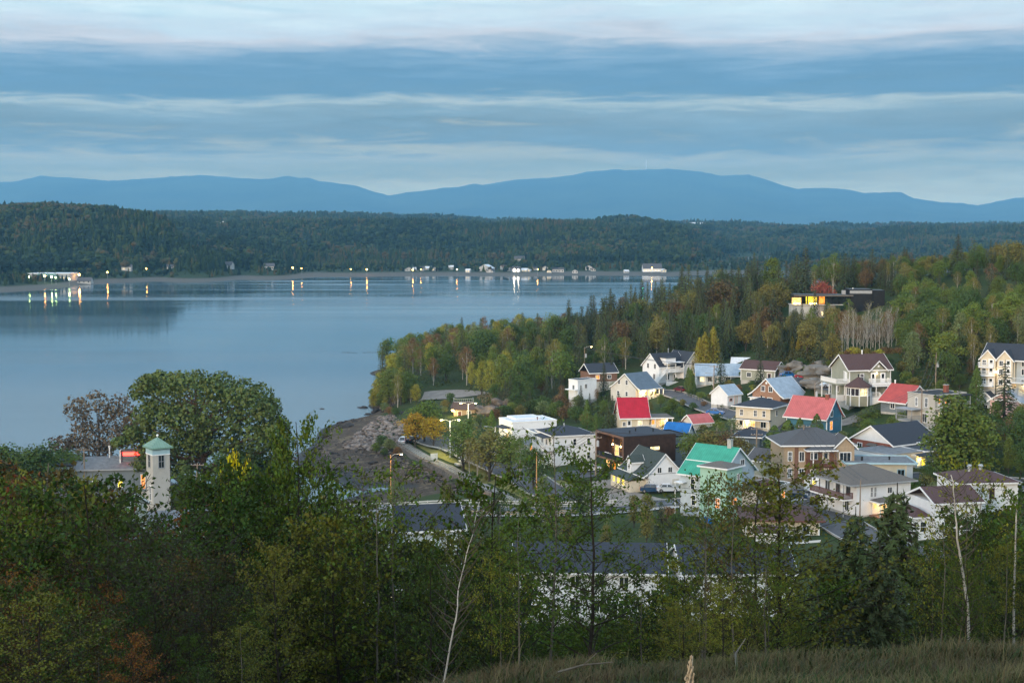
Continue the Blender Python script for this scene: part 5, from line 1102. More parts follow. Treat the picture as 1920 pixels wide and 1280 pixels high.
b = Bld('house', 'slate house with low charcoal roof behind the crossarm pole', 'house', 1424, 858, 285, -20, foot=8); B = box4(5.2, 7, True); b.body(B, 4.0, M['slate'], found=2.5); b.hroof(B, 4.0, 1.5, M['r_charcoal']); b.win(B, 'S', 2.4, 2.2, .9, 1.1); b.win(B, 'E', 3, 2.2, .9, 1.1)
# ---- white apartment house on the quay
b = Bld('apartment_block', 'white two-storey apartment house with low charcoal hip roof and side balconies', 'apartment block', 1038, 873, 303, 19, foot=20)
B = box4(9.6, 10.4); b.body(B, 6.2, M['white']); b.hroof(B, 6.2, 1.5, M['r_charcoal'], ov=.35)
for z in (1.2, 4.2):
    for u in (4.8, 8.0): b.win(B, 'S', u, z, .65, 1.35, sash='h')
for z in (.3, 3.2): b.deck(-1.8, -.02, 1.0, 8.6, z, .18, M['trim'], 'balcony'); b.rail([(-.1, 1.1), (-1.7, 1.1), (-1.7, 8.5)], z); b.door(B, 'W', 3.4, z); b.win(B, 'W', 6.2, z + .8, 1.0, 1.1); b.door(B, 'W', 8.4, z)
b.awning(B, 'W', 6.0, 6.0, 6.4, 1.9, M['r_charcoal'], .25); b.posts([(-1.7, 1.2), (-1.7, 4.8), (-1.7, 8.4)], -.6, 5.7); b.pipe(4.3, 5, 7.6, 8.1, .13)
b = Bld('house', 'grey flat-roofed row house with metal vents between two white buildings', 'house', 1010, 860, 313, 19, foot=12)
B = box4(8.6, 8.0); b.body(B, 5.4, M['bluegrey']); b.froof(B, 5.4, M['r_flat'], M['trim'], par=.2); b.awning((0, 8.6, 0, 8), 'W', 4.5, 3.6, 6.5, 2.4, M['r_flat'], .6); b.posts([(-2.2, 1.4), (-2.2, 4.4), (-2.2, 7.4)], -.5, 3.0); b.win(B, 'W', 3.2, 1.2, 1.2, 1.3, 'lit_orange'); b.door(B, 'W', 5.6, .4); b.win(B, 'W', 6.9, 1.1, 1.0, 1.2)
for x, y in ((2.6, 3), (3.4, 3), (5.2, 4), (6.4, 3)): b.pipe(x, y, 5.5, 6.1, .14)
b = Bld('house', 'low white flat-roofed house with awning at the end of the quayside row', 'house', 961, 835, 325, 22, foot=12)
B = box4(11.0, 8.4); b.body(B, 5.2, M['white']); b.froof(B, 5.2, M['m_white'], M['trim'], par=.25); b.froof((2, 8.5, 3, 8.2), 5.6, M['m_white'], M['trim'], par=.2); b.box('penthouse', 2.0, 8.5, 3.0, 8.2, 5.3, 5.598, M['white'])
b.awning(B, 'W', 4.6, 4.0, 5.6, 1.6, M['r_charcoal'], .4); b.deck(-1.7, -.02, 1.2, 7.0, .3, .18, M['trim'], 'porch_floor'); b.posts([(-1.5, 1.4), (-1.5, 4.2), (-1.5, 6.8)], -.5, 3.5); b.door(B, 'W', 3.4, .3, pane='lit'); b.win(B, 'W', 5.4, 1.2, 1.1, 1.2, 'lit'); b.rail([(-1.6, 1.3), (-1.6, 6.9)], .3); b.pipe(7, 2, 5.3, 5.8, .1, M['trimbrown']); b.lamp(-.4, 4.0, 3.2, 40)
# ---- pavilion by the parking
b = Bld('pavilion', 'small brown brick pavilion with shingle roof and flat lookout deck lit by a wall lamp', 'pavilion', 851, 785, 396, 4, foot=9)
B = box4(6.0, 6.0); b.body(B, 2.7, M['tan']); mb = MB(); mb.add([(-.8, -.9, 2.6), (6.2, -.9, 2.6), (5.6, 1.4, 4.4), (.0, 1.4, 4.4), (-.8, 6.5, 2.6), (6.2, 6.5, 2.6), (5.6, 4.8, 4.4), (0, 4.8, 4.4)], [(0, 1, 2, 3), (1, 5, 6, 2), (5, 4, 7, 6), (4, 0, 3, 7), (3, 2, 6, 7), (0, 4, 5, 1)]); b.part('roof', mb, M['r_brown'])
b.rail([(.1, 4.7), (.1, 1.5), (5.5, 1.5), (5.5, 4.7)], 4.42, M['galv'], step=.5); b.door(B, 'S', 1.6, 0, m=M['trimbrown'], glass=False); b.win(B, 'S', 4.2, 1.2, 1, 1); b.lamp(-.35, -.4, 2.5, 420, 'bulb_gold', (1, .62, .22), .3)
# ---- slivers among the trees
b = Bld('house', 'narrow white house end showing between trees left of the street pole', 'house', 1083, 751, 384, -50, foot=8); B = box4(3.6, 7, True); b.body(B, 5.4, M['white'], found=3); b.froof(B, 5.4, M['r_charcoal'], M['trim'], par=.2); b.win(B, 'E', 3, 3.2, .8, 1.1); b.win(B, 'S', 2, 3, .8, 1.1); b.deck(-3.8, .3, -1.2, -.02, 3.0, .2, M['trim'], 'balcony'); b.posts([(-.1, -1.1)], -1, 3)
b = Bld('house', 'dark roofed house sunk in the trees behind the tall double lamp pole', 'house', 1106, 716, 405, 20, foot=10); B = box4(8.5, 7); b.body(B, 2.6, M['tanbrown'], found=2); b.groof(B, 2.6, 2.2, 'x', M['r_charcoal']); b.win(B, 'S', 2.4, .8, 1, 1, 'lit_orange'); b.win(B, 'S', 6, .8, 1, 1)
# ---- modern villa on the hill
b = Bld('modern_villa', 'flat-roofed modernist villa glowing yellow on a concrete terrace up in the wood', 'villa', 1533, 594, 428, -3, foot=22)
b.box('retaining_wall', -7.9, -.1, -.1, 5, -3.0, 3.6, M['concrete']); b.body((0, 5.2, .1, 5), 3.5, M['stonewall'], name='stone_base'); b.deck(-8.0, 7.5, -.5, 6, 3.75, .2, M['concrete'], 'terrace')
U = (-4.5, 9.5, 1.2, 7); mb = MB(); mb.box(-1.2, -.9, 1.2, 7, 3.76, 6.1); mb.box(9.2, 9.5, 1.2, 7, 3.76, 6.1); mb.box(-4.5, 9.5, 6.7, 7, 3.76, 6.1); b.part('wall', mb, M['black'])
mb = MB(); mb.add([(-7.2, -.6, 6.12), (10.4, -.6, 6.12), (10.4, 7.6, 6.12), (-7.2, 7.6, 6.12), (-7.0, -.6, 6.75), (10.4, -.6, 6.6), (10.4, 7.6, 6.6), (-7.0, 7.6, 6.75)], [(0, 3, 2, 1), (4, 5, 6, 7), (0, 1, 5, 4), (1, 2, 6, 5), (2, 3, 7, 6), (3, 0, 4, 7)]); b.part('roof', mb, M['black']); b.box('roof_edge', -7.25, 10.45, -.68, -.603, 6.2, 6.62, M['r_taupe'])
for (x0, x1, k_) in ((-3.4, -3.1, 'lit_yellow'), (-2.7, -.1, 'lit_yellow'), (.5, 2.2, 'lit_orange')): mb = MB(); mb.box(x0, x1, 1.05, 1.15, 3.9, 6.05); b.part('glowing_panel', mb, M[k_])
mb = MB(); mb.box(2.5, 9.2, 1.3, 1.35, 3.9, 6.05); b.part('pane', mb, M['glass']); mb = MB(); mb.box(-7.6, -4.8, .9, 1.0, 3.76, 5.75); b.part('lit_screen', mb, M['lit'])
for x in (-3.05, -.1, 2.35, 4.2, 6.1, 8.0): b.box('mullion', x, x + .16, .9, 1.04, 3.76, 6.1, M['black'])
for i, x in enumerate((-6.9, -6.2, -5.4, -2.2, -1.6, -1.0, -.4)): b.lamp(x, .45, 4.0, 0, 'bulb_gold', r=.13)
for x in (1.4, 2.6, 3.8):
    mb = MB(); mb.add([(x - .42, -.06, 1.6), (x + .42, -.06, 1.6), (x + .16, -.06, .4), (x - .16, -.06, .4)], [(0, 3, 2, 1)]); mb.box(x - .1, x + .1, -.14, -.02, .2, .4); b.part('uplight_glow_fan', mb, M['lit_pale'])  # glowing fan above each fixture stands in for its beam on the stone
for x in (-6.5, -1.4): l = bpy.data.lights.new('terrace_light', 'POINT'); l.energy = 90; l.color = (1, .6, .1); l.shadow_soft_size = .3; q = link('terrace_light', l, b.root); q.location = (x, -.1, 4.6)
b.box('roof_chimney', 7.5, 8.6, 2, 3, 6.7, 7.9, M['trimgrey']); b.pipe(10.9, 3, 6.7, 8.4, .07, M['trim']); b.box('east_wing', 9.6, 16.3, .8, 9, -1, 8.3, M['black']); b.box('east_wing_band', 9.6, 16.2, .72, .797, 7.0, 7.9, M['trimgrey']); b.box('dark_wing', 16.4, 20.2, 1.6, 9, -1, 8.0, M['black'])
# ---- left shore: tower hall, building with red light
b = Bld('hose_tower', 'pale square stucco tower with green copper pyramid roof and louvred openings', 'tower', 289, 1000, 244, 33, foot=9)
B = box4(3.0, 3.4); b.body(B, 13.6, M['stucco'], found=3); b.hroof(B, 14.6, 1.6, M['m_copper'], M['m_copper'], ov=.45); b.box('frieze', -.04, 3.04, -.04, 3.44, 13.6, 14.6, M['trimblue']); b.box('band', -.08, 3.08, -.08, 3.48, 13.45, 13.6, M['trim'])
b.win(B, 'S', 1.5, 11.3, .9, 2.1, trim=M['trimgrey'], sash=''); b.win(B, 'W', 1.7, 11.3, .9, 2.1, trim=M['trimgrey'], sash=''); b.win(B, 'W', 1.9, 5.6, .8, 2.4, trim=M['trim'], sash=''); mb = MB(); mb.ball((1.5, 1.7, 16.65), .22); mb.bar((1.5, 1.7, 16.0), (1.5, 1.7, 16.6), .08); b.part('finial', mb, M['trim'])
b = Bld('hall', 'long white hall with grey shingle roof at the foot of the pale tower', 'hall', 262, 1045, 232, 12, foot=16)
B = box4(12, 9); b.body(B, 4.2, M['white'], gable='x', rise=2.4, found=3); b.groof(B, 4.2, 2.4, 'x', M['r_flat']); 
for u in (1.5, 4, 6.5, 9, 11): b.win(B, 'S', u, 1.4, .9, 1.5, 'lit_pale' if u == 4 else 'glass')
b = Bld('station', 'dark waterfront building with glowing red sign and white end walls behind the tower', 'building', 232, 922, 268, 8, foot=16)
B = (-9, 5, 0, 9); b.body(B, 4.4, M['slate'], found=3); b.groof(B, 4.4, 1.6, 'x', M['r_flat'], M['trimgrey']); b.box('sign_wall', -.6, 3.4, 2.2, 3.0, 4.6, 7.8, M['slate']); b.box('red_sign', -.3, 3.1, 2.1, 2.19, 6.6, 7.2, M['bulb_red']); b.box('end_wall', 3.45, 3.7, 1.4, 4.8, 2.4, 8.0, M['trim']); b.box('end_wall', -.9, -.65, 1.8, 4.6, 2.4, 7.6, M['trim'])
b.win(B, 'S', 12.6, .6, .7, 2.6, 'lit_orange', sash=''); b.win(B, 'S', 8.4, 1.0, .8, 1.2, 'lit_yellow'); b.win(B, 'S', 4, 1.0, 1.2, 1.2); b.pipe(-10 + 7, 4, 5.8, 8, .12, M['trim']); b.box('side_block', -14, -9.02, .5, 8, -2, 5.0, M['bluegrey']); b.box('side_block_roof', -14.3, -9.0, .2, 8.3, 5.02, 5.3, M['r_charcoal'])
# ---- white houses at right front
b = Bld('house', 'tall white house with brown hip roof and two round roof vents behind the foreground birches', 'house', 1800, 975, 219, 6, foot=15)
B = box4(9.2, 9); b.body(B, 5.6, M['white']); b.hroof(B, 5.6, 1.6, M['r_maroon'], ov=.45); b.win(B, 'S', 5.0, 3.4, .6, 1.4, trim=M['trimbrown']); b.win(B, 'S', 2.0, 3.4, .9, 1.2); b.win(B, 'S', 7.4, 1.0, 1, 1.2)
for x in (3.1, 4.9): mb = MB(); mb.tube([(x, 4, 6.6), (x, 4, 7.7)], .3, 10); mb.tube([(x, 4, 7.7), (x, 4, 7.95)], [.45, .3], 10); b.part('roof_vent', mb, M['galv'])
b = Bld('house', 'white split-level house with brown roof and attic window behind the leaning birch', 'house', 1752, 1012, 208, 12, foot=14)
B = box4(7.5, 8); b.body(B, 5.4, M['white']); b.groof(B, 5.4, 1.6, 'x', M['r_maroon']); b.body((-3.0, -.02, .6, 7), 3.2, M['white'], name='side_wing'); b.hroof((-3.0, -.4, .6, 7), 3.2, 1.1, M['r_maroon'], ov=.3); b.win(B, 'S', 1.3, 4.1, .9, .7); b.win((-3, 0, .6, 7), 'S', 1.5, 1.2, .9, 1.4, sash='h'); b.win(B, 'S', 1.5, 1.4, .8, 1.2); b.win(B, 'S', 5.2, 1.3, 1.4, 1.3)
# ---- houses at the foot of the slope, seen through the foreground leaves
def lowhouse(px, py, d, rot, w_, d_, h, rise, wm, rm, label, ax='x', lit=None):
    b = Bld('house', label, 'house', px, py, d, rot, foot=max(w_, d_)); B = box4(w_, d_); b.body(B, h, M[wm], gable=ax, rise=rise, found=4); b.groof(B, h, rise, ax, M[rm], ov=.5)
    for i in range(int(w_ / 3)): b.win(B, 'S', 1.6 + i * 2.8, 1.0, 1.1, 1.3, lit or 'glass'); 
    if h > 4.5:
        for i in range(int(w_ / 3)): b.win(B, 'S', 1.6 + i * 2.8, 3.8, 1.0, 1.2)
    for i in range(int(d_ / 4)): b.win(B, 'W', 2 + i * 3.6, 1.0, 1, 1.2)
    b.door(B, 'S', w_ - 1.4, .1); return b
lowhouse(962, 1158, 165, -4, 17.5, 10, 5.6, 2.2, 'white', 'r_charcoal', 'long white building with black roof low behind the foreground birches')
lowhouse(1282, 1160, 160, 2, 12.5, 10, 5.2, 2.0, 'white', 'r_charcoal', 'white building with black roof and bright gable low behind the right-hand birches')
lowhouse(700, 1160, 158, 24, 9, 8, 3.4, 3.0, 'white', 'r_greenblack', 'white cottage with grey-green roof deep among the foreground saplings', lit='lit_pale')
lowhouse(560, 1050, 185, 10, 12, 8, 3.6, 2.4, 'bluegrey', 'r_flat', 'grey house with flat grey roof glimpsed through the left foreground leaves')
lowhouse(745, 1085, 190, 12, 9, 9, 6.5, 2.4, 'bluegrey', 'r_charcoal', 'pale grey gabled house glimpsed between the middle saplings')
lowhouse(130, 1120, 175, 15, 12, 9, 4.5, 2.5, 'cream', 'r_grey', 'cream house behind the rust coloured bushes', lit='lit')
lowhouse(1712, 1180, 150, 5, 9, 8, 3.6, 1.6, 'white', 'r_charcoal', 'white bungalow with black roof behind the big foreground spruce')
lowhouse(60, 1010, 210, -10, 14, 9, 4.2, 2.2, 'offwhite', 'r_grey', 'off-white building with grey roof hidden behind the left thicket', lit='lit_pale')
lowhouse(480, 1180, 160, 4, 10, 8, 3.6, 2.0, 'white', 'r_grey', 'low white cottage behind the bare thicket')
# ================================================================== ROADS, QUAY, STREET FURNITURE
def gpx(px, py, dmin=90, dmax=900):
    """the spot of ground seen at a pixel"""
    prev = None; d = dmin
    while d < dmax:
        q = W(px, py, d); g = zt(q.x, q.y)
        if q.z <= g:
            if prev is None: return Vector((q.x, q.y, g))
            lo, hi_ = prev, d
            for _ in range(18):
                m_ = (lo + hi_) / 2; q = W(px, py, m_)
                if q.z <= zt(q.x, q.y): hi_ = m_
                else: lo = m_
            return Vector((q.x, q.y, zt(q.x, q.y)))
        prev = d; d += 2.0
    q = Pz(px, py, 0); return q
def smooth(pts, n=6):
    P_ = [Vector(p) for p in pts]; P_ = [P_[0] * 2 - P_[1]] + P_ + [P_[-1] * 2 - P_[-2]]; out = []
    for i in range(1, len(P_) - 2):
        a, b, c, d = P_[i - 1:i + 3]
        for k in range(n):
            t = k / n; out.append(.5 * ((2 * b) + (c - a) * t + (2 * a - 5 * b + 4 * c - d) * t * t + (3 * b - a - 3 * c + d) * t ** 3))
    out.append(P_[-2]); return out
def ribbon(pts, w0, w1, lift, close=False):
    """strip between offsets w0..w1 right of the line, laid on the ground"""
    mb = MB(); k = len(pts); vs = []; m_ = max(1, int(abs(w1 - w0) / 1.5))
    for i, p in enumerate(pts):
        d = pts[min(i + 1, k - 1)] - pts[max(i - 1, 0)]; d.z = 0; d.normalize(); r = Vector((d.y, -d.x, 0))
        zc = zt(p.x, p.y)
        for j in range(m_ + 1):
            q = p + r * (w0 + (w1 - w0) * j / m_); vs.append((q.x, q.y, max(zt(q.x, q.y), zc - .15) + lift))
    mb.add(vs, [(i * (m_ + 1) + j, i * (m_ + 1) + j + 1, (i + 1) * (m_ + 1) + j + 1, (i + 1) * (m_ + 1) + j) for i in range(k - 1) for j in range(m_)])
    return mb
def road(name, pts, wd, m_, lift=.16, kerb=True, line=None):
    ribbon(pts, -wd / 2, wd / 2, lift).build(name, m_, kind='structure')
    if kerb:
        for s in (-1, 1): 
            mb = MB(); ps = []
            for i, p in enumerate(pts):
                d = pts[min(i + 1, len(pts) - 1)] - pts[max(i - 1, 0)]; d.z = 0; d.normalize(); r = Vector((d.y, -d.x, 0)); q = p + r * s * (wd / 2 + .1); ps.append(Vector((q.x, q.y, max(zt(q.x, q.y), zt(p.x, p.y) - .15) + lift + .03)))
            for a, b_ in zip(ps[:-1], ps[1:]): mb.bar(a, b_, .22, .26)
            mb.build('kerb', M['kerb'], kind='structure')
    if line: ribbon(pts, line[0], line[1], lift + .012).build('lane_line', M['paint'], kind='structure')
main = smooth([gpx(560, 972), gpx(640, 966), gpx(760, 962), gpx(900, 958), gpx(1040, 960), gpx(1150, 956), gpx(1265, 944), gpx(1400, 934), gpx(1480, 926), gpx(1560, 914), gpx(1640, 905), gpx(1730, 900), gpx(1850, 905), gpx(1990, 915)])
road('main_road', main, 8.5, M['asphalt'], line=(-.07, .07))
ribbon(main, 4.5, 6.3, .2).build('pavement', M['kerb'], kind='structure')
up_ = smooth([gpx(1225, 736), gpx(1255, 739), gpx(1290, 750), gpx(1330, 768), gpx(1370, 780), gpx(1410, 791), gpx(1480, 806), gpx(1545, 822)]); road('upper_street', up_, 5.6, M['asphalt'])
cr = smooth([gpx(1420, 712), gpx(1480, 716), gpx(1520, 722), gpx(1560, 728), gpx(1590, 733)]); road('hill_street', cr, 6, M['asphalt'], kerb=False)
sd = smooth([gpx(1500, 940), gpx(1545, 965), gpx(1590, 992), gpx(1650, 1022), gpx(1750, 1050)]); road('side_street', sd, 7, M['asphalt'])
road('driveway', [gpx(1545, 932), gpx(1570, 945), gpx(1600, 955)], 7, M['asphalt'], .19, False)
road('driveway', [gpx(1560, 800), gpx(1590, 792), gpx(1612, 783)], 5, M['gravel'], .14, False)
lot = smooth([gpx(768, 822), gpx(800, 823), gpx(850, 838), gpx(905, 862), gpx(960, 888), gpx(1010, 915), gpx(1080, 940)]); road('park_road', lot, 7.5, M['asphalt'])
road('gravel_lot', smooth([gpx(790, 748), gpx(815, 745), gpx(840, 744), gpx(860, 746)]), 22, M['gravel'], .14, False)
road('gravel_lot', [gpx(1100, 905), gpx(1140, 930), gpx(1200, 945)], 10, M['gravel'], .12, False)
road('gravel_lot', [gpx(1040, 893), gpx(1080, 890), gpx(1120, 885)], 9, M['asphalt'], .15, False)
# quay wall with promenade and railing
edge = smooth([gpx(746, 836), gpx(765, 850), gpx(785, 862), gpx(812, 877), gpx(840, 892), gpx(868, 905), gpx(895, 917), gpx(925, 930), gpx(960, 945)], 5)
ribbon(edge, -2.7, -.25, .16).build('promenade', M['path'], kind='structure')
M['lawn'] = mat('lamp_yellow_lawn', (.14, .135, .034), .95, .45, .2, .6, 3); ribbon(edge[2:], -15, -3.5, .10).build('park_lawn', M['lawn'], kind='structure')  # yellow of the park lamp's glow is put into the grass colour
qw = link('quay_wall', None, None, edge[0], 0, 'sloping masonry quay wall curving along the tidal flat', 'wall')
def rel(p): return Vector(p) - edge[0]
mb = MB(); vs = []
for i, p in enumerate(edge):
    d = edge[min(i + 1, len(edge) - 1)] - edge[max(i - 1, 0)]; d.z = 0; d.normalize(); r = Vector((d.y, -d.x, 0)); zt0 = zt(p.x - r.x * 1.5, p.y - r.y * 1.5) + .35
    for (o_, z_) in ((-.5, zt0 - .6), (-.5, zt0), (0, zt0), (.35, zt0 - .1), (1.6, -1.0)):
        q = p + r * o_; vs.append(rel((q.x, q.y, z_)))
mb.add(vs, [(i * 5 + j, i * 5 + j + 1, (i + 1) * 5 + j + 1, (i + 1) * 5 + j) for i in range(len(edge) - 1) for j in range(4)]); mb.build('masonry_face', M['masonry'], qw)
mb = MB(); rails = MB(); posts_ = []
fe = link('quay_railing', None, None, edge[0], 0, 'pale green metal railing along the top of the quay wall', 'railing')
pm = MB(); pm.box(-.05, .05, -.05, .05, 0, 1.15); pme = pm.mesh('railing_post', M['galv'])
tp = []
for i, p in enumerate(edge):
    d = edge[min(i + 1, len(edge) - 1)] - edge[max(i - 1, 0)]; d.z = 0; d.normalize(); r = Vector((d.y, -d.x, 0)); z0 = zt(p.x - r.x * 1.5, p.y - r.y * 1.5) + .35; q = rel((p.x - r.x * .25, p.y - r.y * .25, z0)); tp.append(q)
for a, b_ in zip(tp[:-1], tp[1:]):
    n = max(1, int((b_ - a).length / 1.6))
    for k in range(n): link('railing_post', pme, fe, a.lerp(b_, k / n))
    for h_ in (1.15, .75, .4): rails.bar(a + Vector((0, 0, h_)), b_ + Vector((0, 0, h_)), .06, .05)
rails.build('rail', M['galv'], fe)
# causeway parapets
for off, nm, lb in ((5.2, 'guardrail', 'white banded guardrail on the far side of the causeway road'), (-5.2, 'guardrail', 'ochre guardrail on the near side of the causeway road')):
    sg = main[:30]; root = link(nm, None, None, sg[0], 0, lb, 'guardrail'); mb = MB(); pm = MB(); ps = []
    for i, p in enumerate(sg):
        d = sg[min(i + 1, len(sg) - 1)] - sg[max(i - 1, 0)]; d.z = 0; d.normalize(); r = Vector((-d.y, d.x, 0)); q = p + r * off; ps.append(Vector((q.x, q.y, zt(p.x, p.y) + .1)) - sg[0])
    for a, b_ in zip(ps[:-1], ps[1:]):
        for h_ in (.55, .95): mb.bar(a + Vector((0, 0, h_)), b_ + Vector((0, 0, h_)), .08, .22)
    mb.build('rail', M['paint'] if off > 0 else M['tan'], root)  # near rail is tan, far rail white
    pmm = MB(); pmm.box(-.08, .08, -.08, .08, -.3, 1.1); pmm = pmm.mesh('guardrail_post', M['paint'])
    for p in ps[::1]: link('guardrail_post', pmm, root, p)
# ---- utility poles
POLES = {}
def pole(key, label, bx, by, top, lean=0, arms=1, transf=False, lamp=None, mt='wood_pole', d=None, rot=0, lit=None, p=0, double=False):
    base = gpx(bx, by) if d is None else Vector((W(bx, by, d)))
    dd = base.y * cs - (base.z - CAMZ) * sn
    H = W(bx, top, dd).z - base.z
    root = link('utility_pole' if arms else 'street_lamp', None, None, base, R(rot), label, 'pole' if arms else 'street lamp')
    mb = MB(); lx = lean * H; mb.tube([(0, 0, -.5), (lx * .5, 0, H * .5), (lx, 0, H)], [.17, .145, .11] if arms else [.13, .11, .08], 8); mb.build('pole', M[mt], root)
    for i in range(arms):
        z = H - .35 - i * 1.1; o = MB(); o.box(-1.15 + lx, 1.15 + lx, -.16, -.05, z - .06, z + .06); ar = o.build('crossarm', M['wood_pole'], root)
        for x in (-1.05, -.4, .4, 1.05): q = MB(); q.tube([(x + lx, -.1, z + .06), (x + lx, -.1, z + .28)], [.05, .035], 6); q.build('insulator', M['porcelain'], ar)
    if transf: q = MB(); q.tube([(.38 + lx * .8, -.05, H - 3.2), (.38 + lx * .8, -.05, H - 2.1)], .27, 10); q.tube([(.38 + lx * .8, -.05, H - 2.1), (.38 + lx * .8, -.05, H - 1.85)], [.08, .05], 6); q.build('transformer', M['porcelain'], root)
    if lamp:
        for sgn in ((1, -1) if double else (lamp,)):
            sg = 1 if sgn > 0 else -1; L_ = 1.7; z = H - (2.2 if arms else .0); a = MB(); a.tube([(lx, 0, z - .4), (lx + sg * .7, 0, z + .1), (lx + sg * L_, 0, z + .2)], .045, 6); ao = a.build('lamp_arm', M['galv'], root)
            hd = MB(); hd.ball((lx + sg * (L_ + .3), 0, z + .18), .2, None, (2.1, 1, .55), 8, 6); hd.build('lamp_head', M['galv'], ao)
            if lit: bl = MB(); bl.ball((lx + sg * (L_ + .3), 0, z + .06), .14, None, (1.6, 1, .6), 8, 5); bl.build('bulb', M[lit], ao)
            if p:
                l = bpy.data.lights.new('street_light', 'POINT'); l.energy = p * .8; l.color = (1, .62, .22) if lit != 'bulb_gold' else (1, .82, .35); l.shadow_soft_size = .2; q = link('street_light', l, root); q.location = (lx + sg * (L_ + .3), 0, z - .25)
    mwd = Matrix.Rotation(R(rot), 3, 'Z'); POLES[key] = [base + mwd @ Vector((x + lx, -.1, H - .1)) for x in (-1.05, 0, 1.05)]; return root
pole('a', 'tall wooden utility pole in front of the dark wood building', 1117, 893, 806, arms=2, transf=True)
pole('b', 'ash grey utility pole leaning slightly beside the white garage', 1337, 757, 684, .02, arms=1, lamp=-1, rot=-20)
pole('c', 'utility pole with street lamp before the tan apartment house', 1502, 908, 795, .035, arms=1, lamp=-1, rot=10)
pole('d', 'utility pole with transformer behind the faded pink roof', 1527, 790, 716, 0, arms=0, transf=True, lamp=1, rot=0)
pole('e', 'utility pole in front of the off-white balconied block', 1727, 815, 728, 0, arms=1, transf=False)
pole('f', 'white-topped utility pole poking out of the greenery on the right slope', 1754, 735, 660, 0, arms=0, transf=True)
pole('g', 'crossarm pole between the slate house and the cedar hedge', 1418, 878, 800, 0, arms=2)
pole('h', 'tall pole with two lit street lamp arms above the sunken dark roof', 1096, 716, 650, 0, arms=0, lamp=1, transf=True, lit='bulb', p=60)
pole('i', 'leaning utility pole with lamp between the pale tower and the great willow', 366, 990, 866, .05, arms=1, transf=True, lamp=-1)
pole('j', 'slim pole beside the white building with brown corner balcony', 1612, 985, 897, 0, arms=0)
pole('k', 'weathered pole left of the waterfront building', 160, 960, 838, 0, arms=1)
pole('l', 'thin grey pole at the right edge behind the last birch', 1905, 1040, 925, 0, arms=0, mt='galv')
pole('m', 'ochre street lamp post standing over the tidal flat', 733, 958, 851, 0, arms=0, lamp=1, mt='orange_pole', lit='bulb', p=350)
pole('n', 'ochre street lamp post before the white quayside apartments', 1006, 955, 846, 0, arms=0, lamp=1, mt='orange_pole')
pole('o', 'white double street lamp shining on the park lawn', 844, 858, 787, 0, arms=0, lamp=1, mt='trim', lit='bulb_gold', p=1500, double=True)
pole('p', 'white street lamp glowing beside the pavilion', 878, 790, 756, 0, arms=0, lamp=-1, mt='trim', lit='bulb_gold', p=900, double=True)
pole('q', 'dim street lamp pole under the cliff of trees by the quayside row', 928, 873, 800, 0, arms=0, lamp=-1, mt='trim')
def wire(a, b_, label, sag=.9, name='power_line'):
    A, Bb = POLES[a], POLES[b_]; mb = MB()
    root = link(name, None, None, A[1], 0, label, 'power line')
    for p, q in zip(A, Bb):
        pts = [p.lerp(q, t / 10) - Vector((0, 0, sag * 4 * t / 10 * (1 - t / 10))) - A[1] for t in range(11)]; mb = MB(); mb.tube(pts, .034, 3); mb.build('cable', M['cable'], root)
wire('a', 'g', 'power line from the pole by the dark wood building to the crossarm pole'); wire('g', 'c', 'power line from the crossarm pole to the pole by the tan apartments'); wire('c', 'e', 'power line rising behind the brick bungalow')
wire('i', 'k', 'power line passing in front of the pale tower'); wire('b', 'h', 'power line along the upper street'); wire('a', 'n', 'power line toward the quay', 1.2); wire('e', 'f', 'power line climbing the right slope'); wire('c', 'j', 'power line crossing to the white balcony house')
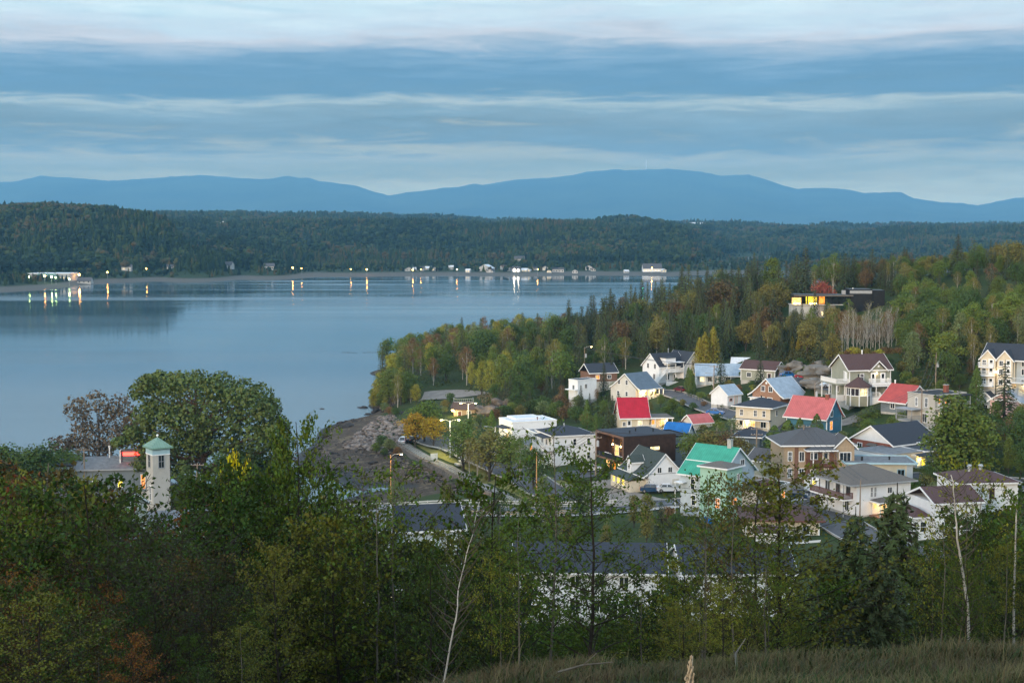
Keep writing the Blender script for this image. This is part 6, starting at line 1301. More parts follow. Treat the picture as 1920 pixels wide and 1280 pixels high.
# ---- cars
def car(px, py, rot, paint, label, kind='car', d=None, z=None):
    p = gpx(px, py) if d is None else W(px, py, d)
    root = link('parked_car', None, None, (p.x, p.y, p.z + .17), R(rot), label, 'car')
    tall = 1.15 if kind == 'suv' else 1.0
    mb = MB(); low = [(-2.15, .35), (-2.2, .75), (-2.0, .95), (-1.3, 1.0 * tall), (.85, .98 * tall), (1.9, .82), (2.2, .65), (2.18, .32), (1.75, .28), (-1.8, .28)]
    n = len(low); ys = (-.78, -.86, .86, .78); vs = []
    for j, y in enumerate(ys):
        for (x, zz_) in low: vs.append((x * (.985 if j in (0, 3) else 1), y, zz_ if j in (1, 2) else zz_ - (.06 if zz_ > .6 else -.04)))
    vs = [v for v in vs]; fs = [(j * n + i, j * n + (i + 1) % n, (j + 1) * n + (i + 1) % n, (j + 1) * n + i) for j in range(3) for i in range(n)] + [tuple(range(n - 1, -1, -1)), tuple(range(3 * n, 4 * n))]
    mb.add(vs, fs); mb.build('body', paint, root)
    r0, r1 = (-1.9, 1.25) if kind == 'suv' else (-1.55, 1.15); tz = 1.68 if kind == 'suv' else 1.42
    g = MB(); b0, b1 = [(r0, .95), (r1, .95)], [(r0 + .45, tz), (r1 - .75, tz)]
    g.add([(r0, -.76, .93), (r1, -.76, .93), (r1, .76, .93), (r0, .76, .93), (r0 + .45, -.58, tz), (r1 - .8, -.58, tz), (r1 - .8, .58, tz), (r0 + .45, .58, tz)], [(0, 3, 2, 1), (4, 5, 6, 7), (0, 1, 5, 4), (1, 2, 6, 5), (2, 3, 7, 6), (3, 0, 4, 7)]); g.build('glasshouse', M['carglass'], root)
    rf = MB(); rf.box(r0 + .4, r1 - .75, -.6, .6, tz + .002, tz + .06)
    for s in (-1, 1):
        rf.bar((r0 + .02, s * .765, .95), (r0 + .47, s * .6, tz), .08); rf.bar((r1 - .02, s * .765, .95), (r1 - .78, s * .6, tz), .08); rf.bar((-.2, s * .765, .95), (-.2, s * .6, tz), .08)
    rf.build('roof', paint, root)
    for x in (-1.35, 1.35):
        for s in (-1, 1):
            wm_ = MB(); wm_.tube([(x, s * .74, .33), (x, s * .89, .33)], .33, 12); wo_ = wm_.build('wheel', M['rubber'], root); rm_ = MB(); rm_.tube([(x, s * .891, .33), (x, s * .905, .33)], .19, 8); rm_.build('rim', M['chrome'], wo_)
    for s in (-1, 1):
        q = MB(); q.box(2.1, 2.215, s * .62 - .16, s * .62 + .16, .58, .72); q.build('headlight', M['headlight'], root); q = MB(); q.box(-2.225, -2.12, s * .66 - .13, s * .66 + .13, .68, .85); q.build('taillight', M['taillight'], root)
        q = MB(); q.box(.75, .92, *sorted((s * .86, s * 1.0)), .95, 1.08); q.build('side_mirror', paint, root)
    return root
def paint(n, c): 
    m_, t_, b_ = newmat(n); b_.inputs['Base Color'].default_value = c + (1,); b_.inputs['Roughness'].default_value = .3; b_.inputs['Coat Weight'].default_value = .6; b_.inputs['Metallic'].default_value = .2; return m_
PB, PM_, PW, PD, PR, PS, PBK = paint('blue_paint', (.01, .13, .42)), paint('maroon_paint', (.12, .008, .02)), paint('white_paint', (.75, .77, .8)), paint('navy_paint', (.02, .06, .13)), paint('red_paint', (.42, .02, .03)), paint('silver_paint', (.52, .58, .66)), paint('black_paint', (.02, .022, .025))
car(1341, 778, -22, PB, 'bright blue car parked on the upper street'); car(1546, 944, 4, PM_, 'maroon car parked beside the white two-storey house'); car(1252, 923, 2, PW, 'white car parked below the white gabled house'); car(1222, 924, -6, PD, 'navy blue car beside the white car')
car(1556, 727, 186, PS, 'silver van by the carport of the sage green house', 'suv'); car(1506, 710, 170, PR, 'red car in the lane below the rock face', 'suv'); car(774, 829, 60, PBK, 'dark car at the end of the park road'); car(1108, 884, 5, PW, 'white car beside the white quayside apartment house')
car(1478, 708, 10, PB, 'light blue car behind the sage green house with brown roof'); car(1276, 735, 120, PM_, 'dark red car half hidden by shrubs at the bend of the upper street'); car(757, 832, 80, PW, 'pale car beside the park railing end', 'suv'); car(1490, 935, -12, PD, 'dark blue car on the main road edge by the green-roofed house')
# flatbed trailer beside the lane
p = gpx(1531, 714); rt = link('trailer', None, None, p, R(8), 'empty flat trailer by the rock face', 'trailer'); mb = MB(); mb.box(-1.6, 1.6, -.8, .8, .55, .7); mb.bar((1.6, 0, .6), (2.6, 0, .5), .08); mb.build('bed', M['galv'], rt)
for s in (-1, 1): mb = MB(); mb.tube([(0, s * .85, .3), (0, s * 1.0, .3)], .3, 10); mb.build('wheel', M['rubber'], rt)
# picnic table, board, planter hedge
p = gpx(868, 869); rt = link('picnic_table', None, None, p, R(20), 'picnic table on its pale slab on the park lawn', 'picnic table'); mb = MB(); mb.box(-.9, .9, -.4, .4, .72, .78); mb.build('tabletop', M['trim'], rt); 
for s in (-1, 1): mb = MB(); mb.box(-.9, .9, s * .8 - .14, s * .8 + .14, .42, .47); mb.build('bench', M['trim'], rt); mb = MB(); mb.bar((s * .6, -.8, 0), (s * .6, .8, .0), .08); mb.bar((s * .6, -.5, 0), (s * .6, -.2, .75), .08); mb.bar((s * .6, .5, 0), (s * .6, .2, .75), .08); mb.build('leg', M['galv'], rt)
mb = MB(); mb.box(-1.6, 1.6, -1.4, 1.4, -.3, .06); mb.build('slab', M['kerb'], rt)
p = gpx(814, 866); rt = link('notice_board', None, None, p, R(30), 'white notice board beside the quay railing', 'sign'); mb = MB(); mb.box(-.9, .9, -.04, .04, .7, 2.0); mb.build('panel', M['trim'], rt)
for s in (-1, 1): mb = MB(); mb.box(s * .85 - .05, s * .85 + .05, .045, .13, -.2, 2.0); mb.build('leg', M['galv'], rt)
# fences
def fence(pts, h, m_, label, name='fence', step=2.4, board=None):
    rt = link(name, None, None, pts[0], 0, label, 'fence'); pm = MB(); pm.box(-.06, .06, -.06, .06, -.3, h); pm = pm.mesh('fence_post', m_); P_ = []
    for a, b_ in zip(pts[:-1], pts[1:]):
        n = max(1, int((b_ - a).length / step))
        for k in range(n): P_.append(a.lerp(b_, k / n))
    P_.append(pts[-1]); P_ = [Vector((p.x, p.y, zt(p.x, p.y))) - pts[0] for p in P_]
    for p in P_: link('fence_post', pm, rt, p)
    for a, b_ in zip(P_[:-1], P_[1:]):
        for hh in ([h * .9, h * .5] if not board else [h * (.1 + .16 * k) for k in range(6)]): mb = MB(); mb.bar(a + Vector((0, 0, hh)), b_ + Vector((0, 0, hh)), .04, .07 if not board else h * .13); mb.build('rail' if not board else 'board', m_, rt)
fence([gpx(1283, 741), gpx(1310, 752), gpx(1345, 766), gpx(1385, 774)], 1.1, M['wood_fence'], 'weathered fence following the upper street')
fence([gpx(1530, 738), gpx(1570, 754), gpx(1572, 760)], 1.3, M['wood_fence'], 'grey board fence below the sage green house', board=True)
fence([gpx(1245, 975), gpx(1262, 985), gpx(1280, 998)], 1.2, M['wood_fence'], 'thin fence beside the bush left of the mint tower')
fence([gpx(1462, 1022), gpx(1500, 1019), gpx(1538, 1016)], .35, M['trim'], 'low white edging along the bungalow lawn', 'edging', board=True)
# ---- retaining wall by the upper street
rt_pts = [gpx(1238, 752), gpx(1262, 758), gpx(1290, 772)]
# ---- rocks
def rockmesh(k, n=3, rough=.3, quant=True):
    import bmesh
    bm = bmesh.new(); bmesh.ops.create_icosphere(bm, subdivisions=n, radius=1); r_ = random.Random(k); o = Vector((r_.random() * 50, r_.random() * 50, 0))
    for v_ in bm.verts:
        q = mnoise.noise(v_.co * 1.1 + o) * rough * 1.6 + mnoise.noise(v_.co * 2.6 + o) * rough * .7 + abs(mnoise.noise(v_.co * 5 + o)) * rough * .3; v_.co *= 1 + q
        if quant: v_.co = Vector((round(v_.co.x * 3.2) / 3.2 * .35 + v_.co.x * .65, v_.co.y, v_.co.z * .8))
    me = bpy.data.meshes.new('rock'); bm.to_mesh(me); bm.free(); return me
RK = [rockmesh(k, 2, .42) for k in range(5)]
def joined_rocks(name, spots, mats, label):
    V, F, MI = [], [], []; k0 = 0
    base = []
    for me in RK:
        v_ = np.zeros(len(me.vertices) * 3); me.vertices.foreach_get('co', v_); f_ = np.array([tuple(p.vertices) for p in me.polygons]); base.append((v_.reshape(-1, 3), f_))
    for (x, y, z, s) in spots:
        v_, f_ = base[random.randrange(5)]; a = random.uniform(0, 6.28); c_, s_ = math.cos(a), math.sin(a); q = v_ * np.array([s * random.uniform(.8, 1.4), s * random.uniform(.7, 1.1), s * random.uniform(.5, 1)])
        V.append(np.stack([q[:, 0] * c_ - q[:, 1] * s_ + x, q[:, 0] * s_ + q[:, 1] * c_ + y, q[:, 2] + z], 1)); F.append(f_ + k0); k0 += len(v_); MI.append(np.full(len(f_), random.randrange(len(mats))))
    return link(name, npmesh(name, np.concatenate(V), np.concatenate(F), mats, False, np.concatenate(MI)), kind='stuff', label=label, cat='rocks')
def inpoly(x, y, poly):
    c = False; j = len(poly) - 1
    for i in range(len(poly)):
        if (poly[i][1] > y) != (poly[j][1] > y) and x < (poly[j][0] - poly[i][0]) * (y - poly[i][1]) / (poly[j][1] - poly[i][1] + 1e-9) + poly[i][0]: c = not c
        j = i
    return c
spots = []
pol = [(640, 840), (670, 812), (700, 790), (735, 775), (760, 800), (752, 830), (730, 850), (700, 845)]
while len(spots) < 700:
    px, py = random.uniform(630, 770), random.uniform(770, 855)
    if inpoly(px, py, pol): p = gpx(px, py); spots.append((p.x, p.y, p.z + random.uniform(-.1, .35), random.choice((.3, .42, .5, .65, .85)) * random.uniform(.7, 1.1)))
joined_rocks('riprap', spots, [M['rock_pale'], M['rock'], M['rock_pale']], 'heap of broken grey and pink riprap stones on the spit')
spots = []
for _ in range(6500):
    px, py = random.uniform(545, 930), random.uniform(765, 945); p = gpx(px, py)
    if -.35 < p.z < 1.6 and fbm(p.x / 7, p.y / 7, 2) > .02: spots.append((p.x, p.y, p.z, random.uniform(.08, .28) if random.random() < .93 else random.uniform(.35, .6)))
    if len(spots) > 2000: break
joined_rocks('shore_stones', spots, [M['rock'], M['rock_dark'], M['rock_dark'], M['rock']], 'dark stones strewn over the tidal flat')
spots = []
for k in range(420):
    t = k / 420 * (len(edge) - 1); i = int(t); p = edge[i].lerp(edge[min(i + 1, len(edge) - 1)], t - i); d = edge[min(i + 1, len(edge) - 1)] - edge[max(i - 1, 0)]; d.normalize(); r = Vector((d.y, -d.x, 0)); q = p + r * random.uniform(1.4, 4.5); spots.append((q.x, q.y, zt(q.x, q.y) + .02, random.uniform(.15, .45)))
joined_rocks('wall_stones', spots, [M['rock'], M['rock_dark']], 'dark stones banked against the foot of the quay wall')
BS = [(704, 772, 1.6), (690, 778, 1.0), (650, 800, 1.9), (640, 793, 1.0), (665, 790, .8), (612, 818, .9), (600, 842, .8), (735, 845, 1.2), (604, 783, .7), (636, 798, .8), (725, 770, 1.1), (680, 770, 1.3), (742, 762, 1.6), (752, 775, 1.2), (775, 748, 1.3), (758, 790, 1.2), (625, 850, .8), (640, 868, .8), (700, 868, .9), (585, 862, .8)]
for i, (px, py, s) in enumerate(BS):
    p = gpx(px, py); p.z = max(p.z, -.2); o = link('boulder', RK[i % 5], None, p, random.uniform(0, 6), 'dark wave-worn boulder on the spit shore', 'boulder', 'boulders on the spit shore', scale=(s * 1.3, s, s * .7))
    if not o.data.materials: o.data.materials.append(M['rock_dark'])
# pale rock faces on the hill
def outcrop(label, px, py, d, w_, h_, dp, rot=0, seed=0, m_='cliff'):
    w_, h_, dp = w_ * .72, h_ * .5, dp * .8
    me = rockmesh(40 + seed, 5, .55, False); me.materials.append(M[m_]); q = gpx(px, py + 6); link('rock_face', me, None, q, R(rot), label, 'rock', scale=(w_, dp, h_))
outcrop('pale rock face behind the house with brown shingle roof', 1487, 690, 392, 4.6, 3.4, 4, 10, 1); outcrop('broad pale rock ledge left of the large sage house', 1545, 696, 384, 6.5, 4.2, 5, 0, 2); outcrop('low pale rock shelf beside the carport', 1552, 716, 360, 5.5, 2.8, 4, -10, 3); outcrop('upper slab of pale rock under the bare birches', 1566, 676, 380, 4.5, 3.4, 5, 5, 4)
outcrop('shattered rock knoll above the quayside row', 912, 768, 398, 4.0, 4.4, 4, 0, 5, 'rock'); outcrop('rocky mound with fallen pale trunk right of the pavilion', 945, 756, 402, 4, 4.4, 4, 20, 6, 'rock')
# ---- river things
def buoy(px, py, label, m_, lit=None, s=1.0):
    p = Pz(px, py, 0); rt = link('buoy', None, None, p, .3, label, 'buoy', scale=s); mb = MB(); mb.tube([(0, 0, -.6), (0, 0, .5), (0, 0, .7)], [1.0, 1.0, .6], 12); mb.build('float', m_, rt)
    mb = MB()
    for i in range(4): a = i * 1.571; mb.bar((.6 * math.cos(a), .6 * math.sin(a), .6), (.18 * math.cos(a), .18 * math.sin(a), 2.9), .1)
    mb.box(-.55, .55, -.04, .04, 1.4, 2.4); mb.build('tower', m_, rt); mb = MB(); mb.ball((0, 0, 3.1), .26); mb.build('lantern', M[lit] if lit else m_, rt)
mt_ = mat('buoy_green', (.01, .16, .12), .5, .1)
buoy(733, 642, 'small green navigation buoy on the open river', mt_, s=.9); buoy(1205, 551, 'teal lit buoy far out near the opposite shore', mt_, 'bulb_teal', 1.6)
dm = MB(); dm.ball((0, 0, .06), .3, M['rubber'], (1.5, .8, .6), 8, 6); dm.tube([(.3, 0, .1), (.42, 0, .38)], [.09, .06], 6, M['rubber']); dm.ball((.47, 0, .42), .1, M['rubber'], (1.4, .9, .9), 6, 5); dme = dm.mesh('duck')
for i, px in enumerate((642, 646, 651, 653, 659, 663, 668, 681, 684, 689, 693, 698, 703, 708)): p = Pz(px, 661 + random.uniform(-.8, .8), 0); link('duck', dme, None, p, random.uniform(-.5, .5), 'dark duck in the scattered line swimming on the river', 'duck', 'ducks swimming in a line on the river', scale=.65)
# ================================================================== OPPOSITE SHORE: VILLAGE AND LIGHTS
def fpos(px, d): return Vector(((px - 960) / FPX * d, d, float(far_at(np.array([px]), np.array([d]))[0])))
FH = {}
def far_house(px, d, w_, h_, wm, rm, label, lit=None, rot=0, ax='x', group=None):
    k = (w_, h_, wm, rm, lit, ax)
    if k not in FH:
        dp = w_ * .7; W_ = MB(); rise = dp * .35
        if ax == 'x': W_.prism([(-dp / 2, -2), (dp / 2, -2), (dp / 2, h_), (0, h_ + rise), (-dp / 2, h_)], -w_ / 2, w_ / 2, 'x')
        elif ax == 'y': W_.prism([(-w_ / 2, -2), (w_ / 2, -2), (w_ / 2, h_), (0, h_ + rise), (-w_ / 2, h_)], -dp / 2, dp / 2, 'y')
        else: W_.box(-w_ / 2, w_ / 2, -dp / 2, dp / 2, -2, h_)
        Rf = MB(); u1 = dp / 2 if ax == 'x' else w_ / 2; a1 = (w_ / 2 if ax == 'x' else dp / 2) + .4
        if ax in 'xy':
            for s in (-1, 1): Rf.prism([(0, h_ + rise + .02), (s * (u1 + .5), h_ - .35), (s * (u1 + .5), h_ - .1), (0, h_ + rise + .3)], -a1, a1, ax)
        else: Rf.box(-w_ / 2 - .2, w_ / 2 + .2, -dp / 2 - .2, dp / 2 + .2, h_ + .01, h_ + .5)
        Wn = MB(); n = max(2, int(w_ / 4)); y = -dp / 2
        for i in range(n): x = -w_ / 2 + (i + .5) * w_ / n; Wn.box(x - .6, x + .6, y - .08, y - .01, 1.0, 2.4)
        FH[k] = (W_.mesh('wall', M['far_white' if wm in ('white', 'offwhite') and group else wm]), Rf.mesh('roof', M[rm]), Wn.mesh('window', M[lit or 'glass']))
    rt = link('house', None, None, fpos(px, d), R(rot), label, 'house', group)
    for n_, me in zip(('wall', 'roof', 'window'), FH[k]): link(n_, me, rt)
far_house(100, 1500, 44, 6, 'far_white', 'm_white', 'large white factory hall glowing green-white on the far left shore', 'lit_pale', 0, 'f')
far_house(62, 1470, 16, 4, 'far_white', 'r_grey', 'lower white annex left of the lit factory hall', None, 0, 'f'); far_house(88, 1470, 18, 2.2, 'trimgrey', 'm_copper', 'long low shed with green roof in front of the factory hall', None, 0); far_house(160, 1480, 14, 2.5, 'far_white', 'r_grey', 'small white shed right of the factory hall')
far_house(239, 1640, 11, 4, 'far_white', 'r_grey', 'white lit house alone on the shore right of the factory', 'lit_pale')
for px, d, w_, h_, lb in ((320, 1680, 10, 3.2, 'tiny white house by the shore below the dark bluff'), (425, 1720, 20, 4, 'white row of houses at the foot of the wooded bluff'), (385, 1700, 12, 3, 'low white cottage left of the row of houses'), (505, 1740, 16, 5, 'white waterfront house under the bluff end')): far_house(px, d, w_ * .8, h_ * .8, 'far_white', 'r_grey', lb, None, random.uniform(-15, 15))
r5 = random.Random(11)
for i, px in enumerate((766, 778, 790, 802, 815, 846, 878, 900, 912, 920, 944, 956, 967, 984, 990, 1004, 1022, 1030, 1041, 1052, 1078, 1104, 1112, 1174, 1216, 1230, 1244)):
    d = 1800 + r5.uniform(0, 70); w_ = r5.choice((6, 7, 8, 9, 18 if 900 < px < 930 or px > 1210 else 9)); far_house(px, d, w_, r5.choice((2.2, 3, 4)), r5.choice(('white', 'white', 'white', 'offwhite')), r5.choice(('r_grey', 'r_charcoal', 'm_white', 'r_brown')), 'small white house in the village strung along the far shore', r5.choice((None, None, None, 'lit_pale')), r5.uniform(-25, 25), r5.choice('xy'), 'white houses of the far shore village')
far_house(974, 2150, 16, 4, 'far_white', 'r_grey', 'white farmhouse up the slope behind the far village'); far_house(968, 1810, 10, 4, 'white', 'r_grey', 'brightly lit house in the middle of the far village', 'bulb_white'); far_house(415, 2650, 12, 7, 'white', 'm_white', 'lone white building glinting high in the far forest'); far_house(1305, 4300, 40, 6, 'white', 'm_white', 'distant white farm on the plateau')
far_house(1222, 1830, 24, 4, 'white', 'r_grey', 'long white lit inn at the right end of the far village', 'lit_pale')
def far_lamp(px, d, h_, bulb, label, r=.9, p=0, z=None):
    q = fpos(px, d); rt = link('street_lamp', None, None, q, 0, label, 'street lamp', 'lamps on the far shore'); mb = MB(); mb.tube([(0, 0, -1), (0, 0, h_)], [.15, .1], 5); mb.build('pole', M['galv'], rt); mb = MB(); mb.ball((0, -.3, h_), r * .8, n=8, rings=6); mb.build('bulb', M[bulb], rt)
for px, d, b_, r in ((149, 1500, 'bulb_far', 1.1), (202, 1570, 'bulb_far', .7), (84, 1425, 'bulb_far', .8), (97, 1420, 'bulb_green', .8), (105, 1420, 'bulb_green', .5), (130, 1425, 'bulb_green', .75), (55, 1400, 'bulb_green', .5), (275, 1640, 'bulb_far', .45), (549, 1735, 'bulb_far', .75), (566, 1740, 'bulb_far', .4), (658, 1750, 'bulb_far', .4), (688, 1748, 'bulb_far', .85), (774, 1752, 'bulb_far', .55), (789, 1756, 'bulb_far', .4), (857, 1758, 'bulb_far', .5), (964, 1752, 'bulb_white', 1.0), (1008, 1755, 'bulb_far', .5), (972, 1758, 'bulb_white', .45), (1222, 1790, 'bulb_far', .6)):
    far_lamp(px, d, 7, b_, {'bulb_far': 'orange street lamp reflected in the water of the far shore', 'bulb_green': 'greenish floodlight at the far factory', 'bulb_white': 'bright white lamp in the far village'}[b_], r)
# mast on the summit
q = Vector(((1210 - 960) / FPX * 20600, 20600, CAMZ + (430 - 318) / FPX * 20600 - 20)); rt = link('radio_mast', None, None, q, 0, 'white radio mast on the highest mountain', 'mast'); mb = MB(); mb.tube([(0, 0, 0), (0, 0, 150)], [5, 3], 6); mb.build('mast', M['trim'], rt); mb = MB(); mb.tube([(0, 0, 45), (0, 0, 75)], 6.5, 8); mb.build('drum', M['trim'], rt)

# ================================================================== NEAR VEGETATION
random.seed(21)
def clear_of_houses(x, y, r):
    for (hx, hy, f, _) in HOUSES:
        if (x - hx) ** 2 + (y - hy) ** 2 < (f * .62 + r) ** 2: return False
    return True
RD = [(p.x, p.y, 5.5) for p in main] + [(p.x, p.y, 4.5) for p in up_] + [(p.x, p.y, 4) for p in cr] + [(p.x, p.y, 5) for p in sd] + [(p.x, p.y, 6) for p in lot]
def off_road(x, y):
    for (a, b_, r) in RD:
        if (x - a) ** 2 + (y - b_) ** 2 < r * r: return False
    return True
